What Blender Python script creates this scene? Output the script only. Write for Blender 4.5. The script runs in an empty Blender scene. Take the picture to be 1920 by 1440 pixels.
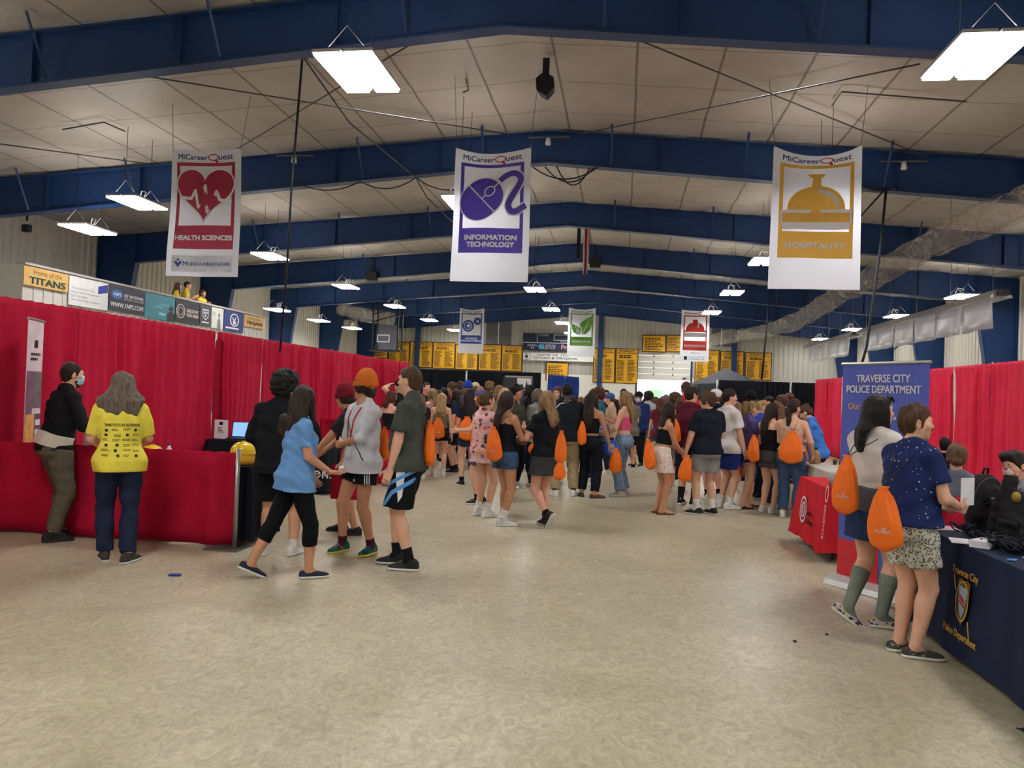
import bpy, bmesh, math, random
import numpy as np
from mathutils import Vector, Matrix
from mathutils.bvhtree import BVHTree
from mathutils.geometry import tessellate_polygon
PI = math.pi
SC = bpy.context.scene
COL = SC.collection
# ------------------------------------------------------------------ camera, world, exposure
F, HC = 1442.0, 1.6
YAW, PITCH, ROLL = 0.1444, 0.0130, -0.0360
def cam_axes():
    fw = np.array([-math.sin(YAW)*math.cos(PITCH), math.cos(YAW)*math.cos(PITCH), math.sin(PITCH)])
    rt = np.array([math.cos(YAW), math.sin(YAW), 0.0]); up = np.cross(rt, fw)
    r2 = rt*math.cos(ROLL)-up*math.sin(ROLL); u2 = rt*math.sin(ROLL)+up*math.cos(ROLL)
    return r2, u2, fw
CR, CU, CF = cam_axes()
cd = bpy.data.cameras.new('camera'); cam = bpy.data.objects.new('camera', cd); COL.objects.link(cam)
cam.matrix_world = Matrix(((CR[0], CU[0], -CF[0], 0), (CR[1], CU[1], -CF[1], 0), (CR[2], CU[2], -CF[2], HC), (0, 0, 0, 1)))
cd.sensor_width = 36.0; cd.lens = F/1920*36.0; cd.clip_start = 0.05; cd.clip_end = 300
SC.camera = cam
wd = bpy.data.worlds.new('sky'); SC.world = wd; wd.use_nodes = True
wd.node_tree.nodes['Background'].inputs[0].default_value = (0.75, 0.85, 1.0, 1)
wd.node_tree.nodes['Background'].inputs[1].default_value = 3.0
SC.view_settings.view_transform = 'Standard'; SC.view_settings.look = 'None'
SC.view_settings.gamma = 1.0; SC.view_settings.use_curve_mapping = False
SC.view_settings.exposure = 0.0
SC.cycles.max_bounces = 6; SC.cycles.diffuse_bounces = 3; SC.cycles.glossy_bounces = 2; SC.cycles.transmission_bounces = 3; SC.cycles.transparent_max_bounces = 6; SC.cycles.use_adaptive_sampling = True; SC.cycles.adaptive_threshold = .07
LAMP = 54.0          # radiance of the lamp diffusers
UPLIGHT = 13.0       # watts of each lamp's spill onto the roof
# ------------------------------------------------------------------ measuring from the photograph's frame
def ray(px, py): return CF*F+CR*(px-960)-CU*(py-720)
def fl(px, py):
    d = ray(px, py); t = -HC/d[2]; return (d[0]*t, d[1]*t)
def atY(px, py, Y):
    d = ray(px, py); t = Y/d[1]; return (d[0]*t, Y, HC+d[2]*t)
def atX(px, py, X):
    d = ray(px, py); t = X/d[0]; return (X, d[1]*t, HC+d[2]*t)
def atZ(px, py, z):
    d = ray(px, py); t = (z-HC)/d[2]; return (d[0]*t, d[1]*t, z)
# ------------------------------------------------------------------ materials
def lin(c):
    return tuple(((v/255)/12.92 if v/255 <= .04045 else ((v/255+.055)/1.055)**2.4) for v in c)
MATS = {}
def mat(name, rgb, rough=.6, metal=0., var=.12, scale=6., bump=0., bscale=40., spec=.4, stretch=(1, 1, 1), sheen=0., alpha=1., emit=0., trans=0.):
    """rgb: 0-255 sRGB albedo; var: brightness variation by noise"""
    if name in MATS: return MATS[name]
    m = bpy.data.materials.new(name); m.use_nodes = True; nt = m.node_tree; N = nt.nodes; L = nt.links
    b = N['Principled BSDF']; c = lin(rgb)
    b.inputs['Roughness'].default_value = rough; b.inputs['Metallic'].default_value = metal
    b.inputs['Specular IOR Level'].default_value = spec
    if sheen: b.inputs['Sheen Weight'].default_value = sheen
    if alpha < 1: b.inputs['Alpha'].default_value = alpha
    if trans: b.inputs['Transmission Weight'].default_value = trans
    tc = N.new('ShaderNodeTexCoord'); mp = N.new('ShaderNodeMapping'); mp.inputs['Scale'].default_value = stretch
    L.new(tc.outputs['Object'], mp.inputs['Vector'])
    nz = N.new('ShaderNodeTexNoise'); nz.inputs['Scale'].default_value = scale; nz.inputs['Detail'].default_value = 5
    L.new(mp.outputs[0], nz.inputs['Vector'])
    cr = N.new('ShaderNodeValToRGB'); e = cr.color_ramp.elements
    e[0].position = .3; e[1].position = .7
    e[0].color = tuple(v*(1-var) for v in c)+(1,); e[1].color = tuple(min(1, v*(1+var)) for v in c)+(1,)
    L.new(nz.outputs['Fac'], cr.inputs['Fac']); L.new(cr.outputs['Color'], b.inputs['Base Color'])
    if emit:
        b.inputs['Emission Color'].default_value = c+(1,); b.inputs['Emission Strength'].default_value = emit
    if bump:
        n2 = N.new('ShaderNodeTexNoise'); n2.inputs['Scale'].default_value = bscale; n2.inputs['Detail'].default_value = 4
        L.new(mp.outputs[0], n2.inputs['Vector'])
        bp = N.new('ShaderNodeBump'); bp.inputs['Strength'].default_value = bump; bp.inputs['Distance'].default_value = .01
        L.new(n2.outputs['Fac'], bp.inputs['Height']); L.new(bp.outputs[0], b.inputs['Normal'])
    MATS[name] = m; return m
def cloth(name, rgb, var=.1, rough=.85, bump=.25): return mat('cloth_'+name, rgb, rough, 0, var, 9, bump, 120, .15)
def node(nt, t, **kw):
    n = nt.nodes.new(t)
    for k, v in kw.items():
        if k.startswith('i_'): n.inputs[int(k[2:]) if k[2:].isdigit() else k[2:].replace('_', ' ')].default_value = v
        else: setattr(n, k, v)
    return n
def mth(nt, op, a, b=None):
    n = nt.nodes.new('ShaderNodeMath'); n.operation = op
    for i, v in enumerate((a, b)):
        if v is None: continue
        if isinstance(v, (int, float)): n.inputs[i].default_value = v
        else: nt.links.new(v, n.inputs[i])
    return n.outputs[0]
# ------------------------------------------------------------------ mesh collecting
class MB:
    def __init__(s): s.v = []; s.f = []; s.mi = []
    def add(s, V, Fc, m=0):
        o = len(s.v); s.v.extend([tuple(map(float, p)) for p in V]); s.f.extend([tuple(i+o for i in f) for f in Fc]); s.mi.extend([m]*len(Fc)); return s
    def box(s, lo, hi, m=0, M=None):
        x0, y0, z0 = lo; x1, y1, z1 = hi
        V = [(x0,y0,z0),(x1,y0,z0),(x1,y1,z0),(x0,y1,z0),(x0,y0,z1),(x1,y0,z1),(x1,y1,z1),(x0,y1,z1)]
        if M is not None: V = [tuple(M @ Vector(p)) for p in V]
        return s.add(V, [(0,3,2,1),(4,5,6,7),(0,1,5,4),(1,2,6,5),(2,3,7,6),(3,0,4,7)], m)
    def tube(s, pts, r, n=8, m=0, cap=True):
        P = [np.array(p, float) for p in pts]; V = []; Fc = []; k = len(P)
        rs = r if hasattr(r, '__len__') else [r]*k
        u = None
        for i, p in enumerate(P):
            t = P[min(i+1, k-1)]-P[max(i-1, 0)]; t = t/(np.linalg.norm(t)+1e-9)
            if u is None:
                a = np.array([0, 0, 1.]) if abs(t[2]) < .9 else np.array([1., 0, 0]); u = np.cross(t, a)
            else: u = u-t*(u@t)
            u = u/(np.linalg.norm(u)+1e-9); w = np.cross(t, u)
            for j in range(n):
                a = 2*PI*j/n; V.append(p+rs[i]*(math.cos(a)*u+math.sin(a)*w))
        for i in range(k-1):
            for j in range(n): Fc.append((i*n+j, i*n+(j+1) % n, (i+1)*n+(j+1) % n, (i+1)*n+j))
        if cap: Fc.append(tuple(range(n))[::-1]); Fc.append(tuple((k-1)*n+j for j in range(n)))
        return s.add(V, Fc, m)
    def lathe(s, prof, c=(0, 0, 0), n=24, m=0, M=None):
        V = []; Fc = []; k = len(prof)
        for r, z in prof:
            for j in range(n):
                a = 2*PI*j/n; p = Vector((r*math.cos(a), r*math.sin(a), z))
                if M is not None: p = M @ p
                V.append((p[0]+c[0], p[1]+c[1], p[2]+c[2]))
        for i in range(k-1):
            for j in range(n): Fc.append((i*n+j, i*n+(j+1) % n, (i+1)*n+(j+1) % n, (i+1)*n+j))
        Fc.append(tuple(range(n))[::-1]); Fc.append(tuple((k-1)*n+j for j in range(n)))
        return s.add(V, Fc, m)
    def prism(s, poly, f0, f1, m=0):
        """poly: 2D points; f0,f1 map a 2D point to the two 3D caps"""
        n = len(poly); V = [f0(*p) for p in poly]+[f1(*p) for p in poly]
        Fc = [tuple(range(n))[::-1], tuple(range(n, 2*n))]+[(i, (i+1) % n, n+(i+1) % n, n+i) for i in range(n)]
        return s.add(V, Fc, m)
    def grid(s, fn, us, vs, m=0, thick=None):
        """fn(u,v)->point; thick: vector offset for a back sheet"""
        nu, nv = len(us), len(vs)
        V = [fn(u, v) for u in us for v in vs]
        Fc = [(i*nv+j, (i+1)*nv+j, (i+1)*nv+j+1, i*nv+j+1) for i in range(nu-1) for j in range(nv-1)]
        if thick is not None:
            n = len(V); V = V+[(p[0]+thick[0], p[1]+thick[1], p[2]+thick[2]) for p in V]
            Fc = Fc+[tuple(n+i for i in f[::-1]) for f in Fc]
            rim = [i*nv for i in range(nu)]+[(nu-1)*nv+j for j in range(1, nv)]+[i*nv+nv-1 for i in range(nu-2, -1, -1)]+[j for j in range(nv-2, 0, -1)]
            Fc += [(rim[(q+1) % len(rim)], rim[q], n+rim[q], n+rim[(q+1) % len(rim)]) for q in range(len(rim))]
        return s.add(V, Fc, m)
    def build(s, name, mats, parent=None, smooth=False, bevel=0., loc=None, rz=0., fix=True):
        me = bpy.data.meshes.new(name); me.from_pydata(s.v, [], s.f)
        if not isinstance(mats, (list, tuple)): mats = [mats]
        for m in mats: me.materials.append(m)
        if len(mats) > 1: me.polygons.foreach_set('material_index', s.mi)
        if fix:
            bm = bmesh.new(); bm.from_mesh(me); bmesh.ops.recalc_face_normals(bm, faces=bm.faces); bm.to_mesh(me); bm.free()
        if smooth: me.polygons.foreach_set('use_smooth', [True]*len(me.polygons))
        me.update()
        return link(name, me, parent, bevel, loc, rz)
def link(name, me, parent=None, bevel=0., loc=None, rz=0.):
    o = bpy.data.objects.new(name, me); COL.objects.link(o)
    if parent is not None: o.parent = parent
    if loc is not None: o.location = loc
    if rz: o.rotation_euler = (0, 0, rz)
    if bevel:
        b = o.modifiers.new('edge', 'BEVEL'); b.width = bevel; b.segments = 2; b.limit_method = 'ANGLE'
    return o
def tag(o, label, cat, group=None):
    o['label'] = label; o['category'] = cat
    if group: o['group'] = group
    return o
def struct(o): o['kind'] = 'structure'; return o
def empty(name, loc=(0, 0, 0), rz=0.):
    o = bpy.data.objects.new(name, None); COL.objects.link(o); o.location = loc; o.rotation_euler = (0, 0, rz); o.empty_display_size = .1; return o
def dup(o, loc=None, rz=None, parent=None):
    c = o.copy(); COL.objects.link(c)
    if parent is not None: c.parent = parent
    if loc is not None: c.location = loc
    if rz is not None: c.rotation_euler = (0, 0, rz)
    for ch in list(o.children): dup(ch, parent=c)
    return c
# ------------------------------------------------------------------ flat artwork (lettering and emblems)
TXT = {}
def text(s, bold=0., spacing=1.):
    """lettering as flat triangles, cap height about .7"""
    k = (s, spacing)
    if k not in TXT:
        cu = bpy.data.curves.new('t', 'FONT'); cu.body = s; cu.space_character = spacing; cu.resolution_u = 3
        o = bpy.data.objects.new('t', cu); me = bpy.data.meshes.new_from_object(o)
        V = np.array([v.co[:2] for v in me.vertices]) if len(me.vertices) else np.zeros((1, 2))
        TXT[k] = (V, [tuple(p.vertices) for p in me.polygons])
        bpy.data.objects.remove(o); bpy.data.curves.remove(cu); bpy.data.meshes.remove(me)
    return TXT[k]
class Art:
    """2D artwork gathered as triangles / quads in (u,v)"""
    def __init__(s): s.v = []; s.f = []; s.e = []
    def add(s, V, Fc, e=0.):
        o = len(s.v); s.v.extend([tuple(p) for p in V]); s.e.extend([e]*len(V)); s.f.extend([tuple(i+o for i in f) for f in Fc]); return s
    def txt(s, t, x, y, w=None, h=None, bold=0., spacing=1., align='c', rot=0., arc=None):
        V, Fc = text(t, bold, spacing); V = V.copy(); lo, hi = V.min(0), V.max(0); V -= lo; sz = hi-lo+1e-6
        sx = w/sz[0] if w else None; sy = h/sz[1] if h else None
        if sx is None: sx = sy
        if sy is None: sy = sx
        V = V*(sx, sy); W, H = sz*(sx, sy)
        V[:, 0] -= {'c': W/2, 'l': 0, 'r': W}[align]; V[:, 1] -= H/2
        if rot:
            c, q = math.cos(rot), math.sin(rot); V = np.stack([V[:, 0]*c-V[:, 1]*q, V[:, 0]*q+V[:, 1]*c], 1)
        b = bold*H*.9
        for i, (dx, dy) in enumerate(((0, 0),) if not b else ((-b, -b), (b, -b), (b, b), (-b, b))): s.add(V+(x+dx, y+dy), Fc, i*.0007)
        return s
    def poly(s, pts, maxlen=None):
        tri = tessellate_polygon([[Vector((p[0], p[1], 0)) for p in pts]])
        V, Fc = list(pts), [tuple(t) for t in tri]
        if maxlen: V, Fc = refine(V, Fc, maxlen)
        return s.add(V, Fc)
    def rect(s, x0, y0, x1, y1, nx=1, ny=1):
        xs = np.linspace(x0, x1, nx+1); ys = np.linspace(y0, y1, ny+1)
        return s.add([(x, y) for x in xs for y in ys], [(i*(ny+1)+j, (i+1)*(ny+1)+j, (i+1)*(ny+1)+j+1, i*(ny+1)+j+1) for i in range(nx) for j in range(ny)])
    def frame(s, x0, y0, x1, y1, t, n=8):
        s.rect(x0, y0, x0+t, y1, 1, n); s.rect(x1-t, y0, x1, y1, 1, n); s.rect(x0+t, y0, x1-t, y0+t, n, 1); return s.rect(x0+t, y1-t, x1-t, y1, n, 1)
    def zig(s, pts, w):
        for a, b in zip(pts[:-1], pts[1:]): s.stroke([a, b], w)
        for p in pts: s.disc(p[0], p[1], w/2, 10)
        return s
    def disc(s, x, y, r, n=28, ry=None, maxlen=None):
        return s.poly([(x+r*math.cos(2*PI*i/n), y+(ry or r)*math.sin(2*PI*i/n)) for i in range(n)], maxlen)
    def stroke(s, pts, w, closed=False):
        P = [np.array(p, float) for p in pts]; n = len(P); V = []
        for i in range(n):
            a = P[i-1] if (i or closed) else P[i]; b = P[(i+1) % n] if (i < n-1 or closed) else P[i]
            t = b-a; t = t/(np.linalg.norm(t)+1e-9); q = np.array([-t[1], t[0]])*w/2
            if 0 < i < n-1 or closed:
                d1 = (P[i]-a)/(np.linalg.norm(P[i]-a)+1e-9); c = abs(d1@t); q = q/max(c, .45)
            V += [P[i]+q, P[i]-q]
        Fc = [(2*i, 2*i+1, (2*i+3) % (2*n), (2*i+2) % (2*n)) for i in range(n if closed else n-1)]
        return s.add(V, Fc)
    def ring(s, x, y, r, w, n=28, ry=None, a0=0, a1=2*PI):
        full = abs(a1-a0-2*PI) < 1e-6
        return s.stroke([(x+r*math.cos(a0+(a1-a0)*i/n), y+(ry or r)*math.sin(a0+(a1-a0)*i/n)) for i in range(n if full else n+1)], w, full)
    def scribble(s, x0, y0, x1, y1, rows, seed=0, h=.5, words=(3, 6)):
        """rows of print too small to read in the photograph: short bars"""
        R = random.Random(seed); dy = (y1-y0)/rows
        for r in range(rows):
            y = y1-(r+.5)*dy; x = x0; e = x0+(x1-x0)*R.uniform(.6, 1.)
            while x < e:
                w = R.uniform(*words)*.01*(x1-x0)*3; s.rect(x, y-dy*h/2, min(x+w, e), y+dy*h/2); x += w+.035*(x1-x0)
        return s
    def put(s, name, m, fn, parent, off=.003):
        """fn(u,v,off)->3D"""
        mb = MB(); mb.add([fn(u, v, off+e) for (u, v), e in zip(s.v, s.e)], s.f); return mb.build(name, m, parent, fix=False)
def refine(V, Fc, maxlen):
    bm = bmesh.new(); vs = [bm.verts.new((p[0], p[1], 0)) for p in V]
    for f in Fc:
        try: bm.faces.new([vs[i] for i in f])
        except ValueError: pass
    for _ in range(5):
        E = [e for e in bm.edges if e.calc_length() > maxlen]
        if not E: break
        bmesh.ops.subdivide_edges(bm, edges=E, cuts=1); bmesh.ops.triangulate(bm, faces=[f for f in bm.faces if len(f.verts) > 3])
    bm.verts.index_update()
    out = [tuple(v.co[:2]) for v in bm.verts], [tuple(v.index for v in f.verts) for f in bm.faces]
    bm.free(); return out
# ================================================================== THE HALL
XL, XR, XRIDGE, YB, YE = -18.5, 14.6, -1.96, -14.0, 51.9
def roofz(x): return 7.86-.0735*abs(x-XRIDGE)
BLUE = mat('blue_steel', (24, 54, 100), .45, 0, .1, 1.5, 0, 40, .4)
# floor: trowelled, sealed concrete
def floor_mat():
    m = bpy.data.materials.new('sealed_concrete'); m.use_nodes = True; nt = m.node_tree; L = nt.links; b = nt.nodes['Principled BSDF']
    tc = node(nt, 'ShaderNodeTexCoord')
    mp = node(nt, 'ShaderNodeMapping'); mp.inputs['Rotation'].default_value = (0, 0, .25); mp.inputs['Scale'].default_value = (1, .7, 1); L.new(tc.outputs['Object'], mp.inputs[0])
    n1 = node(nt, 'ShaderNodeTexNoise', i_Scale=.55, i_Detail=7., i_Roughness=.65, i_Distortion=.6); L.new(tc.outputs['Object'], n1.inputs['Vector'])
    n2 = node(nt, 'ShaderNodeTexNoise', i_Scale=9., i_Detail=9., i_Roughness=.74, i_Distortion=2.2); L.new(mp.outputs[0], n2.inputs['Vector'])
    n3 = node(nt, 'ShaderNodeTexNoise', i_Scale=38., i_Detail=4., i_Roughness=.7); L.new(mp.outputs[0], n3.inputs['Vector'])
    c1 = node(nt, 'ShaderNodeValToRGB'); L.new(n1.outputs[0], c1.inputs[0]); e = c1.color_ramp.elements
    e[0].position = .34; e[0].color = lin((174, 167, 140))+(1,); e[1].position = .66; e[1].color = lin((204, 197, 172))+(1,)
    c2 = node(nt, 'ShaderNodeValToRGB'); L.new(n2.outputs[0], c2.inputs[0]); e = c2.color_ramp.elements
    e[0].position = .36; e[0].color = (.72, .70, .67, 1); e[1].position = .64; e[1].color = (1.2, 1.2, 1.2, 1)
    mx = node(nt, 'ShaderNodeMix', data_type='RGBA', blend_type='MULTIPLY'); mx.inputs[0].default_value = .9
    L.new(c1.outputs[0], mx.inputs[6]); L.new(c2.outputs[0], mx.inputs[7])
    c3 = node(nt, 'ShaderNodeValToRGB'); L.new(n3.outputs[0], c3.inputs[0]); e = c3.color_ramp.elements
    e[0].position = .3; e[0].color = (.8, .79, .78, 1); e[1].position = .6; e[1].color = (1.06, 1.06, 1.06, 1)
    m2 = node(nt, 'ShaderNodeMix', data_type='RGBA', blend_type='MULTIPLY'); m2.inputs[0].default_value = .8
    L.new(mx.outputs[2], m2.inputs[6]); L.new(c3.outputs[0], m2.inputs[7])
    L.new(m2.outputs[2], b.inputs['Base Color'])
    rr = node(nt, 'ShaderNodeMapRange'); L.new(n2.outputs[0], rr.inputs[0]); rr.inputs[3].default_value = .26; rr.inputs[4].default_value = .46
    L.new(rr.outputs[0], b.inputs['Roughness']); b.inputs['Specular IOR Level'].default_value = .42
    bp = node(nt, 'ShaderNodeBump', i_Strength=.12, i_Distance=.004); L.new(n2.outputs[0], bp.inputs['Height']); L.new(bp.outputs[0], b.inputs['Normal'])
    return m
struct(MB().box((XL-.2, YB-.2, -.2), (XR+.2, YE+.2, 0)).build('floor', floor_mat()))
# roof lining: white vinyl insulation, pillowed between purlins
def roof_mat():
    m = bpy.data.materials.new('vinyl_insulation'); m.use_nodes = True; nt = m.node_tree; L = nt.links; b = nt.nodes['Principled BSDF']
    tc = node(nt, 'ShaderNodeTexCoord'); sx = node(nt, 'ShaderNodeSeparateXYZ')
    wz = node(nt, 'ShaderNodeTexNoise', i_Scale=.8, i_Detail=3.); L.new(tc.outputs['Object'], wz.inputs['Vector'])
    add = node(nt, 'ShaderNodeMix', data_type='RGBA', blend_type='LINEAR_LIGHT'); add.inputs[0].default_value = .03
    L.new(tc.outputs['Object'], add.inputs[6]); L.new(wz.outputs['Color'], add.inputs[7]); L.new(add.outputs[2], sx.inputs[0])
    def seam(o, sp, w, ph):
        a = mth(nt, 'MULTIPLY', mth(nt, 'ADD', o, ph), 1/sp); f = mth(nt, 'FRACT', a); d = mth(nt, 'ABSOLUTE', mth(nt, 'SUBTRACT', f, .5))
        return mth(nt, 'GREATER_THAN', d, .5-w/sp/2)
    s1 = seam(sx.outputs[0], 1.5, .05, 100-XRIDGE); s2 = seam(sx.outputs[1], 1.67, .035, 100)
    s = mth(nt, 'MAXIMUM', s1, mth(nt, 'MULTIPLY', s2, .75))
    n1 = node(nt, 'ShaderNodeTexNoise', i_Scale=.5, i_Detail=6., i_Roughness=.6); L.new(tc.outputs['Object'], n1.inputs['Vector'])
    cr = node(nt, 'ShaderNodeValToRGB'); L.new(n1.outputs[0], cr.inputs[0]); e = cr.color_ramp.elements
    e[0].position = .3; e[0].color = lin((158, 151, 143))+(1,); e[1].position = .7; e[1].color = lin((184, 177, 169))+(1,)
    mx = node(nt, 'ShaderNodeMix', data_type='RGBA'); L.new(mth(nt, 'MULTIPLY', s, .8), mx.inputs[0]); L.new(cr.outputs[0], mx.inputs[6]); mx.inputs[7].default_value = lin((95, 85, 76))+(1,)
    L.new(mx.outputs[2], b.inputs['Base Color']); b.inputs['Roughness'].default_value = .5
    n2 = node(nt, 'ShaderNodeTexNoise', i_Scale=3., i_Detail=5.); L.new(tc.outputs['Object'], n2.inputs['Vector'])
    bp = node(nt, 'ShaderNodeBump', i_Strength=.35, i_Distance=.05); L.new(n2.outputs[0], bp.inputs['Height']); L.new(bp.outputs[0], b.inputs['Normal'])
    return m
def roof_pt(x, y):
    k = 1.0 if (x > XRIDGE and y > 18) else .25
    u = abs(x-XRIDGE)/1.5; v = (y+100)/1.67
    sag = .10*k*abs(math.sin(PI*u))**.7*(.55+.45*abs(math.sin(PI*v))**.6)
    return (x, y, roofz(x)-sag+.06)
xs = sorted(set([XL-.1, XR+.1, XRIDGE]+[XRIDGE+i*.25 for i in range(-66, 67) if XL < XRIDGE+i*.25 < XR]))
struct(MB().grid(roof_pt, xs, list(np.arange(YB, YE+.2, .278)), thick=(0, 0, .3)).build('ceiling', roof_mat(), smooth=True, fix=False))
# ribbed metal walls
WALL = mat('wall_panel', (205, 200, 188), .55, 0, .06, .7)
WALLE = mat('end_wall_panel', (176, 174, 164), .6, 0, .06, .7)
def ribs(a, b, sp=.305, d=.035):
    out = []; t = a
    while t < b:
        out += [(t, 0), (t+.03, d), (t+.08, d), (t+.11, 0)]; t += sp
    return out+[(b, 0)]
def side_wall(name, x, sgn):
    pr = ribs(YB, YE); mb = MB(); zt = roofz(x)+.1
    V = [(x-sgn*d, y, z) for y, d in pr for z in (0, zt)]; mb.add(V, [(2*i, 2*i+2, 2*i+3, 2*i+1) for i in range(len(pr)-1)])
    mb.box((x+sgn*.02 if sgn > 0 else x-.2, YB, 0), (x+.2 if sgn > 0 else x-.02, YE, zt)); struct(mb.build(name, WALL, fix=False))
side_wall('wall_left', XL, -1); side_wall('wall_right', XR, 1)
DX0, DX1, DZ1, DZ0 = .87, 4.32, 4.85, 2.87      # big overhead door, half raised
def end_wall(name, y, sgn, hole):
    mb = MB(); pr = ribs(XL, XR)
    for (p0, p1) in zip(pr[:-1], pr[1:]):
        z0 = 0.
        if hole and p0[0] > DX0-.12 and p1[0] < DX1+.12: z0 = DZ1
        mb.add([(p0[0], y-sgn*p0[1], z0), (p1[0], y-sgn*p1[1], z0), (p1[0], y-sgn*p1[1], roofz(p1[0])+.1), (p0[0], y-sgn*p0[1], roofz(p0[0])+.1)], [(0, 1, 2, 3)])
    segs = [(XL-.2, DX0-.1, 0), (DX0-.1, DX1+.1, DZ1), (DX1+.1, XR+.2, 0)] if hole else [(XL-.2, XR+.2, 0)]
    for a, b, z0 in segs: mb.box((a, min(y+sgn*.02, y+sgn*.2), z0), (b, max(y+sgn*.02, y+sgn*.2), 6.55))
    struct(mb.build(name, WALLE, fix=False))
end_wall('wall_far', YE, 1, True); end_wall('wall_back', YB, -1, False)
mb = MB()   # white masonry dado along the far wall
for a, b in ((XL, DX0-.12), (DX1+.12, XR)): mb.box((a, YE-.12, 0), (b, YE-.03, 3.05))
struct(mb.build('baseboard_far', mat('dado_white', (222, 220, 210), .6, 0, .04)))
# rigid frames, tapered, I-section
def frame(k, y, braces):
    mb = MB(); bw, fw, tf = .02, .26, .035
    def zt(x): return roofz(x)-.06
    def zb(x):
        d = abs(x-XRIDGE); return 7.10-.0893*d
    kx = {}
    for s, xw in ((-1, XL), (1, XR)):
        xo = xw-s*.06; xi_top = xw-s*1.47; xi_bot = xw-s*.55
        # rafter web
        rid = XRIDGE
        poly = [(rid, zb(rid)), (xi_top, zb(xi_top)), (xi_top, zt(xi_top)), (rid, zt(rid))]
        mb.prism(poly, lambda a, b: (a, y-bw, b), lambda a, b: (a, y+bw, b))
        # haunch + column web
        poly = [(xi_top, zb(xi_top)), (xi_bot, 0), (xo, 0), (xo, zt(xo)), (xi_top, zt(xi_top))]
        mb.prism(poly, lambda a, b: (a, y-bw, b), lambda a, b: (a, y+bw, b))
        def flange(p, q, n, t=tf):
            pl = [p, q, (q[0]+n[0]*t, q[1]+n[1]*t), (p[0]+n[0]*t, p[1]+n[1]*t)]
            mb.prism(pl, lambda a, b: (a, y-fw/2, b), lambda a, b: (a, y+fw/2, b))
        flange((rid, zb(rid)), (xi_top, zb(xi_top)), (0, -1)); flange((rid, zt(rid)), (xo, zt(xo)), (0, 1))
        flange((xi_top, zb(xi_top)), (xi_bot, 0), (-s, 0)); flange((xo, 0), (xo, zt(xo)), (s, 0), .03)
        for d in ((xi_top),): mb.box((d-.012, y-fw/2, zb(d)), (d+.012, y+fw/2, zt(d)))
        for i in range(1, 6):
            x = rid+s*i*2.6; mb.box((x-.008, y-fw*.45, zb(x)), (x+.008, y+fw*.45, zt(x)))
    o = struct(mb.build('trim_%d' % k, BLUE))
    for i in braces:      # flange braces from the lower flange up to the purlins
        for sy in ((-1,) if k > 1 else (-1, 1)):
            x = XRIDGE+i*1.5
            if not XL+2 < x < XR-2: continue
            MB().tube([(x, y+sy*.13, zb(x)+.04), (x, y+sy*.62, roofz(x)+.02)], .028, 4).build('flange_brace', BLUE, o)
FY = [11.344+6.686*i for i in range(-3, 7)]
for k, y in enumerate(FY):
    frame(k+1, y, [] if k < 3 else ([-9, -7, -5, -3, -1, 1, 3, 5, 7, 9] if k < 6 else [-6, -3, 3, 6]))
# blue wall columns at the far end
for n, (px, py0, py1) in enumerate(((785, 612, 700), (1128, 588, 740), (1378, 610, 662))):
    x = atY(px, py0, YE-.1)[0]; struct(MB().box((x-.16, YE-.28, 0), (x+.16, YE-.04, roofz(x)-.6)).build('trim_%d' % (20+n), BLUE))
# overhead door, half raised, daylight behind
mb = MB(); DOORM = mat('door_panel', (214, 212, 204), .5, 0, .03)
zs = np.linspace(DZ0, DZ1+.05, 6)
for a, b in zip(zs[:-1], zs[1:]): mb.box((DX0, YE+.02, a+.012), (DX1, YE+.07, b))
door = struct(mb.build('door_1', DOORM, bevel=.008))
for a, b in zip(zs[1:-1], zs[2:]):
    for x in (DX0+1.05, DX0+2.3): MB().box((x-.03, YE-.01, a-.1), (x+.03, YE+.02, a+.04)).build('hinge', mat('dark_iron', (52, 52, 54), .5, .6), door)
MB().box((DX1-.5, YE-.02, DZ0+.12), (DX1-.25, YE+.02, DZ0+.2)).build('handle', mat('dark_iron', (52, 52, 54)), door)
mb = MB()
for x in (DX0-.12, DX1): mb.box((x, YE-.05, 0), (x+.12, YE+.08, DZ1))
struct(mb.build('trim_30', BLUE))
struct(MB().box((-14, YE+.25, -.2), (20, YE+30, -.02)).build('floor_outside', mat('sunlit_paving', (225, 222, 212), .8)))
sun = bpy.data.lights.new('daylight', 'SUN'); sun.energy = 14; sun.angle = .02; so = bpy.data.objects.new('daylight', sun); COL.objects.link(so); so.rotation_euler = (math.radians(-38), math.radians(12), 0)
t = MB().box((2.1, YE+9, -.02), (3.0, YE+9.3, 2.33)).build('notice_board', mat('pale_green_print', (120, 215, 120), .6, 0, .3, 1.2)); tag(t, 'pale green printed board out in the daylight beyond the raised overhead door', 'board')
t = MB().box((3.0, YE+8.6, -.02), (4.6, YE+8.9, 2.2)).build('van', mat('white_paint', (235, 235, 240), .4)); bpy.data.objects.remove(t)
struct(MB().box((-20, YE+24, 0), (26, YE+24.4, 7)).build('wall_outside', mat('bright_facade', (238, 238, 236), .8)))
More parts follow.
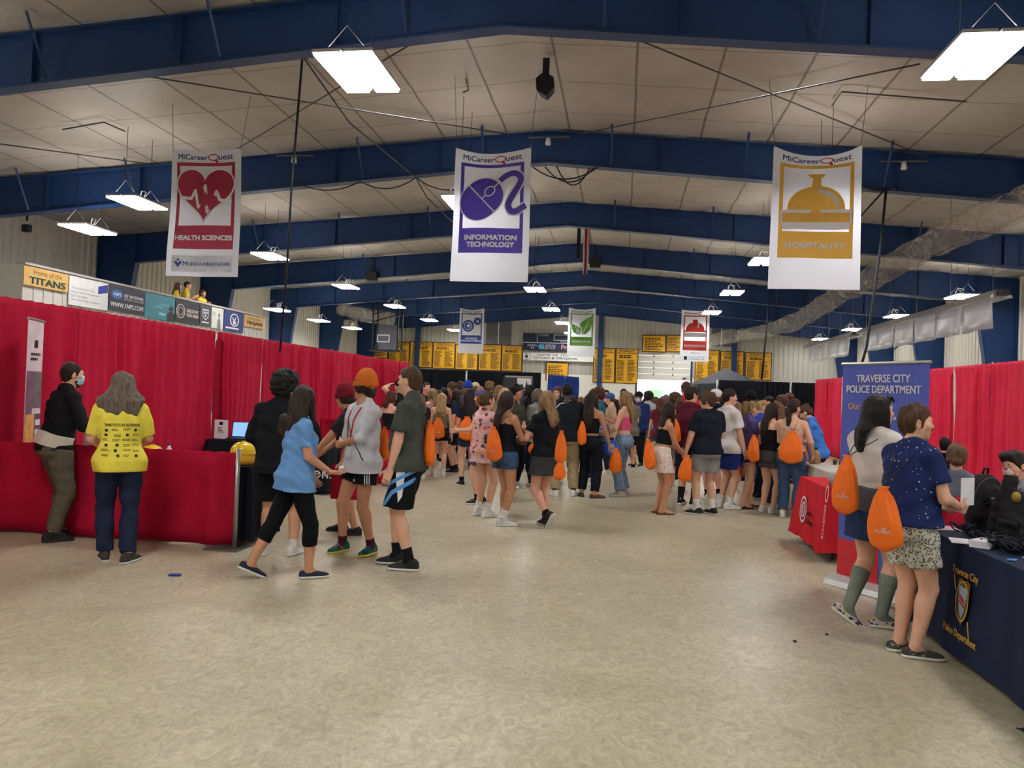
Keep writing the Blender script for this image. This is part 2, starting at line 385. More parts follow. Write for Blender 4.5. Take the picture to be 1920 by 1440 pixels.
# grey shuttered vents high on the far wall
VENT = mat('grey_shutter', (104, 104, 106), .6, .2)
for n, (a, b, c, d, lab) in enumerate(((912, 602, 958, 646, 'wide grey shutter vent high on far wall behind blue gears banner'), (985, 588, 990, 625, None), (1335, 612, 1370, 650, 'grey shutter vent high on far wall right of red helmet banner'))):
    if lab is None: continue
    p = atY(a, b, YE-.1); q = atY(c, d, YE-.1); mb = MB()
    mb.box((p[0], YE-.1, q[2]), (q[0], YE-.05, p[2]))
    for i in range(12):
        z = q[2]+(p[2]-q[2])*(i+.5)/12; mb.box((p[0]+.05, YE-.14, z-.05), (q[0]-.05, YE-.1, z+.03))
    o = mb.build('shutter_vent', VENT); tag(o, lab, 'vent')
    MB().box(((p[0]+q[0])/2-.03, YE-.18, q[2]), ((p[0]+q[0])/2+.03, YE-.14, p[2])).build('light_slit', mat('light_slit_white', (228, 228, 225), .4), o)  # white bar whose colour stands for the slit of light down the panel
# ------------------------------------------------------------------ lamps
HOUS = mat('lamp_housing', (205, 205, 208), .4, .3, .03)
WIRE = mat('hanger_wire', (120, 120, 122), .4, .7, .05)
DIFF = bpy.data.materials.new('lamp_diffuser'); DIFF.use_nodes = True
nt = DIFF.node_tree; b = nt.nodes['Principled BSDF']; b.inputs['Base Color'].default_value = (.9, .9, .92, 1)
tc = node(nt, 'ShaderNodeTexCoord'); wv = node(nt, 'ShaderNodeTexWave', i_Scale=9.); nt.links.new(tc.outputs['Object'], wv.inputs['Vector'])
mr = node(nt, 'ShaderNodeMapRange'); mr.inputs[3].default_value = LAMP*.8; mr.inputs[4].default_value = LAMP*1.2; nt.links.new(wv.outputs['Fac'], mr.inputs[0]); nt.links.new(mr.outputs[0], b.inputs['Emission Strength'])
b.inputs['Emission Color'].default_value = (1.0, .98, .965, 1)
def make_lamp():
    r = empty('high_bay_lamp'); mb = MB()
    for sx in (-1, 1): mb.box((sx*.2-.185, -.6, .03), (sx*.2+.185, .6, .075))
    mb.box((-.1, -.25, .075), (.1, .25, .13))
    mb.build('housing', HOUS, r, bevel=.01)
    for sx in (-1, 1): MB().box((sx*.205-.155, -.585, .0), (sx*.205+.155, .585, .028)).build('diffuser', DIFF, r)
    for sy in (-1, 1): MB().tube([(-.3, sy*.45, .075), (0, sy*.45, .42), (.3, sy*.45, .075)], .007, 5).build('hanger', WIRE, r)
    MB().tube([(.05, .1, .13), (.12, .12, .3), (-.05, .2, .36), (-.12, .25, .2), (-.06, .25, .13)], .012, 6, ).build('cord', WIRE, r)
    return r
lamp0 = make_lamp(); used = [0]
def lamp(x, y, z, label):
    o = lamp0 if not used[0] else dup(lamp0); used[0] = 1; o.location = (x, y, z)
    tag(o, label, 'lamp', 'high bay lamps under the roof')
    for sy in (-1, 1): MB().tube([(0, sy*.45, .42), (0, sy*.45, roofz(x)-z+.02)], .006, 5).build('suspension_wire', WIRE, o)
    li = bpy.data.lights.new('lamp_spill', 'AREA'); li.shape = 'RECTANGLE'; li.size = .5; li.size_y = 1.0; li.energy = UPLIGHT; li.color = (1., .94, .86)
    lo = bpy.data.objects.new('lamp_spill', li); COL.objects.link(lo); lo.parent = o; lo.location = (0, 0, .16); lo.rotation_euler = (PI, 0, 0)
    return o
rows = {-3.5: 'row left of the ridge', 3.85: 'row right of the ridge', -11.1: 'row over the left drapes', 11.8: 'row over the right drapes'}
near = ['nearest', 'second', 'third', 'fourth', 'fifth', 'sixth', 'seventh']
for xr, rn in rows.items():
    for k in range(-3, 7):
        y = 9.4+6.65*k
        lb = ('bright twin panel lamp, %s from the camera in the %s' % (near[k], rn)) if k >= 0 else 'twin panel lamp hanging behind the camera'
        if k == 0 and abs(xr) > 8: lb = 'twin panel lamp hanging beside the camera, out of view'
        lamp(xr, y, 5.62, lb)
for px, py, nm in ((165, 432, 'twin panel lamp over the white balcony, far left of the view'), (520, 582, 'small bright lamp in front of a blue column, left of the black cable foot'), (598, 602, 'small bright lamp before the pale left wall between two blue columns'), (660, 616, 'small bright lamp before the left wall nearest the far corner')):
    q = atZ(px, py, 5.3 if px == 165 else 4.9); lamp(q[0], q[1], q[2], nm)
# ================================================================== FIGURES: smooth implicit bodies and clothes
V3 = lambda *a: np.array(a, float)
def unit(v): v = np.asarray(v, float); return v/(np.linalg.norm(v)+1e-9)
def rotx(a): c, s = math.cos(a), math.sin(a); return np.array([[1, 0, 0], [0, c, -s], [0, s, c]])
def roty(a): c, s = math.cos(a), math.sin(a); return np.array([[c, 0, s], [0, 1, 0], [-s, 0, c]])
def rotz(a): c, s = math.cos(a), math.sin(a); return np.array([[c, -s, 0], [s, c, 0], [0, 0, 1]])
class Prim:
    def __init__(s, fn, lo, hi, k=.02, op='u', planes=()): s.fn = fn; s.lo = np.array(lo, float); s.hi = np.array(hi, float); s.k = k; s.op = op; s.planes = planes
def cone(a, b, rs, ts=(0, 1), k=.02, op='u', planes=()):
    a = V3(*a); b = V3(*b); ba = b-a; L2 = ba@ba+1e-12; rs = list(rs) if hasattr(rs, '__len__') else [rs, rs]; rm = max(rs)
    def fn(X, Y, Z):
        t = ((X-a[0])*ba[0]+(Y-a[1])*ba[1]+(Z-a[2])*ba[2])/L2; t = np.clip(t, 0, 1)
        return np.sqrt((X-a[0]-t*ba[0])**2+(Y-a[1]-t*ba[1])**2+(Z-a[2]-t*ba[2])**2)-np.interp(t, ts, rs)
    return Prim(fn, np.minimum(a, b)-rm, np.maximum(a, b)+rm, k, op, planes)
def ell(c, r, R=None, k=.02, op='u', planes=()):
    c = V3(*c); r = V3(*r); R = np.eye(3) if R is None else R; m = max(r) if R is not None else 0
    ext = np.sqrt((R**2)@(r**2))
    def fn(X, Y, Z):
        x, y, z = X-c[0], Y-c[1], Z-c[2]
        q = [R[0, i]*x+R[1, i]*y+R[2, i]*z for i in range(3)]
        k0 = np.sqrt(sum((q[i]/r[i])**2 for i in range(3))); k1 = np.sqrt(sum((q[i]/r[i]**2)**2 for i in range(3)))
        return k0*(k0-1)/(k1+1e-9)
    return Prim(fn, c-ext, c+ext, k, op, planes)
def loft(zs, a, b, yo=None, R=None, c=(0, 0, 0), xo=None, k=.02, op='u', p=2.3, planes=()):
    """rings of half-width a and half-depth b along local z; local frame R (columns) at c"""
    zs = np.array(zs, float); a = np.array(a, float); b = np.array(b, float); yo = np.zeros_like(zs) if yo is None else np.array(yo, float); xo = np.zeros_like(zs) if xo is None else np.array(xo, float)
    R = np.eye(3) if R is None else R; c = V3(*c)
    pts = np.array([[sx*ai+xx, sy*bi+yy, z] for z, ai, bi, yy, xx in zip(zs, a, b, yo, xo) for sx in (-1, 1) for sy in (-1, 1)])@R.T+c
    def fn(X, Y, Z):
        x, y, z = X-c[0], Y-c[1], Z-c[2]
        q = [R[0, i]*x+R[1, i]*y+R[2, i]*z for i in range(3)]; zc = np.clip(q[2], zs[0], zs[-1])
        A = np.interp(zc, zs, a); B = np.interp(zc, zs, b); C = np.interp(zc, zs, yo); E = np.interp(zc, zs, xo)
        n = ((np.abs(q[0]-E)/A)**p+(np.abs(q[1]-C)/B)**p)**(1/p); d = (n-1)*np.minimum(A, B)
        e = np.abs(q[2]-zc); return np.where(e > 0, np.sqrt(np.maximum(d, 0)**2+e**2)+np.minimum(d, 0)*0, d)
    return Prim(fn, pts.min(0), pts.max(0), k, op, planes)
def rbox(c, h, R, r, k=.01, op='u'):
    c = V3(*c); h = V3(*h)-r; ext = np.abs(R)@(h+r)
    def fn(X, Y, Z):
        x, y, z = X-c[0], Y-c[1], Z-c[2]
        q = [np.abs(R[0, i]*x+R[1, i]*y+R[2, i]*z)-h[i] for i in range(3)]
        return np.sqrt(sum(np.maximum(v, 0)**2 for v in q))+np.minimum(np.maximum(np.maximum(q[0], q[1]), q[2]), 0)-r
    return Prim(fn, c-ext, c+ext, k, op)
def axis(lo, hi, h, fine):
    pts = sorted({lo, hi}|{v for a, b, _ in fine for v in (a, b) if lo < v < hi}); out = [lo]
    for a, b in zip(pts[:-1], pts[1:]):
        if b-a < 1e-6: continue
        hh = min([h]+[f for p, q, f in fine if p <= (a+b)/2 <= q]); n = max(1, int(math.ceil((b-a)/hh))); out += list(a+(b-a)*(np.arange(n)+1)/n)
    return np.array(out)
def solid(name, prims, h, mats, parent=None, fine=(), disp=None, planes=(), smooth=True):
    """union / subtraction of prims -> one closed mesh by surface nets"""
    us = [p for p in prims if p.op == 'u']; lo = np.min([p.lo for p in us], 0)-2.5*h-.012; hi = np.max([p.hi for p in us], 0)+2.5*h+.012
    ax = [axis(lo[i], hi[i], h, [(f[0][i], f[1][i], f[2]) for f in fine]) for i in range(3)]
    D = np.full([len(a) for a in ax], .06)
    for p in prims:
        m = .05 if p.op == 'u' else .03
        sl = []
        for i in range(3):
            i0 = max(0, np.searchsorted(ax[i], p.lo[i]-m)-1); i1 = min(len(ax[i]), np.searchsorted(ax[i], p.hi[i]+m)+1); sl.append(slice(i0, i1))
        if any(s.stop-s.start < 1 for s in sl): continue
        X = ax[0][sl[0]][:, None, None]; Y = ax[1][sl[1]][None, :, None]; Z = ax[2][sl[2]][None, None, :]
        d = np.broadcast_to(p.fn(X, Y, Z), [s.stop-s.start for s in sl])
        for n, c in p.planes: d = np.maximum(d, (X-c[0])*n[0]+(Y-c[1])*n[1]+(Z-c[2])*n[2])
        S = D[tuple(sl)]; k = p.k
        if p.op == 'u':
            if k > 0: w = np.clip(.5+.5*(S-d)/k, 0, 1); r = S*(1-w)+d*w-k*w*(1-w); D[tuple(sl)] = np.where(S >= .0599, np.minimum(d, .06), r)
            else: D[tuple(sl)] = np.minimum(S, d)
        else: w = np.clip(.5-.5*(S+d)/k, 0, 1); D[tuple(sl)] = S*(1-w)-d*w+k*w*(1-w)
    X = ax[0][:, None, None]; Y = ax[1][None, :, None]; Z = ax[2][None, None, :]
    if disp is not None: D = D+disp(X, Y, Z)
    for n, c in planes: D = np.maximum(D, (X-c[0])*n[0]+(Y-c[1])*n[1]+(Z-c[2])*n[2])
    for i in range(3):
        s = [slice(None)]*3
        for e in (0, -1): s[i] = e; D[tuple(s)] = np.maximum(D[tuple(s)], .001)
    me = nets(name, D, ax)
    for m in (mats if isinstance(mats, (list, tuple)) else [mats]): me.materials.append(m)
    if smooth: me.polygons.foreach_set('use_smooth', np.ones(len(me.polygons), bool))
    return link(name, me, parent)
def nets(name, D, ax):
    I = D < 0; nx, ny, nz = D.shape; cs = (nx-1, ny-1, nz-1); cnt = np.zeros(cs, np.int16)
    for a in (0, 1):
        for b in (0, 1):
            for c in (0, 1): cnt += I[a:nx-1+a, b:ny-1+b, c:nz-1+c]
    act = (cnt > 0) & (cnt < 8); idx = np.argwhere(act); n = len(idx)
    i, j, k = idx.T; acc = np.zeros((n, 3)); num = np.zeros(n)
    for d in range(3):
        for u in (0, 1):
            for w in (0, 1):
                o0 = [0, 0, 0]; e = [q for q in range(3) if q != d]; o0[e[0]] = u; o0[e[1]] = w; o1 = list(o0); o1[d] = 1
                p0 = (i+o0[0], j+o0[1], k+o0[2]); p1 = (i+o1[0], j+o1[1], k+o1[2]); d0 = D[p0]; d1 = D[p1]; m = (d0 < 0) != (d1 < 0)
                t = np.where(m, d0/(np.where(m, d0-d1, 1)), 0)
                P = np.stack([ax[q][p0[q]]+(ax[q][p1[q]]-ax[q][p0[q]])*(t if q == d else 0) for q in range(3)], 1)
                acc += P*m[:, None]; num += m
    V = acc/np.maximum(num, 1)[:, None]; lut = np.full(cs, -1, np.int32); lut[i, j, k] = np.arange(n)
    quads = []
    for d in range(3):
        e = [q for q in range(3) if q != d]; s0 = [slice(None)]*3; s1 = [slice(None)]*3
        s0[d] = slice(0, -1); s1[d] = slice(1, None)
        for q in e: s0[q] = slice(1, -1); s1[q] = slice(1, -1)
        A = I[tuple(s0)]; B = I[tuple(s1)]; ch = np.argwhere(A != B)
        if not len(ch): continue
        fl_ = A[tuple(ch.T)]; base = ch.copy(); base[:, e[0]] += 1; base[:, e[1]] += 1
        c = []
        for u, w in ((0, 0), (1, 0), (1, 1), (0, 1)):
            q = base.copy(); q[:, e[0]] -= 1-u; q[:, e[1]] -= 1-w; c.append(lut[tuple(q.T)])
        Q = np.stack(c, 1); flip = fl_ if d != 1 else ~fl_; Q[~flip] = Q[~flip][:, ::-1]; quads.append(Q)
    Q = np.concatenate(quads) if quads else np.zeros((0, 4), np.int32)
    me = bpy.data.meshes.new(name); me.vertices.add(n); me.vertices.foreach_set('co', V.astype(np.float32).ravel())
    me.loops.add(len(Q)*4); me.loops.foreach_set('vertex_index', Q.astype(np.int32).ravel()); me.polygons.add(len(Q))
    me.polygons.foreach_set('loop_start', np.arange(0, len(Q)*4, 4, dtype=np.int32)); me.polygons.foreach_set('loop_total', np.full(len(Q), 4, np.int32)); me.update(calc_edges=True); me.validate(); return me
def folds(seed, amp, f=14., aniso=(1, 1, 1.6), n=6):
    R = np.random.RandomState(seed); K = R.normal(size=(n, 3))*f*np.array(aniso); ph = R.uniform(0, 6.3, n); W = R.normal(size=(n, 3))*4; p2 = R.uniform(0, 6.3, n)
    def fn(X, Y, Z):
        s = 0
        for q in range(n): s = s+np.sin(K[q, 0]*X+K[q, 1]*Y+K[q, 2]*Z+ph[q]+1.2*np.sin(W[q, 0]*X+W[q, 1]*Y+W[q, 2]*Z+p2[q]))
        return amp*(s/math.sqrt(n))
    return fn
def ik(S, W, l1, l2, pole):
    S, W = V3(*S), V3(*W); d = W-S; L = np.linalg.norm(d); Lm = (l1+l2)*.999
    if L > Lm: W = S+d*(Lm/L); d = W-S; L = Lm
    u = d/L; a = (l1*l1-l2*l2+L*L)/(2*L); h = math.sqrt(max(0, l1*l1-a*a)); p = V3(*pole); p = p-u*(p@u); return S+u*a+unit(p)*h, W
SKIN = {'light': (222, 172, 144), 'tan': (196, 142, 110), 'olive': (206, 156, 124), 'brown': (122, 82, 58), 'dark': (72, 48, 36), 'pink': (226, 170, 148)}
def skin(n): return mat('skin_'+n, SKIN[n], .5, 0, .05, 14, .05, 200, .35)
HAIRC = {'black': (22, 19, 18), 'dark': (42, 30, 24), 'brown': (78, 55, 38), 'light_brown': (112, 84, 58), 'blond': (176, 142, 96), 'dirty_blond': (140, 110, 76), 'grey': (104, 92, 82), 'auburn': (84, 42, 30), 'ginger': (150, 80, 44)}
def hairm(n): return mat('hair_'+n, HAIRC[n], .55, 0, .5, 14, .7, 70, .28, (3, 3, .35))
EYEW = mat('eye_white', (225, 222, 215), .25); EYED = mat('eye_iris', (40, 28, 20), .2); LIPS = mat('lip_skin', (176, 98, 90), .45)
class Fig: pass
def person(label, pos, face, H=1.7, sex='m', lv=1, skin_='light', lean=0., side=0., drop=0., arms={}, legs={}, head=(0, 0, 0), build=1., top=None, bottom=None, hair=None, hat=None, shoe=None, sock=None, facial=None, mask=None, lanyard=None, group=None, eyes=None, twist=0.):
    """arms / legs: 'r','l' -> dict(w=wrist, pole, d, n, curl) / dict(a=ankle, yaw, pitch, pole); all in a 1.75 m figure's metres, facing +Y, its right at +X"""
    s = H/1.75; fem = sex == 'f'; g = Fig(); g.s = s; h = {3: .0075, 2: .009, 1: .014, 0: .024}[lv]
    if eyes is None: eyes = lv >= 1
    seed = abs(hash(label)) % 9999 if False else sum(ord(c)*(i+1) for i, c in enumerate(label)) % 9999
    # torso frame, pivot at the hips
    piv = V3(0, 0, .93-drop); Rt = rotz(math.radians(twist))@rotx(-math.radians(lean))@roty(math.radians(side))
    T = lambda x, y, z: Rt@(V3(x, y, z-.93))+piv
    sw = .165 if fem else .188; hw = .095
    Rn = {'r': T(sw*build**.5, -.008, 1.405), 'l': T(-sw*build**.5, -.008, 1.405)}
    Hp = {'r': V3(hw, 0, .90-drop), 'l': V3(-hw, 0, .90-drop)}
    Wr, El, An, Kn, hand = {}, {}, {}, {}, {}
    for q, sg in (('r', 1), ('l', -1)):
        A = arms.get(q, {}); w = A.get('w', (.255*sg*build**.5, .04, .84-drop)); pole = A.get('pole', (sg*.35, -1, -.2))
        if A.get('torso'): w = T(*w)
        El[q], Wr[q] = ik(Rn[q], w, .29, .25, pole)
        d = unit(A.get('d', unit(Wr[q]-El[q])+V3(0, .1, 0))); n = V3(*A.get('n', (-sg, 0, 0))); n = unit(n-d*(n@d)); hand[q] = (d, n, np.cross(d, n)*sg if sg > 0 else np.cross(n, d), A.get('curl', .35), A.get('spread', .0))
        Lg = legs.get(q, {}); An[q] = V3(*Lg.get('a', (sg*.10, -.01, .085))); Kn[q], An[q] = ik(Hp[q], An[q], .425, .41, Lg.get('pole', (sg*.12, 1, 0)))
    g.T = T; g.Rt = Rt; g.Rn = Rn; g.El = El; g.Wr = Wr; g.An = An; g.Kn = Kn; g.Hp = Hp
    # head frame
    Nk = T(0, -.012, 1.47); hy, hp, hr = [math.radians(v) for v in head]
    Rh = rotz(math.radians(twist))@rotz(hy)@rotx(-math.radians(lean)*.35-hp)@roty(hr); hc = Nk+Rt@V3(0, .004, .045)+Rh@V3(0, .018, .117); g.Rh = Rh; g.hc = hc
    hd = lambda x, y, z: Rh@V3(x, y, z)+hc
    # ---- body
    zz = [.83, .93, 1.02, 1.10, 1.24, 1.34, 1.40, 1.465, 1.50]
    aw = [.150, .170, .148, .126, .142, .146, .118, .062, .050] if fem else [.150, .164, .150, .146, .162, .168, .142, .070, .056]
    bd = [.112, .122, .102, .092, .102, .098, .080, .056, .050] if fem else [.110, .116, .104, .100, .112, .108, .088, .060, .054]
    yo = [-.005, -.012, 0, .006, .0, -.008, -.012, -.014, -.014]
    aw = [v*build for v in aw[:7]]+aw[7:]; bd = [v*(.4+.6*build) for v in bd[:7]]+bd[7:]
    zl = [z-.93 for z in zz]
    P = [loft(zl, aw, bd, yo, Rt, piv, k=.03)]
    if fem: P += [ell(T(sx*.066, .085, 1.25), (.062, .052, .066), Rt, k=.03) for sx in (-1, 1)]
    P += [ell(Hp[q]+V3(sg*-.01, -.055, -.015), (.082*build, .075, .085), k=.04) for q, sg in (('r', 1), ('l', -1))]
    lw = build**.8; aw2 = (.92 if fem else 1.)*build**.6
    legp = {}
    for q, sg in (('r', 1), ('l', -1)):
        P += [ell(Rn[q]+Rt@V3(-sg*.018, 0, -.012), (.060*aw2, .052*aw2, .054*aw2), Rt, k=.04), cone(T(sg*.02, -.018, 1.485), Rn[q]+Rt@V3(-sg*.03, 0, .012), [.046, .036], k=.03),
              cone(Rn[q], El[q], [.052*aw2, .05*aw2, .041*aw2], (0, .4, 1), k=.03), cone(El[q], Wr[q], [.041*aw2, .043*aw2, .034*aw2, .027*aw2], (0, .22, .65, 1), k=.02)]
        fx = unit(Kn[q]-Hp[q]); P += [cone(Hp[q], Kn[q], [.086*lw, .083*lw, .067*lw, .056*lw], (0, .3, .75, 1), k=.03),
              cone(Kn[q], An[q], [.055*lw, .055*lw, .050*lw, .035*lw], (0, .25, .5, 1), k=.02)]
        sh = unit(An[q]-Kn[q]); bk = np.cross(sh, unit(np.cross(V3(*legs.get(q, {}).get('pole', (sg*.12, 1, 0))), sh)+1e-6)); bk = -bk if bk@V3(0, 1, 0) > 0 else bk
        P += [ell(Kn[q]+(An[q]-Kn[q])*.32+bk*.02, (.044*lw, .042*lw, .095), k=.03), ell(Kn[q]-bk*.028, (.036, .03, .042), k=.02)]
        Lg = legs.get(q, {}); fy = math.radians(Lg.get('yaw', -8*sg)); fp = math.radians(Lg.get('pitch', 0)); Rf = rotz(fy)@rotx(-fp); fo = An[q]-Rf@V3(0, 0, .085); legp[q] = (Rf, fo)
        if shoe and shoe.get('kind') == 'sandal': P += [cone(An[q], fo+Rf@V3(0, .10, .035), [.034, .024], k=.02), cone(fo+Rf@V3(0, -.03, .045), fo+Rf@V3(0, .1, .036), [.03, .024], k=.02), ell(fo+Rf@V3(0, .12, .034), (.042, .06, .018), Rf, k=.02)]
        else: P += [cone(An[q], fo+Rf@V3(0, .08, .036), [.034, .018], k=.02), cone(fo+Rf@V3(0, -.03, .045), fo+Rf@V3(0, .12, .032), [.028, .014], k=.02)]
        d, n, t, cu, spread = hand[q]; w = Wr[q]; Rp = np.stack([t, d, n], 1)
        if lv >= 1:
            P += [rbox(w+d*.048, (.038, .050, .0145), Rp, .0135, k=.016), ell(w+d*.04+t*.028+n*.006, (.018, .032, .017), Rp, k=.014)]
            for f, (o, L) in enumerate(zip((.029, .0100, -.0095, -.028), (.068, .078, .072, .056))):
                sp = unit(d+t*o*(3+8*spread)); b = w+d*.092+t*o; c1 = cu*(.9+.1*f); m1 = b+(sp*math.cos(c1)+n*math.sin(c1))*L*.55; c2 = c1+cu*1.3; m2 = m1+(sp*math.cos(c2)+n*math.sin(c2))*L*.5
                rr = .0088 if lv >= 2 else .0105
                P += [cone(b-d*.01, m1, [rr, rr*.96], k=.004), cone(m1, m2, [rr*.95, rr*.82], k=.004)]
            b = w+d*.026+t*.034+n*.004; m1 = b+unit(d*.62+t*.72+n*.25)*.042; m2 = m1+unit(d*.9+t*.3+n*.35*(.5+cu))*.032; P += [cone(b, m1, [.0125, .0105], k=.008), cone(m1, m2, [.0102, .0088], k=.004)]
        else:
            P += [rbox(w+d*.05, (.036, .055, .016), Rp, .014, k=.016), cone(w+d*.10, w+d*.165+n*.03*cu, [.03, .02], k=.01), cone(w+d*.03+t*.035, w+d*.08+t*.055, [.014, .012], k=.01)]
    # ---- neck and head
    nr = .047 if fem else .056
    P += [cone(Nk-Rt@V3(0, .005, .02), hd(0, -.012, -.045), [nr*1.12, nr], k=.03)]
    P += [ell(hd(0, -.008, .024), (.076, .094, .090), Rh, k=.02), ell(hd(0, .022, -.03), (.060, .072, .088 if not fem else .084), Rh, k=.03)]
    fine = []
    if lv >= 1:
        P += [ell(hd(0, .066, -.092), (.026 if not fem else .02, .024, .022), Rh, k=.025), cone(hd(0, .086, .022), hd(0, .108, -.016), [.008, .0105], k=.014), ell(hd(0, .095, -.022), (.0155, .013, .008), Rh, k=.01),
              cone(hd(-.034, .078, .036), hd(.034, .078, .036), [.013, .013], k=.022), ell(hd(.045, .062, -.014), (.022, .018, .02), Rh, k=.025), ell(hd(-.045, .062, -.014), (.022, .018, .02), Rh, k=.025)]
        P += [ell(hd(sx*.031, .098, .012), (.014, .014, .008), Rh, k=.012, op='s') for sx in (-1, 1)]
        P += [cone(hd(-.016, .083, -.054), hd(.016, .083, -.054), [.0085, .0085], k=.012), cone(hd(-.014, .081, -.065), hd(.014, .081, -.065), [.009, .009], k=.012)]
        for sx in (-1, 1): P += [ell(hd(sx*.077, -.006, -.002), (.010, .021, .033), Rh@rotz(sx*-.35), k=.008), ell(hd(sx*.086, .0, .002), (.006, .011, .018), Rh@rotz(sx*-.35), k=.006, op='s')]
        hf = {3: .0045, 2: .0052, 1: .009}[lv]; fine.append((hc-.125, hc+.125, hf))
        for q in 'rl': cw = Wr[q]+hand[q][0]*.09; fine.append((cw-.1, cw+.1, {3: .0045, 2: .005, 1: .0075}[lv]))
    else: P += [cone(hd(0, .088, .02), hd(0, .108, -.02), [.012, .014], k=.02)]
    def scaled(prims): return [Sc(p, s) for p in prims]
    rz = math.radians(face)
    def mk(name, prims, hh, m, parent, fine=(), disp=None, planes=()):
        dp = (lambda X, Y, Z: disp(X/s, Y/s, Z/s)*s) if disp else None
        return solid(name, scaled(prims), hh, m, parent, [(a*s, b*s, c) for a, b, c in fine], dp, [(n, V3(*c)*s) for n, c in planes])
    body = mk('person', P, h, skin(skin_), None, fine); body.location = (pos[0], pos[1], 0); body.rotation_euler = (0, 0, rz)
    tag(body, label, 'person', group); g.body = body; g.mk = mk
    # ---- face details
    if eyes and lv >= 1:
        for sx in (-1, 1):
            mb = MB(); c = hd(sx*.031, .0745, .012)*s; r = .0120*s; M = Matrix(Rh.tolist())
            mb.lathe([(r*math.sin(PI*i/8)+1e-5, -r*math.cos(PI*i/8)) for i in range(9)], c, 12, 0); ir = c+Rh@V3(0, .0093, 0)*s
            mb.lathe([(.0056*s*math.sin(PI*i/4)+1e-5, -.0045*s*math.cos(PI*i/4)) for i in range(5)], ir, 10, 1, M @ Matrix.Rotation(-PI/2, 3, 'X')); mb.build('eye', [EYEW, EYED], body, True)
        if hair:
            hm = hairm(hair.get('color', 'brown'))
            for sx in (-1, 1): MB().tube([hd(sx*.014, .0925, .034)*s, hd(sx*.03, .0915, .041)*s, hd(sx*.046, .078, .036)*s], [.003*s, .0042*s, .0026*s], 6).build('eyebrow', hm, body, True)
        if not mask: mk('mouth', [cone(hd(-.017, .0875, -.0555), hd(.017, .0875, -.0555), [.0042, .0042], k=.003), cone(hd(-.013, .087, -.0635), hd(.013, .087, -.0635), [.0052, .0052], k=.003)], .004, LIPS, body)
    hg = {3: .008, 2: .010, 1: .013, 0: .024}[lv]
    # ---- garments
    def arm_sleeve(q, frac, r0, r1, m):
        """sleeve to frac (0-1 upper arm, 1-2 forearm)"""
        out = []
        if frac <= 1:
            e = Rn[q]+(El[q]-Rn[q])*frac; n = unit(El[q]-Rn[q]); out.append(cone(Rn[q], Rn[q]+(El[q]-Rn[q])*(frac+.12), [r0, r1], k=.03, planes=[(n, e)]))
        else:
            out.append(cone(Rn[q], El[q], [r0, r1], k=.03)); f = frac-1; e = El[q]+(Wr[q]-El[q])*f; n = unit(Wr[q]-El[q])
            out.append(cone(El[q], El[q]+(Wr[q]-El[q])*min(f+.1, 1), [r1, r1*.86], k=.02, planes=[(n, e)]))
        return out
    g.gar = {}
    if top:
        k_ = top.get('kind', 'tee'); m = top['m']; hem = top.get('hem', .80); ls = max(top.get('loose', .022), .017 if k_ == 'tank' else 0); name = top.get('name', 'shirt')
        neck = top.get('neck', 1.478); zmin = hem
        zr = [z for z in zz if z > zmin+.02 and z < neck]; zr = [zmin]+zr+[neck]
        wave = lambda z: np.interp(z, [.7, .95, 1.1, 1.4, 1.5], [ls*1.5, ls*1.1, ls*1.1, ls*.55, .012])
        A = [np.interp(z, zz, aw)+wave(z)+(np.interp(z, [1.0, 1.15, 1.3], [0, ls*.6, 0]) if k_ in ('tee', 'long') else 0) for z in zr]; B = [np.interp(z, zz, bd)+wave(z)+(np.interp(z, [1., 1.15, 1.3], [.01, ls*.5, 0]) if k_ in ('tee', 'long') else 0) for z in zr]
        Yo = [np.interp(z, zz, yo) for z in zr]
        hp_ = max(.83, hem)
        if bottom and bottom.get('waist', 1.03) > hem:
            bl = bottom.get('loose', .014)
            for i_, z in enumerate(zr):
                if z < 1.05: A[i_] = max(A[i_], np.interp(z, zz, aw)+bl*.8+.02); B[i_] = max(B[i_], np.interp(z, zz, bd)+bl*.8+.02)
        if hem < .83: A[0] = max(A[0], aw[1]+wave(.83)*1.1); B[0] = max(B[0], bd[1]+wave(.83)*1.1)
        G = []
        up = Rt@V3(0, 0, 1); hc_ = T(0, 0, hem)
        pl = [(-up, hc_)]
        if k_ == 'tank':
            nz = top.get('neck', 1.33)
            G.append(loft([z-.93 for z in zr], A, B, Yo, Rt, piv, k=.02, planes=[(up, T(0, 0, nz))]))
            if top.get('straps', True):
                st = top.get('strap', .016)
                for sx in (-1, 1): G += [cone(T(sx*.085, .095, nz-.03), T(sx*.092, .02, 1.452), [st, st], k=.02), cone(T(sx*.092, .02, 1.452), T(sx*.075, -.10, nz-.02), [st, st], k=.02)]
        else:
            G.append(loft([z-.93 for z in zr], A, B, Yo, Rt, piv, k=.03))
            for q, sg in (('r', 1), ('l', -1)):
                G.append(ell(Rn[q]+Rt@V3(-sg*.02, 0, -.012), (.065*aw2+ls*.25, .058*aw2+ls*.3, .058*aw2+ls*.15), Rt, k=.04)); G.append(cone(T(sg*.02, -.018, 1.485), Rn[q]+Rt@V3(-sg*.03, 0, .012), [.066, .054+ls*.1], k=.03)); G += arm_sleeve(q, top.get('sleeve', .6), top.get('r0', .057*aw2+ls*.3), top.get('r1', .060*aw2+ls*.5), m)
        if fem: G += [ell(T(sx*.066, .088, 1.25), (.064+ls*.2, .055+ls*.3, .068), Rt, k=.04, planes=[(up, T(0, 0, 1.33))]) for sx in (-1, 1) if hem < 1.2]
        if k_ != 'tank': G.append(ell(T(0, .032, 1.512), (.062, .078, .062), Rt, k=.012, op='s')); G.append(cone(Nk-Rt@V3(0, .005, .01), hd(0, -.012, -.075), [.046, .046], k=.01, op='s'))
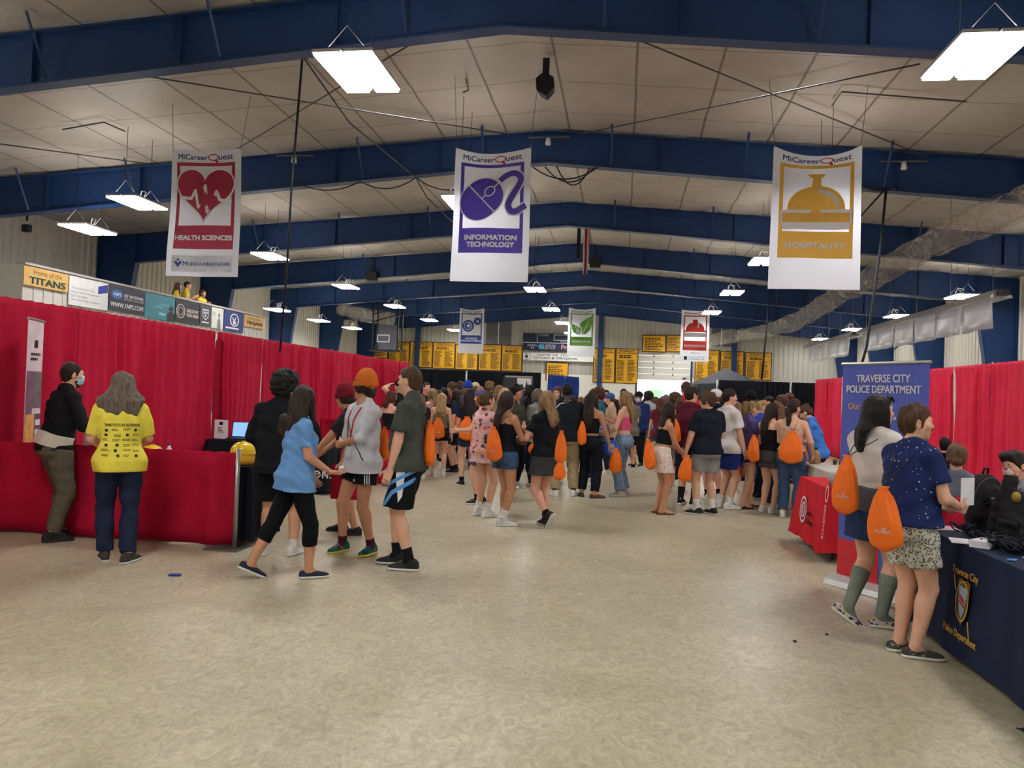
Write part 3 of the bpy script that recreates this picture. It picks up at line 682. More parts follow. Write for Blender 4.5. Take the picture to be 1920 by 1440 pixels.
        if hem < .95:
            bl = (bottom or {}).get('loose', .014)
            G += [ell(Hp[q]+V3(sg*-.01, -.055, -.015), (.086*build+bl*.3+.02, .08+bl*.5+.02, .11), k=.04) for q, sg in (('r', 1), ('l', -1))]+[cone(Hp[q], Hp[q]+(Kn[q]-Hp[q])*.5, .088*lw+bl*.8+.02, k=.04) for q in 'rl']
        am = top.get('fold', .0022 if k_ == 'tank' else .0075 if lv else .005)
        f1 = folds(seed, am, 13., (1, 1, 1.7)); g.top = mk(name, G, hg, m, body, disp=f1, planes=pl)
    if bottom:
        k_ = bottom['kind']; m = bottom['m']; waist = bottom.get('waist', 1.03); ls = bottom.get('loose', .014); name = bottom.get('name', {'shorts': 'shorts', 'pants': 'trousers', 'skirt': 'skirt'}[k_])
        zr = [.84, .93, waist]; A = [np.interp(z, zz, aw)+ls*.8+.004 for z in zr]; B = [np.interp(z, zz, bd)+ls*.8+.004 for z in zr]
        G = [loft([z-.93 for z in zr], A, B, [-.005, -.012, 0], Rt, piv, k=.03)]
        G += [ell(Hp[q]+V3(sg*-.01, -.055, -.015), (.086*build+ls*.3, .08+ls*.5, .09), k=.05) for q, sg in (('r', 1), ('l', -1))]
        pl = [(V3(*(Rt@V3(0, 0, 1))), T(0, 0, waist))]
        if k_ == 'skirt':
            hz = bottom.get('hem', .55); fl_ = bottom.get('flare', .05); kx = (Kn['r']+Kn['l'])/2-(Hp['r']+Hp['l'])/2
            zz2 = np.linspace(hz-drop, .92-drop, 5); G.append(loft(zz2, [aw[1]+ls+fl_*(4-i)/4 for i in range(5)], [bd[1]+ls+.01+fl_*.8*(4-i)/4 for i in range(5)], [-.012+kx[1]*.3*(4-i)/4 for i in range(5)], k=.03)); pl.append((V3(0, 0, -1), V3(0, 0, hz-drop)))
            f1 = folds(seed+1, bottom.get('fold', .004), 16., (1, 1, .3))
        else:
            L = bottom.get('len', .55 if k_ == 'shorts' else 1.93); r1 = bottom.get('r1', .02)
            for q, sg in (('r', 1), ('l', -1)):
                kt = min(L, 1.0); e = Hp[q]+(Kn[q]-Hp[q])*kt; n = unit(Kn[q]-Hp[q]); R0 = .088*lw+ls*.8; Rk = np.interp(kt, [0, .3, .75, 1], [.086*lw, .083*lw, .067*lw, .056*lw])+ls*.9+(r1 if L <= 1 else .004)
                if L <= 1: G.append(cone(Hp[q], Hp[q]+(Kn[q]-Hp[q])*(kt+.12), [R0, (R0+Rk)/2+.004, Rk], (0, .5, 1), k=.025, planes=[(n, e)]))
                else:
                    G.append(cone(Hp[q], Kn[q], [R0, .084*lw+ls, Rk], (0, .35, 1), k=.025)); f = L-1; e = Kn[q]+(An[q]-Kn[q])*f; n = unit(An[q]-Kn[q]); ra = bottom.get('ra', .05)
                    G.append(cone(Kn[q], Kn[q]+(An[q]-Kn[q])*(f+.06), [Rk, np.interp(.3, [0, 1], [Rk, ra])+.006, ra], (0, .3, 1), k=.02, planes=[(n, e)])); G.append(ell(Kn[q]+(An[q]-Kn[q])*.32+V3(0, -.016, 0), (.046*lw+ls*.5, .044*lw+ls*.5, .095), k=.03, planes=[(n, e)]))
            f1 = folds(seed+2, bottom.get('fold', .006), 15., (1, 1, 1.6))
        g.bottom = mk(name, G, hg, m, body, disp=f1, planes=pl)
    for q, sg in (('r', 1), ('l', -1)):
        Rf, fo = legp[q]; sfx = shoe or {}
        if sock:
            top_ = sock.get('h', .20); f = min(1, (top_-.085)/.41); e = An[q]+(Kn[q]-An[q])*f; n = unit(Kn[q]-An[q])
            mk('sock', [cone(An[q], An[q]+(Kn[q]-An[q])*min(1, f+.05), [.040, np.interp(f, [0, .5, .8, 1], [.042, .058, .062, .062])*lw], k=.02, planes=[(n, e)]), cone(An[q], fo+Rf@V3(0, .08, .04), [.04, .03], k=.02)]+([ell(Kn[q]+(An[q]-Kn[q])*.32+V3(0, -.018, 0), (.048*lw, .047*lw, .1), k=.03, planes=[(n, e)])] if f > .5 else []), hg, sock['m'], body)
        if shoe:
            st = shoe.get('kind', 'sneaker'); ys = [-.085, -.06, 0, .06, .12, .165, .19]; ax_ = [.024, .036, .037, .044, .048, .040, .020]; hh = [.080, .094, .100, .086, .060, .048, .028]
            if st == 'high': hh = [.09, .1, .108, .092, .06, .048, .028]
            if st in ('slip', 'sandal'): hh = [.066, .076, .078, .070, .054, .044, .026]
            if st == 'sandal': hh = [.03]*7
            Rl = Rf@np.array([[1., 0, 0], [0, 0, 1], [0, -1, 0]])   # local z -> foot forward, local y -> foot down
            up = Rf@V3(0, 0, 1)
            sp = []
            if st != 'sandal':
                sp.append(loft(ys, ax_, [v-.012 for v in hh], [-.012]*7, Rl, fo, k=.01, planes=[(-up, fo+up*.016)]))
                if st != 'slip': sp.append(cone(An[q]-up*.02+Rf@V3(0, -.008, 0), An[q]+up*(.055 if st == 'high' else .012)+Rf@V3(0, -.012, 0), [.043, .045], k=.02, planes=[(up, An[q]+up*(.05 if st == 'high' else .012))]))
            else:
                for yy, hgt in ((.035, .056), (.10, .046)): sp.append(loft([yy-.022, yy+.022], [.05, .052], [hgt, hgt-.004], [0, 0], Rl, fo, k=.004, planes=[(-up, fo+up*.014)]))
            so_ = mk('shoe' if st != 'sandal' else 'sandal', sp, min(hg, .009 if lv >= 2 else .012), shoe['m'], body)
            if lv >= 2 and st in ('sneaker', 'high'):
                lm = mat('lace_pale', (196, 194, 188), .7) if shoe['m'] is BLACK_SHOE() else mat('lace_grey', (150, 148, 142), .7); mb = MB()
                for yy in (.045, .065, .085, .105): hz_ = float(np.interp(yy, ys, hh)); mb.tube([(fo+Rf@V3(sx, yy, hz_-.012+.015*(1-(sx/.026)**2)))*s for sx in (-.026, -.013, 0, .013, .026)], .0028*s, 5)
                mb.build('laces', lm, so_, True)
            sl = [loft(ys, [v+.004 for v in ax_], [.0135]*7, [-.0135]*7, Rl, fo, k=.0, p=5)]
            mk('sole', sl, min(hg, .0075 if lv >= 2 else .012), shoe.get('sole', mat('white_rubber', (222, 220, 212), .5)), so_)
    # ---- hair and hats
    if hair:
        hk = hair['kind']; hm = hairm(hair.get('color', 'brown')); vol = hair.get('vol', .014); G = []; amp = hair.get('amp', .005)
        n1 = unit(Rh@V3(0, .80, -.60)); c1 = hd(0, .083, .072); n2 = unit(Rh@V3(0, .50, -.86)); c2 = hd(0, .035, -.010); PL = [(n1, c1), (n2, c2)]
        tight = hk in ('short', 'fade', 'quiff', 'bun', 'pony', 'lowpony'); vx = vol*(.5 if tight else 1)
        cap = [ell(hd(0, -.010, .028+vol*.4), (.078+vx, .095+vol*.8, .092+vol*.8), Rh, k=.02, planes=PL), ell(hd(0, -.040, -.018), ((.067, .055, .074) if tight else (.071+vol*.5, .062+vol*.5, .078)), Rh, k=.02, planes=PL)]
        ears = [ell(hd(sx*.092, .004, -.004), (.026, .026, .036), Rh, k=.01, op='s') for sx in (-1, 1)] if tight and lv >= 1 else []
        G += cap
        if hk == 'quiff': G += [ell(hd(.01, .055, .105), (.06, .055, .032), Rh, k=.03)]
        if hk == 'fringe': G += [ell(hd(sx*.03, .078, .062), (.045, .03, .03), Rh, k=.03) for sx in (-1, 1)]+[ell(hd(sx*.075, .02, -.005), (.018, .05, .055), Rh, k=.03) for sx in (-1, 1)]+[ell(hd(0, -.07, -.045), (.07, .045, .055), Rh, k=.03)]
        if hk in ('afro', 'curly'):
            r = hair.get('r', .135 if hk == 'afro' else .11); G = [ell(hd(0, -.015, .055), (r, r, r*.92), Rh, k=.02, planes=[(n1, hd(0, .09, .06))]), ell(hd(0, -.045, -.01), (r*.86, r*.68, r*.72), Rh, k=.03, planes=[(n1, hd(0, .06, .0))])]
        if hk in ('long', 'wavy', 'bob'):
            L = hair.get('len', .40); wdt = hair.get('w', .105); dn = V3(0, 0, -1); bk = unit((Rh@V3(0, -1, 0))*V3(1, 1, 0)); rt = np.cross(bk, V3(0, 0, 1))*-1
            Rl = np.stack([rt, np.cross(V3(0, 0, 1), rt), V3(0, 0, 1)], 1); tb = unit((Rt@V3(0, -1, 0)))
            c0 = hd(0, -.035, .0); zs_ = [-L, -L*.75, -L*.45, -.1, 0, .06]
            bo = hair.get('off', .055)+.045; G.append(loft(zs_, [wdt*.62, wdt*.95, wdt, max(.098, wdt*.8 if hk == 'wavy' else 0), .098, .06], [.018, .034, .04, .058, .072, .05], [-bo, -bo*1.03, -bo*.88, -.045, -.012, 0], Rl, c0, k=.03, p=2.))
            if hair.get('front', True): G += [cone(hd(sx*.078, .03, .0), hd(sx*.085, .045, -.02)+V3(0, 0, -min(L*.55, .2)), [.022, .02], k=.025) for sx in (-1, 1)]
            G += [ell(hd(sx*.075, -.018, -.010), (.029, .070, .098), Rh, k=.03) for sx in (-1, 1)]
        if hk in ('pony', 'bun', 'lowpony'):
            G += [ell(hd(sx*.068, -.025, -.01), (.016, .05, .045), Rh, k=.02) for sx in (-1, 1)]+[ell(hd(0, -.075, -.02), (.06, .03, .045), Rh, k=.03)]
            if hk == 'bun': G += [ell(hd(*hair.get('at', (0, -.085, .105))), (.042, .042, .036), Rh, k=.012)]
            elif hk == 'pony': L = hair.get('len', .3); a = hd(0, -.105, .065); b = a+Rh@V3(0, -.055, 0)+V3(0, 0, -.03); G += [cone(hd(0, -.085, .06), b, [.026, .036], k=.015), cone(b, b+V3(0, 0, -L)+Rh@V3(0, -.01, 0), [.042, .052, .016], (0, .45, 1), k=.015)]
            else: L = hair.get('len', .35); a = hd(0, -.095, -.04); G += [cone(a, a+V3(0, 0, -L)+Rt@V3(0, -.03, 0), [.03, .036, .012], (0, .5, 1), k=.02)]
        c0 = hc.copy()
        fb = folds(seed+5, amp*(2.2 if hk in ('afro', 'curly') else 1.), 75. if hk in ('afro', 'curly') else 30., (1, 1, 1) if hk in ('afro', 'curly') else (1.5, 1.5, .22), 16 if hk in ('afro', 'curly') else 7)
        if hk in ('short', 'fringe', 'quiff', 'bun', 'afro', 'curly', 'pony') and lv >= 1:
            f3 = folds(seed+7, amp*.8, 38., (1.2, 1.2, .6)); f4 = fb; fb = lambda X, Y, Z: f4(X, Y, Z)+f3(X, Y, Z)
        if hk == 'wavy':
            f2 = folds(seed+6, amp*1.5, 20., (1, 1, 1.2)); fb_ = fb; fb = lambda X, Y, Z: (fb_(X, Y, Z)+f2(X, Y, Z))*np.clip((hc[2]-.04-Z)/.16, .18, 1.)
        g.hair = mk('hair', G+ears, {3: .007, 2: .008, 1: .012, 0: .024}[lv], hm, body, disp=fb)
    if hat:
        hm = hat['m']; n1 = unit(Rh@V3(0, .35, -.94))
        if hat['kind'] == 'beanie':
            o = mk('beanie', [ell(hd(0, -.018, .075), (.102, .117, .115), Rh, k=.02, planes=[(n1, hd(0, .09, .045))]), ell(hd(0, -.02, .135), (.06, .065, .065), Rh, k=.05)], {3: .006, 2: .007, 1: .012, 0: .02}[lv], hm, body, disp=lambda X, Y, Z: .0016*np.sin((np.arctan2(X-hc[0], Y-hc[1]))*36)+0*Z)
            mk('cuff', [loft([.022, .075], [.110, .109], [.126, .124], [-.012, -.016], Rh@rotx(-.12), hc, k=.01)], {3: .006, 2: .007, 1: .012, 0: .02}[lv], hm, o, disp=lambda X, Y, Z: .002*np.sin((np.arctan2(X-hc[0], Y-hc[1]))*36)+0*Z)
        else:
            o = mk('cap', [ell(hd(0, -.008, .045), (.098, .114, .094), Rh, k=.02, planes=[(n1, hd(0, .09, .045))])], {3: .007, 2: .008, 1: .012, 0: .022}[lv], hm, body)
            vd = hat.get('dir', 0); Rv = Rh@rotz(math.radians(vd)); mk('visor', [ell(hc+Rv@V3(0, .115, .046), (.075, .085, .010), Rv@rotx(-.18), k=.01)], {3: .005, 2: .006, 1: .009, 0: .014}[lv], hm, o)
    if facial: mk('beard', [ell(hd(0, .026, -.052), (.0625, .0715, .066), Rh, k=.02, planes=[(unit(Rh@V3(0, -.25, .97)), hd(0, .05, -.045)), (unit(Rh@V3(0, -1, .2)), hd(0, .0, 0))]), ell(hd(0, .07, -.094), (.03, .027, .024), Rh, k=.02)], .007, hairm(facial), body, disp=folds(seed+9, .0015, 90., (1, 1, 1)))
    if mask:
        mk('face_mask', [loft([-.105, -.08, -.045, -.012, .008], [.035, .056, .066, .060, .03], [.06, .083, .093, .094, .088], [.022]*5, Rh, hc, k=.01, planes=[(unit(Rh@V3(0, -1, 0)), hd(0, .035, 0))])], .006 if lv >= 2 else .011, mask, body, disp=lambda X, Y, Z: .0014*np.sin(Z*260)+0*X+0*Y)
        for sx in (-1, 1): MB().tube([hd(sx*.062, .055, -.03)*s, hd(sx*.08, .02, -.012)*s, hd(sx*.088, -.015, .0)*s], .0018*s, 5).build('ear_loop', mat('white_elastic', (230, 230, 230)), body)
    return g
def BLACK_SHOE(): return MATS.get('shoe_black')
def Sc(p, s):
    if s == 1: return p
    return Prim(lambda X, Y, Z, f=p.fn: f(X/s, Y/s, Z/s)*s, p.lo*s, p.hi*s, p.k*s, p.op, [(n, V3(*c)*s) for n, c in p.planes])
def bvh(o): me = o.data; return BVHTree.FromPolygons([v.co[:] for v in me.vertices], [p.vertices[:] for p in me.polygons])
def wrap(o, art, name, m, org, ux, uy, back, off=.004, maxlen=.03, parent=None):
    """lay flat artwork on the surface of a garment: cast from outside along -back; coordinates local to the figure, metres"""
    V, Fc = refine(art.v, art.f, maxlen) if maxlen else (art.v, art.f); T = bvh(o); org, ux, uy, back = [Vector(map(float, v)) for v in (org, ux, uy, back)]; pts = []; ok = []
    for u, v in V:
        p = org+ux*u+uy*v+back*.6; hit = T.ray_cast(p, -back, 1.2); ok.append(hit[0] is not None); pts.append(hit[0]+back*off if hit[0] is not None else p)
    Fc = [f for f in Fc if all(ok[i] for i in f)]
    mb = MB(); mb.add(pts, Fc); return mb.build(name, m, parent or o, fix=False)
# ================================================================== DRAPES, BANNERS, TABLES
RED = mat('drape_red', (176, 20, 54), .8, 0, .08, 5, .12, 90, .15)
REDT = mat('drape_red_sheer', (208, 32, 66), .75, 0, .08, 5, .12, 90, .2)
BLK = mat('drape_black', (24, 27, 34), .85, 0, .1, 5, .12, 90, .15)
NAVYD = mat('drape_royal', (34, 62, 140), .8, 0, .1, 5, .12, 90, .15)
ALU = mat('aluminium_pipe', (176, 174, 166), .35, .7, .05)
STEELP = mat('base_plate_steel', (122, 120, 112), .45, .6, .1)
def drape(name, p, q, z0, z1, m, label, cat='drape', group=None, amp=.045, lam=.24, seed=0, gather=.7, base=0.):
    """a hanging cloth from floor point p to q with irregular pleats"""
    R = random.Random(seed); P = np.array(p[:2], float); Q = np.array(q[:2], float); L = np.linalg.norm(Q-P); u = (Q-P)/L; n = np.array([-u[1], u[0]])
    ks = [(R.uniform(.5, 1.4)*2*PI/lam, R.uniform(0, 6.28), R.uniform(.4, 1)) for _ in range(3)]; cl = [(R.uniform(.0, L), R.uniform(.08, .22), R.uniform(.6, 1.5)) for _ in range(max(2, int(L*1.4)))]+[(0, .12, 1.), (L, .12, 1.)]
    def off(s, t):
        w = .28+sum(a*math.exp(-((s-c)/b)**2) for c, b, a in cl); v = sum(a*math.sin(k*s+ph+.5*math.sin(1.3*t+ph)) for k, ph, a in ks)/1.7
        return amp*w*v*(gather+(1-gather)*(1-t))+.012*math.sin(9*t+3*s)
    n_ = max(12, int(L/.022)); us = np.linspace(0, L, n_); ts = np.linspace(0, 1, 9)
    def fn(s, t):
        o = off(s, t) if t < .955 else off(s, t)*.45
        z = z0+(z1-z0)*t; xy = P+u*s+n*(o+base); return (xy[0], xy[1], z+(.004*math.sin(s*38+seed) if t == 1 else 0))
    ts = sorted(list(ts)+[.955, .975, .93])
    o = MB().grid(fn, list(us), ts, thick=(n[0]*.006, n[1]*.006, 0)).build(name, m, smooth=True, fix=False); tag(o, label, cat, group); return o
def upright(x, y, h, label, group=None, base=True, r=.02):
    o = empty('drape_upright', (x, y, 0)); tag(o, label, 'pole', group); MB().tube([(0, 0, .012), (0, 0, h)], r, 10).build('pole', ALU, o, True)
    if base: MB().box((-.2, -.2, 0), (.2, .2, .012)).build('base_plate', STEELP, o)
    return o
def rail(p, q, z, label): o = MB().tube([(p[0], p[1], z), (q[0], q[1], z)], .016, 8).build('drape_crossbar', ALU, smooth=True); tag(o, label, 'pipe', 'drape crossbars'); return o
CX = -6.54; ly = [3.5, 6.75, 9.95, 13.2, 16.55, 19.7, 22.9]; od = ['first', 'second', 'third', 'fourth', 'fifth', 'sixth', 'farthest']
for i, (a, b) in enumerate(zip(ly[:-1], ly[1:])):
    for j in range(2):
        s0, s1 = a+(b-a)*j/2+.008, a+(b-a)*(j+1)/2-.006
        lab = 'left wall of red drapes, %s bay from the near end, %s half' % (od[i], 'nearer' if j == 0 else 'farther')
        drape('red_drape', (CX, s1), (CX, s0), .04, 2.44, RED, lab, group='red drape panels along the left', seed=i*7+j, amp=.07)
    rail((CX-.05, a), (CX-.05, b), 2.42, 'pipe over the left red drapes, %s bay from the near end' % od[i])
for i, y in enumerate(ly): upright(CX-.005, y, 2.46, 'slim pale upright in the left red drapes, %s from the near end' % od[i], 'uprights of the left drapes', r=.016)
RX = 6.36; ry = [8.3, 11.4, 14.5, 17.6, 20.7, 23.8, 26.9]
for i, (a, b) in enumerate(zip(ry[:-1], ry[1:])):
    for j in range(2):
        s0, s1 = a+(b-a)*j/2+.008, a+(b-a)*(j+1)/2-.006
        drape('red_drape', (RX, s0), (RX, s1), .04, 2.44, REDT, 'right wall of red drapes, %s bay from the near end, %s half' % (od[i], 'nearer' if j == 0 else 'farther'), group='red drape panels along the right', seed=90+i*7+j, amp=.04)
    rail((RX+.05, a), (RX+.05, b), 2.42, 'pipe over the right red drapes, %s bay from the near end' % od[i])
for i, y in enumerate(ry): upright(RX+.005, y, 2.46, 'slim pale upright in the right red drapes, %s from the near end' % od[i], 'uprights of the right drapes', r=.016)
# far black and blue drapes
bx = [-8.7, -6.1, -3.15]
for i, (a, b) in enumerate(zip(bx[:-1], bx[1:])): drape('black_drape', (a+.02, 29.5), (b-.02, 29.5), .03, 2.46, BLK, 'black drape behind the crowd on the left, %s of the pale upright' % ('left' if i == 0 else 'right'), amp=.06, lam=.25, seed=40+i)
upright(-6.1, 29.4, 2.46, 'pale upright between the two black drapes on the left', r=.02)
drape('royal_blue_drape', (-2.95, 30.6), (-2.45, 31.6), .03, 2.42, NAVYD, 'royal blue drape right of the black drapes, left half', amp=.05, seed=50)
drape('royal_blue_drape', (-2.4, 31.7), (-1.9, 32.7), .03, 2.42, NAVYD, 'royal blue drape right of the black drapes, right half', amp=.05, seed=51)
upright(-3.02, 30.5, 2.5, 'white upright between black and blue drapes'); upright(-2.42, 31.6, 2.48, 'white upright in the middle of the blue drapes')
bx = [3.55, 6.2, 8.9]
for i, (a, b) in enumerate(zip(bx[:-1], bx[1:])): drape('black_drape', (a+.02, 30), (b-.02, 30), .03, 2.42, BLK, 'black drape behind the crowd on the right, %s of the pale upright' % ('left' if i == 0 else 'right'), amp=.06, lam=.25, seed=60+i)
upright(6.15, 29.9, 2.44, 'pale upright between the two black drapes on the right')
drape('charcoal_drape', (2.95, 31.9), (3.45, 30.1), .03, 2.3, mat('drape_charcoal', (58, 60, 66), .85), 'charcoal side drape at the left end of the right black drapes', amp=.04, seed=70)
upright(3.5, 30.05, 2.42, 'white corner upright at the left end of the right black drapes')
# canopy tent peak
mb = MB(); c = (4.35, 34.2); hw = 1.5
ring = [(c[0]-hw, c[1]-hw), (c[0]+hw, c[1]-hw), (c[0]+hw, c[1]+hw), (c[0]-hw, c[1]+hw)]
V = [(x, y, 2.28) for x, y in ring]+[(x, y, 2.08) for x, y in ring]+[(c[0], c[1], 3.05)]
mb.add(V, [(0, 1, 8), (1, 2, 8), (2, 3, 8), (3, 0, 8), (0, 4, 5, 1), (1, 5, 6, 2), (2, 6, 7, 3), (3, 7, 4, 0)])
te = empty('canopy_tent', (0, 0, 0)); tag(te, 'dark pointed canopy tent behind the right black drapes', 'tent'); mb.build('canopy', mat('tent_grey', (74, 78, 92), .7, 0, .08), te)
for x, y in ring: MB().box((x-.02, y-.02, 0), (x+.02, y+.02, 2.2)).build('leg', ALU, te)
# ------------------------------------------------------------------ hanging career banners
WHT = mat('banner_white', (226, 229, 236), .55, 0, .03, 2, .06, 6, .3)
_n = WHT.node_tree; _t = _n.nodes.new('ShaderNodeBsdfTranslucent'); _t.inputs[0].default_value = lin((236, 240, 248))+(1,); _m = _n.nodes.new('ShaderNodeMixShader'); _m.inputs[0].default_value = .38; _o = [q for q in _n.nodes if q.type == 'OUTPUT_MATERIAL'][0]
_n.links.new(_n.nodes['Principled BSDF'].outputs[0], _m.inputs[1]); _n.links.new(_t.outputs[0], _m.inputs[2]); _n.links.new(_m.outputs[0], _o.inputs[0])
INKB = mat('ink_navy', (44, 54, 112), .6, 0, .05); INKR = mat('ink_red', (186, 42, 50), .6, 0, .05); INKW = mat('ink_white', (224, 224, 230), .6, 0, .03)
INKK = mat('ink_black', (26, 26, 28), .6, 0, .05)
def glow(m, k=.38):
    if m.get('lit'): return m
    m['lit'] = 1
    n = m.node_tree; t = n.nodes.new('ShaderNodeBsdfTranslucent'); x = n.nodes.new('ShaderNodeMixShader'); x.inputs[0].default_value = k; o = [q for q in n.nodes if q.type == 'OUTPUT_MATERIAL'][0]; b = n.nodes['Principled BSDF']; src = b.inputs['Base Color'].links[0].from_socket
    n.links.new(src, t.inputs[0]); n.links.new(b.outputs[0], x.inputs[1]); n.links.new(t.outputs[0], x.inputs[2]); n.links.new(x.outputs[0], o.inputs[0]); return m
SHW = glow(mat('ink_banner_white', (248, 248, 250), .5, 0, .02), .06); SHN = glow(mat('ink_banner_navy', (48, 58, 122), .6, 0, .05), .12); SHR = glow(mat('ink_banner_red', (196, 46, 54), .6, 0, .05), .12)
def banner_fn(x0, y0, z0, W, H, sag, rip, seed):
    """maps (u,v) with u in -W/2..W/2 and v in 0..H onto a softly rippled hanging sheet"""
    def fn(u, v, off):
        t = max(0., v/H); s = 1-(2*u/W)**2; w = t**5
        z = z0+v-sag*s*w
        y = y0+rip*(math.sin(u*3.1/W*2+seed)*math.sin(v*2.2/H*3+seed)+.35*math.sin(u*9/W+v*5/H+seed*2))-.05*s*w
        return (x0+u*(1-.035*t), y-off, z)
    return fn
def logo(a, b, y, W, h):
    """the wordmark: navy letters around a red ringed Q"""
    a.txt('MiCareer', W*.02, y, w=W*.41, h=h, bold=.02, align='r'); a.txt('uest', W*.175, y-.05*h, w=W*.21, h=h*.86, bold=.02, align='l')
    b.ring(W*.10, y+.05*h, W*.068, W*.014, 24, ry=h*.58); b.stroke([(W*.13, y-.48*h), (W*.165, y-.98*h)], W*.032)
def career_banner(x, y, z, W, H, rgb, lines, emblem, label, sag, seed, ink=None, sponsor=None, tall=True):
    f = banner_fn(x, y, z, W, H, sag, .03*W/1.8, seed); r = empty('hanging_banner', (0, 0, 0)); tag(r, label, 'banner', None)
    us = np.linspace(-W/2, W/2, 19); vs = np.linspace(0, H, 29)
    MB().grid(lambda u, v: f(u, v, 0), list(us), list(vs), thick=None).build('sheet', WHT, r, smooth=True, fix=False)
    ic = glow(mat('emblem_ink_'+label.split()[1], tuple(min(255, int(v*1.10+8)) for v in rgb), .5, 0, .05), .12)
    a, b = Art(), Art(); logo(a, b, H*.945, W, H*.043); a.put('wordmark', SHN, f, r, .004*W); b.put('wordmark_ring', SHR, f, r, .005*W)
    w = W*.415; y0, y1, y2 = H*.215, H*.40, H*.90
    fr = Art(); t = W*.045; fr.rect(-w, y0, w, y1, 10, 4); fr.rect(-w, y1, -w+t, y2, 1, 14); fr.rect(w-t, y1, w, y2, 1, 14); fr.rect(-w+t, y2-t, w-t, y2, 10, 1); fr.put('printed_frame', ic, f, r, .003*W)
    t_ = Art(); n = len(lines)
    for i, s in enumerate(lines): t_.txt(s, 0, (y0+y1)/2-.004*H+(n-1)*H*.026-i*H*.052, w=W*min(.79, .061*len(s)), h=H*.036, bold=.075)
    t_.put('title_lettering', SHW, f, r, .006*W)
    emblem(r, f, ic, W, H, (y1+y2-t)/2, (y2-t-y1))
    if sponsor: sponsor(r, f, W, H)
    for s in (-1, 1):
        p = f(s*W*.485, H*.985, 0); MB().tube([p, (p[0]+s*.12, p[1]+.1, roofz(p[0])+.06)], .005*max(1, W/1.8), 5).build('cord', WIRE, r)
    return r
def em_heart(r, f, ic, W, H, c, h):
    a = Art(); S = W*.40; pts = []
    for i in range(60):
        t = 2*PI*i/60; x = 16*math.sin(t)**3; y = 13*math.cos(t)-5*math.cos(2*t)-2*math.cos(3*t)-math.cos(4*t); pts.append((x/16*S, c+(y+2.5)/15*h*.45))
    b = Art(); b.stroke(pts, W*.045, True); b.put('heart_outline', SHW, f, r, .0045*W); a.poly(pts, W*.09).put('heart_emblem', ic, f, r, .0065*W)
    p = [(-.33, -.03), (-.19, -.05), (-.13, .08), (-.08, -.20), (.01, .16), (.05, -.28), (.17, .06), (.22, -.08), (.36, -.10)]
    Art().zig([(x*W, c+y*h) for x, y in p], W*.042).put('pulse_line', SHW, f, r, .0085*W)
def em_mouse(r, f, ic, W, H, c, h):
    def R(x, y): q = math.radians(45); return (-.13*W+x*math.cos(q)*W-y*math.sin(q)*W, c-.03*h+(x*math.sin(q)+y*math.cos(q))*W)
    a = Art(); pts = []
    for i in range(48):
        t = 2*PI*i/48; x, y = math.cos(t)*.30, math.sin(t)*.235; x = math.copysign(abs(math.cos(t))**.8*.30, x); pts.append(R(x, y))
    Art().stroke(pts, W*.03, True).put('mouse_outline', SHW, f, r, .0045*W); a.poly(pts, W*.09)
    cable = [R(.33, 0), R(.42, .01)]; cx = [(.10, .27), (.20, .36), (.30, .38), (.375, .31), (.36, .2), (.27, .02), (.22, -.12), (.25, -.22), (.32, -.23), (.40, -.17), (.455, -.13)]
    P = [(x*W, c+y*h) for x, y in cx]; sm = []
    for i in range(len(P)-1):
        p0, p1, p2, p3 = P[max(i-1, 0)], P[i], P[i+1], P[min(i+2, len(P)-1)]
        for k in range(4):
            t = k/4; sm.append(tuple(.5*(2*p1[q]+(p2[q]-p0[q])*t+(2*p0[q]-5*p1[q]+4*p2[q]-p3[q])*t*t+(3*p1[q]-p0[q]-3*p2[q]+p3[q])*t**3) for q in (0, 1)))
    b = Art(); b.stroke(sm, W*.11); b.put('cord_outline', SHW, f, r, .0042*W); a.put('mouse_emblem', ic, f, r, .0065*W); Art().stroke(sm, W*.075).put('mouse_cord', ic, f, r, .0062*W)
    b = Art(); b.stroke([R(0, -.235), R(0, .235)], W*.018); b.stroke([R(0, 0), R(.07, 0)], W*.018); b.stroke([R(.07+.075+.075*math.cos(t), .055*math.sin(t)) for t in np.linspace(0, 2*PI, 20)[:-1]], W*.016, True); b.stroke([R(.22, 0), R(.34, 0)], W*.018); b.put('mouse_lines', SHW, f, r, .0085*W)
def em_bell(r, f, ic, W, H, c, h):
    a = Art(); n = 24; y0 = c-.17*h
    dome = [(W*.32*math.cos(t), y0+h*.37*math.sin(t)) for t in np.linspace(0, PI, n)]; a.poly(dome, W*.09)
    a.poly([(-.10*W, c+.40*h), (.10*W, c+.40*h), (.065*W, c+.34*h), (.045*W, c+.34*h), (.05*W, c+.18*h), (-.05*W, c+.18*h), (-.045*W, c+.34*h), (-.065*W, c+.34*h)])
    a.rect(-.05*W, y0-.08*h, .05*W, y0+.02*h); a.rect(-.37*W, c-.36*h, .37*W, c-.22*h, 8, 1); a.put('bell_emblem', ic, f, r, .0065*W)
    b = Art(); b.rect(-.40*W, c-.38*h, .40*W, c-.20*h, 10, 1); b.rect(-.38*W, c-.47*h, .38*W, c-.38*h, 10, 1); b.rect(-.40*W, y0-.055*h, .40*W, y0, 10, 1); b.put('bell_outline', SHW, f, r, .0045*W)
    Art().stroke([(W*.245*math.cos(t), y0+h*.285*math.sin(t)) for t in np.linspace(.15, 1.5, 14)], W*.05).put('bell_highlight', SHW, f, r, .0085*W)
def gear(a, x, y, R, n, w):
    pts = []
    for i in range(n*4): q = 2*PI*i/(n*4); rr = R if i % 4 in (0, 1) else R*.86; pts.append((x+rr*math.cos(q), y+rr*math.sin(q)))
    a.stroke([(x+(px-x)*.78, y+(py-y)*.78) for px, py in pts], R*.42, True); a.poly(pts)
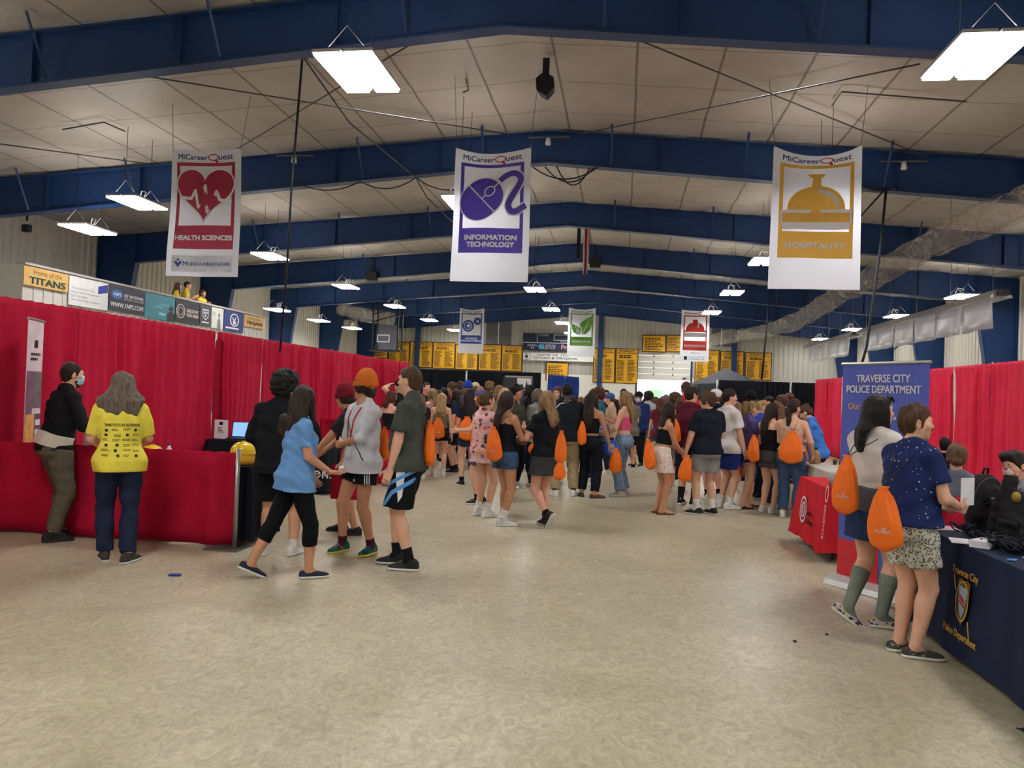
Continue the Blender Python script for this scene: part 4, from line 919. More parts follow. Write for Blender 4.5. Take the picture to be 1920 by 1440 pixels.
def em_gears(r, f, ic, W, H, c, h):
    a = Art(); gear(a, -.13*W, c-.06*h, .24*W, 18, 0); gear(a, .24*W, c+.16*h, .155*W, 12, 0); a.put('gear_emblem', ic, f, r, .007*W)
    b = Art(); b.ring(-.13*W, c-.06*h, .155*W, .02*W); b.disc(-.13*W, c-.06*h, .06*W); b.disc(.24*W, c+.16*h, .055*W); b.put('gear_hubs', SHW, f, r, .010*W)
def em_leaf(r, f, ic, W, H, c, h):
    a = Art(); a.poly([(.01, -.42), (-.05, -.25), (.0, .0), (.12, .18), (.36, .42), (.38, .1), (.33, -.15), (.2, -.32), (.09, -.42)] and [(x*W, c+y*h) for x, y in ((.03, -.40), (-.10, -.05), (-.06, .1), (.08, .24), (.38, .44), (.39, .1), (.32, -.18), (.16, -.38))])
    a.poly([(x*W, c+y*h) for x, y in ((-.36, .06), (-.18, -.02), (-.05, -.16), (-.02, -.40), (-.14, -.40), (-.30, -.30), (-.35, -.15))]); a.put('leaf_emblem', ic, f, r, .007*W)
    b = Art(); b.stroke([(x*W, c+y*h) for x, y in ((.06, -.42), (.12, -.15), (.26, .2))], .035*W); b.stroke([(x*W, c+y*h) for x, y in ((-.02, -.42), (-.12, -.22), (-.26, -.04))], .03*W); b.stroke([(x*W, c+y*h) for x, y in ((-.10, .06), (-.02, -.1), (.02, -.42))], .04*W); b.put('leaf_veins', SHW, f, r, .010*W)
def em_helmet(r, f, ic, W, H, c, h):
    a = Art(); y0 = c-.08*h; a.poly([(W*.33*math.cos(t), y0+h*.36*math.sin(t)) for t in np.linspace(0, PI, 24)]); a.rect(-.37*W, y0-.06*h, .37*W, y0); a.rect(-.08*W, y0+.3*h, .08*W, y0+.46*h); a.put('helmet_emblem', ic, f, r, .007*W)
    b = Art(); b.stroke([(-.13*W, y0+.38*h), (-.10*W, y0+.12*h)], .045*W); b.stroke([(.13*W, y0+.38*h), (.10*W, y0+.12*h)], .045*W); b.rect(-.38*W, y0-.26*h, .38*W, y0-.08*h); b.put('helmet_gaps', SHW, f, r, .010*W)
def sp_health(r, f, W, H):
    fn = lambda u, v, o: f(u, v, o+.004)
    Art().rect(-W*.42, H*.035, W*.42, H*.165, 6, 3).put('sponsor_panel', mat('panel_white', (222, 224, 232), .5), fn, r, .006)
    a = Art(); a.txt('M', -W*.235, H*.100, h=H*.033, bold=.02); a.txt('UNSON', -W*.095, H*.097, w=W*.19, h=H*.026, bold=.01); a.txt('H', W*.045, H*.100, h=H*.033, bold=.02); a.txt('EALTHCARE', W*.235, H*.097, w=W*.32, h=H*.026, bold=.01)
    a.disc(-W*.33, H*.128, W*.016); a.stroke([(-W*.365, H*.115), (-W*.33, H*.083), (-W*.295, H*.115)], W*.03); a.stroke([(-W*.385, H*.118), (-W*.375, H*.10)], W*.008); a.stroke([(-W*.275, H*.118), (-W*.285, H*.10)], W*.008)
    a.put('sponsor_lettering', mat('ink_health_blue', (52, 84, 160), .6), fn, r, .012)
def sp_constr(r, f, W, H):
    a = Art(); a.txt('Alpine', .02*W, H*.165, w=W*.3, h=H*.035, bold=.018); a.put('sponsor_script', INKR, f, r, .006)
    b = Art(); b.txt('OPERATING', .08*W, H*.085, w=W*.52, h=H*.02, spacing=1.2); b.txt('ENGINEERS 324', .08*W, H*.045, w=W*.52, h=H*.02); b.rect(-W*.36, H*.03, -W*.25, H*.10); b.put('sponsor_lettering', INKB, f, r, .006)
career_banner(-8.60, 14.6, 3.77, 1.58, 2.615, (158, 40, 66), ['HEALTH SCIENCES'], em_heart, 'white crimson framed banner with a heart and pulse line hanging at left', .05, 1, sponsor=sp_health)
career_banner(-2.65, 14.6, 3.75, 1.53, 2.60, (76, 62, 170), ['INFORMATION', 'TECHNOLOGY'], em_mouse, 'white violet framed banner with a computer mouse hanging in the middle', .13, 2)
career_banner(3.35, 14.6, 3.70, 1.60, 2.635, (236, 178, 70), ['HOSPITALITY'], em_bell, 'white amber framed banner with a desk bell hanging at right', .22, 3)
career_banner(-8.42, 41.6, 3.75, 1.42, 2.52, (44, 70, 150), ['ADVANCED', 'MANUFACTURING'], em_gears, 'small blue framed banner with two gears hanging far left', .12, 4)
career_banner(-2.36, 41.6, 3.77, 1.5, 2.62, (96, 150, 58), ['AGRICULTURE'], em_leaf, 'small green framed banner with a leaf hanging far in the middle', .1, 5)
career_banner(3.63, 41.6, 3.66, 1.5, 2.74, (206, 62, 54), ['CONSTRUCTION'], em_helmet, 'small red framed banner with a hard hat hanging far right', .06, 6, sponsor=sp_constr)
# ------------------------------------------------------------------ yellow record banners on the far wall
YEL = mat('record_yellow', (226, 170, 34), .6, 0, .1, 1.2); YELD = mat('record_gold', (214, 158, 40), .6, 0, .12, 1.2); BORD = mat('record_border', (58, 30, 22), .7)
wb = [(703, 640, 727, 672), (729, 640, 767, 681), (769, 640, 810, 690), (812, 641, 852, 692), (854, 645, 895, 694), (898, 645, 939, 696), (941, 647, 978, 697), (1024, 679, 1065, 715), (1113, 652, 1152, 718), (1155, 653, 1195, 720), (1205, 628, 1248, 661), (1250, 628, 1278, 660), (1304, 655, 1347, 722), (1351, 658, 1394, 712), (1398, 660, 1446, 714)]
wl = ['leftmost, behind the hoop board', 'second from the left', 'third from the left', 'fourth from the left', 'behind the gears banner foot', 'right of the gears banner', 'touching the scoreboard', 'alone under the white sign', 'left of a pair beside the green leaf banner', 'right of a pair by the raised door', 'over the raised door, left one', 'over the raised door, right one', 'below the red helmet banner', 'behind the canopy peak', 'rightmost of all']
for i, ((a, b, c, d), l) in enumerate(zip(wb, wl)):
    p = atY(a, b, YE-.2); q = atY(c, d, YE-.2); x0, x1, z1, z0 = p[0], q[0], p[2], min(q[2], p[2]-1.0); y = YE-.16 if i not in (10, 11) else YE-.3
    r = empty('record_banner', ((x0+x1)/2, y, z0)); tag(r, 'yellow title banner on the far wall, '+l, 'banner', None); W = x1-x0; H = z1-z0
    fn = lambda u, v, o, s=i: (u, -o+.02*math.sin(u*4+s), v)
    MB().grid(lambda u, v: (u, .02*math.sin(u*4+i), v), list(np.linspace(-W/2, W/2, 9)), [0, H], thick=(0, .02, 0)).build('sheet', YEL if i < 13 else YELD, r, fix=False)
    Art().frame(-W/2, 0, W/2, H, .05).put('border', BORD, fn, r, .012)
    a = Art(); full = H > 1.4
    if full:
        a.txt('TRAVERSE CITY', 0, H*.93, w=W*.72, h=H*.05, bold=.018); a.txt('CENTRAL TROJANS' if i != 7 else 'WEST TITANS', 0, H*.86, w=W*.84, h=H*.05, bold=.018)
        if i == 7: a.txt('STATE CHAMPIONS', 0, H*.6, w=W*.8, h=H*.08, bold=.018); a.scribble(-W*.3, H*.1, W*.3, H*.5, 4, i)
        else: a.scribble(-W*.34, H*.72, W*.34, H*.82, 2, i, .6, (6, 9)); a.scribble(-W*.42, H*.08, -W*.08, H*.68, 15, i+50); a.scribble(W*.04, H*.08, W*.42, H*.68, 15, i+90)
    else: a.scribble(-W*.4, H*.1, W*.4, H*.85, 8, i)
    a.put('lettering', INKK, fn, r, .02)
# scoreboard and white sign
NAVB = mat('scoreboard_navy', (30, 36, 66), .5, 0, .05)
p = atY(981, 624, YE-.3); q = atY(1112, 662, YE-.3); r = empty('scoreboard', (0, YE-.3, 0)); tag(r, 'dark navy scoreboard with outlined panels on the far wall', 'scoreboard')
MB().box((p[0], 0, q[2]+.1), (q[0], .14, p[2])).build('board', NAVB, r, bevel=.02); fn = lambda u, v, o: (p[0]+u, -o, q[2]+v); W = q[0]-p[0]; H = p[2]-q[2]
a = Art(); zm = H*.46; a.rect(0, zm, W, zm+.05); a.rect(W*.2, zm, W*.2+.04, H); a.frame(W*.44, H*.62, W*.82, H*.95, .05); a.txt('HOME', W*.3, H*.9, h=.16); a.txt('PERIOD', W*.6, H*.54, h=.13); a.txt('NORTH', W*.14, H*.33, h=.14, bold=.02); a.txt('44', W*.14, H*.2, h=.16, bold=.018); a.txt('LARKIN', W*.38, H*.34, h=.17); a.txt('GROUP', W*.38, H*.2, h=.17); a.put('score_lettering', mat('ink_pale', (190, 195, 205), .6), fn, r, .006)
Art().txt('Prin', W*.62, H*.27, h=.3, bold=.04).put('pink_lettering', mat('ink_pink', (222, 150, 160), .6), fn, r, .006); Art().disc(W*.26, H*.27, .18).put('round_mark', mat('ink_sky', (70, 150, 205), .6), fn, r, .006)
p2 = atY(981, 661, YE-.3); q2 = atY(1112, 679, YE-.3); r = empty('white_sign', (0, YE-.32, 0)); tag(r, 'long white sign with heavy black lettering under the scoreboard', 'sign'); MB().box((p2[0], 0, q2[2]), (q2[0], .08, p2[2])).build('board', mat('sign_white', (224, 224, 222), .5), r, bevel=.01)
W = q2[0]-p2[0]; H = p2[2]-q2[2]; fn = lambda u, v, o: (p2[0]+u, -o, q2[2]+v); a = Art(); a.txt('HOME OF THE', W*.43, H*.76, w=W*.45, h=H*.24, bold=.018); a.txt('TITANS & TROJANS', W*.46, H*.32, w=W*.62, h=H*.34, bold=.018); a.disc(W*.05, H*.5, H*.2); a.rect(W*.1, 0, W*.105, H); a.rect(W*.02, H*.82, W*.08, H*.9); a.rect(W*.02, H*.1, W*.08, H*.18); a.put('lettering', INKK, fn, r, .006)
# stowed basketball backboard frame hanging at the far left
IRON = mat('black_iron', (36, 36, 40), .5, .5); r = empty('basketball_backboard', (0, 0, 0)); tag(r, 'stowed basketball backboard in a black hanging frame at the far left', 'backboard'); Y0 = 40.
c = [atY(x, y, Y0) for x, y in ((707, 615), (745, 617), (744, 657), (706, 655))]; zr = roofz(c[0][0])-.1
MB().box((c[0][0]+.1, Y0-.05, c[2][2]), (c[1][0]-.0, Y0+.0, c[0][2]+.2)).build('board', mat('board_grey', (92, 94, 104), .5), r)
mb = MB(); a_, b_ = atY(707, 627, Y0-.1), atY(730, 642, Y0-.1)
fr = Art().frame(a_[0], b_[2], b_[0], a_[2], .06); fr.put('target_square', INKW, lambda u, v, o: (u, Y0-.07, v), r)
mb = MB()
for x in (c[0][0]-.1, c[1][0]+.15):
    for y in (Y0-.4, Y0+.4): mb.tube([(x, y, c[2][2]), (x, y, roofz(x)+.05)], .045, 6)
for k in range(3): mb.tube([(c[0][0]-.1, Y0-.4, 5.2+k*.4), (c[1][0]+.15, Y0-.4, 5.6+k*.4)], .03, 5)
mb.box((c[0][0]-.3, Y0-.5, c[2][2]-.08), (c[1][0]+.35, Y0+.5, c[2][2])); mb.build('hanging_frame', IRON, r)
# ------------------------------------------------------------------ press balcony on the left with its sponsor boards
BAL = mat('balcony_panel', (198, 196, 188), .6, 0, .05); bx_ = -13.0; by0, by1 = 14.98, 26.4; bt = 4.04
mb = MB(); mb.box((XL+.1, by0, 2.55), (bx_, by1, 2.7)); mb.box((bx_-.1, by0, 2.55), (bx_, by1, bt)); mb.box((XL+.1, by0, 2.55), (bx_-.1, by0+.1, bt)); mb.box((XL+.1, by1-.1, 2.55), (bx_-.1, by1, bt))
for y in np.arange(by0+.3, by1, .3): mb.box((bx_, y, 2.6), (bx_+.018, y+.05, bt-.05))
for y in (by0+.2, (by0+by1)/2, by1-.3): mb.box((bx_-.3, y, 0), (bx_-.15, y+.15, 2.6))
struct(mb.build('trim_40', BAL)); struct(MB().box((bx_-.16, by0-.02, bt), (bx_+.06, by1+.02, bt+.05)).build('trim_41', mat('balcony_cap', (170, 170, 165), .5)))
def board(pts, rgb, art, label, name='sponsor_board', m=None):
    (x0, y0), (x1, y1) = pts; A = atX(x0, y0, bx_+.05); B = atX(x1, y1, bx_+.05); ya, yb = A[1], B[1]; zt, zb = bt-.03, B[2]
    r = empty(name, (bx_+.03, ya, zb)); W = yb-ya; H = zt-zb; tag(r, label, 'sign', None); MB().box((0, .02, 0), (.025, W-.02, H)).build('panel', m or mat('board_%d_%d_%d' % rgb, rgb, .55, 0, .05), r)
    art(r, lambda u, v, o: (.025+o, u*W, v*H), W, H)
def A_(r, fn, m, name='lettering', off=.004): return lambda a: a.put(name, m, fn, r, off)
GRN = mat('ink_green', (28, 66, 60), .6)
def a1(r, fn, W, H):
    a = Art(); a.txt('TITANS', .52, .3, w=.78, h=.36, bold=.03); a.put('lettering', GRN, fn, r, .004); Art().txt('Home of the', .52, .76, w=.62, h=.28).put('script_lettering', mat('ink_brown', (110, 74, 36), .6), fn, r, .004)
board(((44, 497), (128, 549)), (206, 168, 100), a1, 'tan sign with bold green team lettering, leftmost on the balcony front')
def a2(r, fn, W, H):
    a = Art(); a.txt('The Howell Grant Group', .07, .6, w=.55, h=.08, align='l'); a.txt('Private Wealth Management', .07, .46, w=.68, h=.08, align='l'); a.txt('231 933 8400', .07, .33, w=.38, h=.08, align='l'); a.txt('www.thehowellgrantgroup.com', .07, .2, w=.74, h=.08, align='l'); a.put('lettering', mat('ink_grey', (90, 96, 110), .6), fn, r); Art().poly([(.72, .55), (.97, .65), (.97, .95), (.72, .82)]).put('blue_flag', mat('ink_blue_flag', (50, 62, 150), .6), fn, r)
board(((129, 522), (202, 583)), (216, 218, 216), a2, 'white sign with small grey print and a blue flag mark on the balcony front')
def a3(r, fn, W, H):
    a = Art(); a.txt('1ST NATIONAL', .68, .66, w=.54, h=.13, bold=.02); a.txt('PAYMENT SOLUTIONS', .68, .52, w=.54, h=.07); a.txt('WWW.1NPS.COM', .5, .25, w=.88, h=.18, bold=.018); a.put('lettering', INKW, fn, r); Art().disc(.22, .66, .15, ry=.19).put('oval_mark', mat('ink_oval', (66, 110, 180), .6), fn, r); Art().txt('1NPS', .22, .66, w=.2, h=.12, bold=.02).put('oval_lettering', INKW, fn, r, .007)
board(((204, 533), (271, 592)), (56, 60, 72), a3, 'charcoal sign with white web address and a blue oval on the balcony front')
def fig_(a, x, s=1.):
    a.disc(x, .62*s, .075, ry=.12); a.poly([(x-.14, 0), (x-.13, .34*s), (x-.05, .48*s), (x+.05, .48*s), (x+.13, .34*s), (x+.14, 0)]); return a
def a4(r, fn, W, H):
    a = Art(); a.txt('COME IN', .62, .62, w=.42, h=.1); a.scribble(.3, .46, .7, .55, 1, 4); a.rect(.46, .18, .68, .3); a.put('lettering', mat('ink_aqua', (150, 205, 215), .6), fn, r); fig_(Art(), .86, .85).put('portrait', mat('ink_portrait', (44, 48, 56), .6), fn, r)
board(((272, 548), (327, 604)), (70, 140, 156), a4, 'teal sign with a small standing portrait on the balcony front')
def a5(r, fn, W, H):
    a = Art(); a.txt('SUBS SO FAST', .7, .58, w=.5, h=.15, bold=.018); a.txt("YOU'LL FREAK", .7, .38, w=.5, h=.15, bold=.018); a.ring(.22, .5, .16, .03, ry=.3); a.ring(.22, .5, .1, .02, ry=.18); a.put('lettering', mat('ink_cream', (214, 206, 194), .6), fn, r)
board(((329, 559), (373, 610)), (44, 44, 50), a5, 'black sign with a round badge and cream lettering on the balcony front')
def a6(r, fn, W, H):
    a = Art(); a.stroke([(.25, .78), (.75, .78), (.72, .45), (.5, .3), (.28, .45)], .04, True); a.txt('ARMY', .5, .64, w=.4, h=.12, bold=.018); a.txt('★', .5, .48, h=.1) if False else a.disc(.5, .5, .06); a.rect(.2, .14, .8, .2); a.put('lettering', INKW, fn, r)
board(((375, 569), (395, 613)), (66, 66, 72), a6, 'narrow dark sign with a white shield on the balcony front')
def a7(r, fn, W, H):
    fig_(Art(), .62, 1.05).put('portrait', mat('ink_portrait2', (120, 122, 126), .6), fn, r); Art().scribble(.08, .6, .4, .8, 3, 7).put('lettering', mat('ink_green2', (90, 130, 90), .6), fn, r)
board(((397, 573), (418, 618)), (206, 206, 198), a7, 'narrow pale sign with a grey figure on the balcony front')
def a8(r, fn, W, H):
    a = Art(); a.ring(.52, .58, .2, .05, ry=.3); a.stroke([(.42, .7), (.5, .5), (.58, .7)], .05); a.disc(.52, .45, .08, ry=.1); a.rect(.1, .12, .75, .2); a.put('emblem', INKW, fn, r)
board(((420, 580), (456, 625)), (44, 56, 120), a8, 'navy cloth sign with a white ring emblem on the balcony front')
def a9(r, fn, W, H): Art().txt('TROJANS', .52, .32, w=.8, h=.34, bold=.03).put('lettering', INKK, fn, r); Art().txt('Home of the', .5, .74, w=.6, h=.24).put('script_lettering', mat('ink_brown', (110, 74, 36)), fn, r)
board(((458, 587), (494, 618)), (206, 164, 96), a9, 'tan sign with black team lettering, last on the balcony front')
# ================================================================== BOOTHS
CORDM = mat('cord_grey', (90, 90, 92), .6)
def pattern_stripes():
    m = bpy.data.materials.new('flag_stripes'); m.use_nodes = True; nt = m.node_tree; b = nt.nodes['Principled BSDF']; tc = node(nt, 'ShaderNodeTexCoord'); w = node(nt, 'ShaderNodeTexWave', i_Scale=2.2, i_Distortion=1.5); w.bands_direction = 'X'; nt.links.new(tc.outputs['Object'], w.inputs['Vector']); c = node(nt, 'ShaderNodeValToRGB'); c.color_ramp.interpolation = 'CONSTANT'; e = c.color_ramp.elements; e[0].color = lin((150, 24, 34))+(1,); e[1].position = .62; e[1].color = lin((210, 205, 200))+(1,); nt.links.new(w.outputs['Fac'], c.inputs[0]); nt.links.new(c.outputs[0], b.inputs['Base Color']); b.inputs['Roughness'].default_value = .8; return m

def table(name, x0, x1, y0, y1, z, m, label, flare=.05, seed=0, leg=True, cloth_top=True, rz=0., zb=.06):
    """folding table under a fitted cloth; x0..x1, y0..y1 in plan"""
    cx, cy = (x0+x1)/2, (y0+y1)/2; r = empty(name, (cx, cy, 0), rz); tag(r, label, 'table'); hx, hy = (x1-x0)/2, (y1-y0)/2; R = random.Random(seed)
    MB().box((-hx+.03, -hy+.03, z-.04), (hx-.03, hy-.03, z-.008)).build('tabletop', mat('table_plastic', (200, 198, 190), .5), r, bevel=.005)
    for sx in (-1, 1):
        for sy in (-1, 1): MB().tube([(sx*(hx-.12), sy*(hy-.12), 0), (sx*(hx-.12), sy*(hy-.12), z-.04)], .014, 8).build('leg', mat('table_leg', (70, 70, 72), .4, .6), r)
    # cloth: perimeter skirt + top
    per = []; n = 26
    for (ax_, ay), (bx2, by2) in (((-1, -1), (1, -1)), ((1, -1), (1, 1)), ((1, 1), (-1, 1)), ((-1, 1), (-1, -1))):
        for i in range(n): t = i/n; per.append((ax_+(bx2-ax_)*t, ay+(by2-ay)*t))
    N = len(per); V = []; Fc = []; rows_ = [(z, 0.), (z-.012, .006), (z*.75, .3), (z*.45, .65), (zb, 1.)]
    for zz_, k in rows_:
        for i, (a, b) in enumerate(per):
            w = k*(flare+.012*math.sin(i*.55+seed)+.010*math.sin(i*1.3+seed*2)); corner = k*.04*max(0, (abs(a)*abs(b))-.85)/.15
            e = (a*(hx+(w if abs(a) > .999 else w*.0)+corner), b*(hy+(w if abs(b) > .999 else w*.0)+corner)); V.append((e[0], e[1], zz_))
    for q in range(len(rows_)-1):
        for i in range(N): Fc.append((q*N+i, q*N+(i+1) % N, (q+1)*N+(i+1) % N, (q+1)*N+i))
    Fc.append(tuple(range(N))); mb = MB().add(V, Fc); o = mb.build('table_cover', m, r, smooth=False); sm = [len(p.vertices) == 4 for p in o.data.polygons]; o.data.polygons.foreach_set('use_smooth', sm); return r
WCL = mat('table_cloth_white', (206, 202, 192), .8); NAVYC = mat('table_cloth_navy', (28, 38, 66), .75, 0, .08, 5, .1, 150, .2); REDC = mat('table_cloth_red', (208, 34, 50), .7, 0, .07, 5, .08, 120, .2)
def low(p, q, label, seed, m=RED, z=.93): return drape('low_red_drape', p, q, .02, z, m, label, amp=.045, lam=.26, seed=seed, gather=.75)
# --- left front booth
for i, (a, b) in enumerate(((-6.5, -5.1), (-5.08, -3.73))): low((a, 7.07), (b, 7.07), 'waist high red drape at lower left, %s half' % ('left' if i == 0 else 'right, ending at the steel post'), 200+i)
o = MB().tube([(-6.5, 7.12, .895), (-3.7, 7.10, .895)], .012, 8).build('drape_crossbar', ALU, smooth=True); tag(o, 'pipe along the top of the waist high red drape at lower left', 'pipe')
o = empty('drape_upright', (-3.69, 7.04, 0)); tag(o, 'short steel post at the right end of the waist high red drape', 'pole'); MB().tube([(0, 0, .01), (0, 0, .97)], .022, 10).build('pole', ALU, o, True); MB().box((-.24, -.16, 0), (.1, .16, .012)).build('base_plate', STEELP, o)
table('folding_table', -5.95, -4.5, 7.3, 8.0, .75, WCL, 'white covered table behind the waist high red drape at lower left', seed=3)
HATY = mat('hard_hat_yellow', (240, 205, 30), .3, 0, .04, 3, 0, 40, .6); HATYD = mat('hat_underside_yellow', (226, 172, 36), .6, 0, .05)
def hardhat(x, y, z, label, skirt=0.):
    r = empty('hard_hat', (x, y, z)); tag(r, label, 'hard hat'); n = 12; pr = [(.125*math.cos(t)**.8 if t < 1.57 else 1e-4, .04+skirt+.115*math.sin(t)) for t in np.linspace(0, PI/2, n)]
    MB().lathe([(.128, .035+skirt)]+pr, n=28).build('shell', HATY, r, True)
    mb = MB(); mb.lathe([(.13, .03+skirt), (.165, .018+skirt), (.17, .022+skirt), (.135, .042+skirt)], n=28); mb.build('brim', HATY, r, True) if not skirt else None
    mb = MB()
    for k in (0,): mb.tube([(k, .128*math.cos(t), .045+skirt+.117*math.sin(t)) for t in np.linspace(.25, PI-.25, 12)], .004, 6)
    mb.build('ridge', HATY, r, True)
    if skirt: MB().lathe([(.124, skirt+.05), (.122, skirt*.5), (.13, 0), (.126, 0), (.118, skirt*.5), (.12, skirt+.05)], n=28).build('underside_skirt', HATYD, r, True)  # darker yellow skirt added to stand for the underside and inner brim
    return r
hardhat(-4.98, 7.62, .76, 'yellow hard hat lying low behind the red drape, only its crown showing')
table('black_table', -3.98, -3.64, 7.22, 7.66, .78, BLK, 'small black skirted table beside the steel post of the red drape', seed=5, flare=.03)
hardhat(-3.84, 7.42, .786, 'tall yellow hard hat with darker underside on small black table', .07)
def bottle(x, y, z, h, r_, m, label, cat='bottle', name='bottle'):
    o = empty(name, (x, y, z)); tag(o, label, cat); MB().lathe([(r_*.9, 0), (r_, .01), (r_, h*.62), (r_*.45, h*.78), (r_*.4, h*.88)], n=16).build('body', m, o, True); MB().lathe([(r_*.5, h*.87), (r_*.5, h), (1e-4, h)], n=12).build('cap', mat('cap_dark', (50, 50, 56)), o, True); return o
WPLA = mat('white_plastic', (228, 228, 228), .4, 0, .02)
bottle(-4.74, 7.55, .751, .2, .035, WPLA, 'white squeeze bottle beside the low yellow hard hat')
p = atY(170, 825, 7.5); o = MB().box((p[0]-.05, 7.45, .751), (p[0]+.05, 7.56, 1.1)).build('white_carton', WPLA, bevel=.006); tag(o, 'tall white carton standing on the covered table between man and woman', 'box')
# slim pull-up banner against the left drapes
def pullup(A, B, z0, z1, label, arts, base=True, w=WPLA):
    A = np.array(A); B = np.array(B); u = (B-A)/np.linalg.norm(B-A); n = np.array([u[1], -u[0]]); W = np.linalg.norm(B-A); r = empty('pull_up_banner', (A[0], A[1], 0)); tag(r, label, 'banner'); H = z1-z0
    f = lambda x, z, o: (u[0]*x+n[0]*o, u[1]*x+n[1]*o, z0+z)
    mb = MB(); mb.add([f(0, 0, 0), f(W, 0, 0), f(W, H, 0), f(0, H, 0), f(0, 0, -.004), f(W, 0, -.004), f(W, H, -.004), f(0, H, -.004)], [(0, 1, 2, 3), (7, 6, 5, 4), (0, 4, 5, 1), (1, 5, 6, 2), (2, 6, 7, 3), (3, 7, 4, 0)]); mb.build('sheet', w, r)
    mb = MB(); V = [f(x, z, o) for x in (-.04, W+.04) for o in (-.12, .12) for z in (-z0+.0, -z0+.0)]
    poly = [(-.13, .004), (.13, .004), (.11, .05), (.04, z0), (-.04, z0), (-.11, .05)]
    mb.prism(poly, lambda o, z: f(-.04, z-z0, o), lambda o, z: f(W+.04, z-z0, o)); mb.build('base', mat('banner_base', (206, 206, 204), .35, .4), r)
    MB().tube([f(-.01, H+.01, 0), f(W+.01, H+.01, 0)], .014, 8).build('top_bar', ALU, r); MB().tube([f(W/2, -z0+.05, -.03), f(W/2, H, -.02)], .01, 6).build('support_pole', ALU, r)
    arts(r, f, W, H); return r
def ar1(r, f, W, H):
    P = lambda n, rgb: mat('print_'+n, rgb, .6, 0, .25, 8)
    for nm, rgb, b in (('grey_block', (104, 92, 98), (.42, .55, 1, .74)), ('photo_block', (120, 84, 104), (.02, .52, .42, .74)), ('orange_block', (222, 160, 84), (0, .33, .58, .52)), ('purple_block', (70, 54, 124), (.52, .02, 1, .33)), ('plum_block', (96, 66, 88), (.6, .33, 1, .52)), ('crimson_photo', (150, 90, 96), (0, .02, .5, .33))):
        Art().rect(b[0]*W, b[1]*H, b[2]*W, b[3]*H, 2, 2).put(nm, P(nm, rgb), f, r, .004)
    a = Art()
    for k in range(8): a.rect(.6*W, (.05+k*.034)*H, .95*W, (.062+k*.034)*H)
    for k in range(3): a.rect(.62*W, (.36+k*.05)*H, .95*W, (.39+k*.05)*H)
    a.put('pale_print', INKW, f, r, .008); a = Art(); a.rect(.42*W, .86*H, .62*W, .9*H); a.scribble(.2*W, .79*H, .9*W, .84*H, 2, 5); a.put('dark_print', INKK, f, r, .008)
pullup((-6.16, 7.2), (-6.33, 7.62), .12, 2.2, 'slim tall white and purple pull up banner against left red drapes', ar1, w=mat('banner_blush', (226, 206, 214), .6))
# --- left second booth: long black table, laptop, card
table('black_table', -6.25, -4.31, 10.9, 11.6, .75, BLK, 'long black covered table with white lettering in front of left drapes', seed=8, flare=.03)
a = Art(); p = atY(607, 886, 10.85); a.txt('Pavilions', 0, 0, h=.17, align='r'); a.put('white_lettering', INKW, lambda u, v, o: (u, -.425-o, v), bpy.data.objects['black_table.001'], .004).location = (p[0]+.18+5.28, 0, p[2])
p = atY(414, 826, 11.1); r = empty('sign_holder', (p[0], 11.1, .752)); tag(r, 'upright white printed card in clear holder on long black table', 'sign'); MB().box((-.11, -.006, 0), (.11, .0, .29)).build('card', mat('paper_white', (232, 232, 236), .6, 0, .02), r); MB().box((-.11, 0, 0), (.11, .08, .006)).build('foot', WPLA, r)
a = Art(); a.rect(-.03, .21, .03, .26); a.scribble(-.05, .09, .05, .18, 4, 3); a.put('print', INKK, lambda u, v, o: (u, -.006-o, v), r, .002)
p = atY(447, 822, 11.15); r = empty('laptop', (p[0], 11.2, .752), .15); tag(r, 'open dark laptop with a pale blue screen on long black table', 'laptop'); DK = mat('dark_plastic', (34, 34, 38), .4, 0, .05)
MB().box((-.18, -.12, 0), (.18, .12, .018)).build('keyboard_base', DK, r, bevel=.004); M = Matrix.Translation((0, .12, .018)) @ Matrix.Rotation(-.2, 4, 'X'); MB().box((-.18, 0, 0), (.18, .01, .25), M=M).build('lid', DK, r, bevel=.004)
SCR = mat('screen_blue', (120, 165, 235), .2, 0, .08, 2, 0, 40, .5, emit=1.2); MB().box((-.165, -.002, .015), (.165, 0, .235), M=M).build('screen', SCR, r)
for i, (a_, b_) in enumerate((((-4.6, 12.5), (-3.72, 12.5)), ((-6.4, 15.7), (-4.7, 15.7)))): low(a_, b_, 'waist high red drape %s' % ('beyond the long black table, reaching out to the aisle' if i == 0 else 'deeper along the left booths'), 210+i)
upright(-3.69, 12.48, .96, 'short post at the aisle end of the red drape beyond the black table')
# tall white folding board in the middle distance
r = empty('display_board', (-2.15, 15.9, 0)); tag(r, 'tall white folded display board standing behind the girl in black tank', 'board'); mb = MB(); mb.box((-.40, 0, 0), (.14, .03, 1.20)); mb.build('front_panel', WPLA, r); MB().add([(.14, 0, 0), (.34, .5, 0), (.34, .5, 1.22), (.14, 0, 1.22), (.16, .0, 0), (.36, .5, 0), (.36, .5, 1.22), (.16, .0, 1.22)], [(0, 1, 2, 3), (7, 6, 5, 4), (0, 4, 5, 1), (1, 5, 6, 2), (2, 6, 7, 3), (3, 7, 4, 0)]).build('side_panel', WPLA, r)
p = atY(975, 714, 27.5); r = empty('projection_screen', (p[0], 27.5, 0)); tag(r, 'small framed black and white picture panel before the left black drapes', 'picture'); MB().box((-.55, -.02, 2.2), (.45, .0, 2.26)).build('top_bar', ALU, r); MB().box((-.62, -.015, .0), (.5, .0, 2.2)).build('panel', mat('panel_charcoal', (52, 54, 60), .7), r); MB().box((-.1, -.03, 1.75), (.42, -.016, 2.18)).build('picture', WPLA, r)
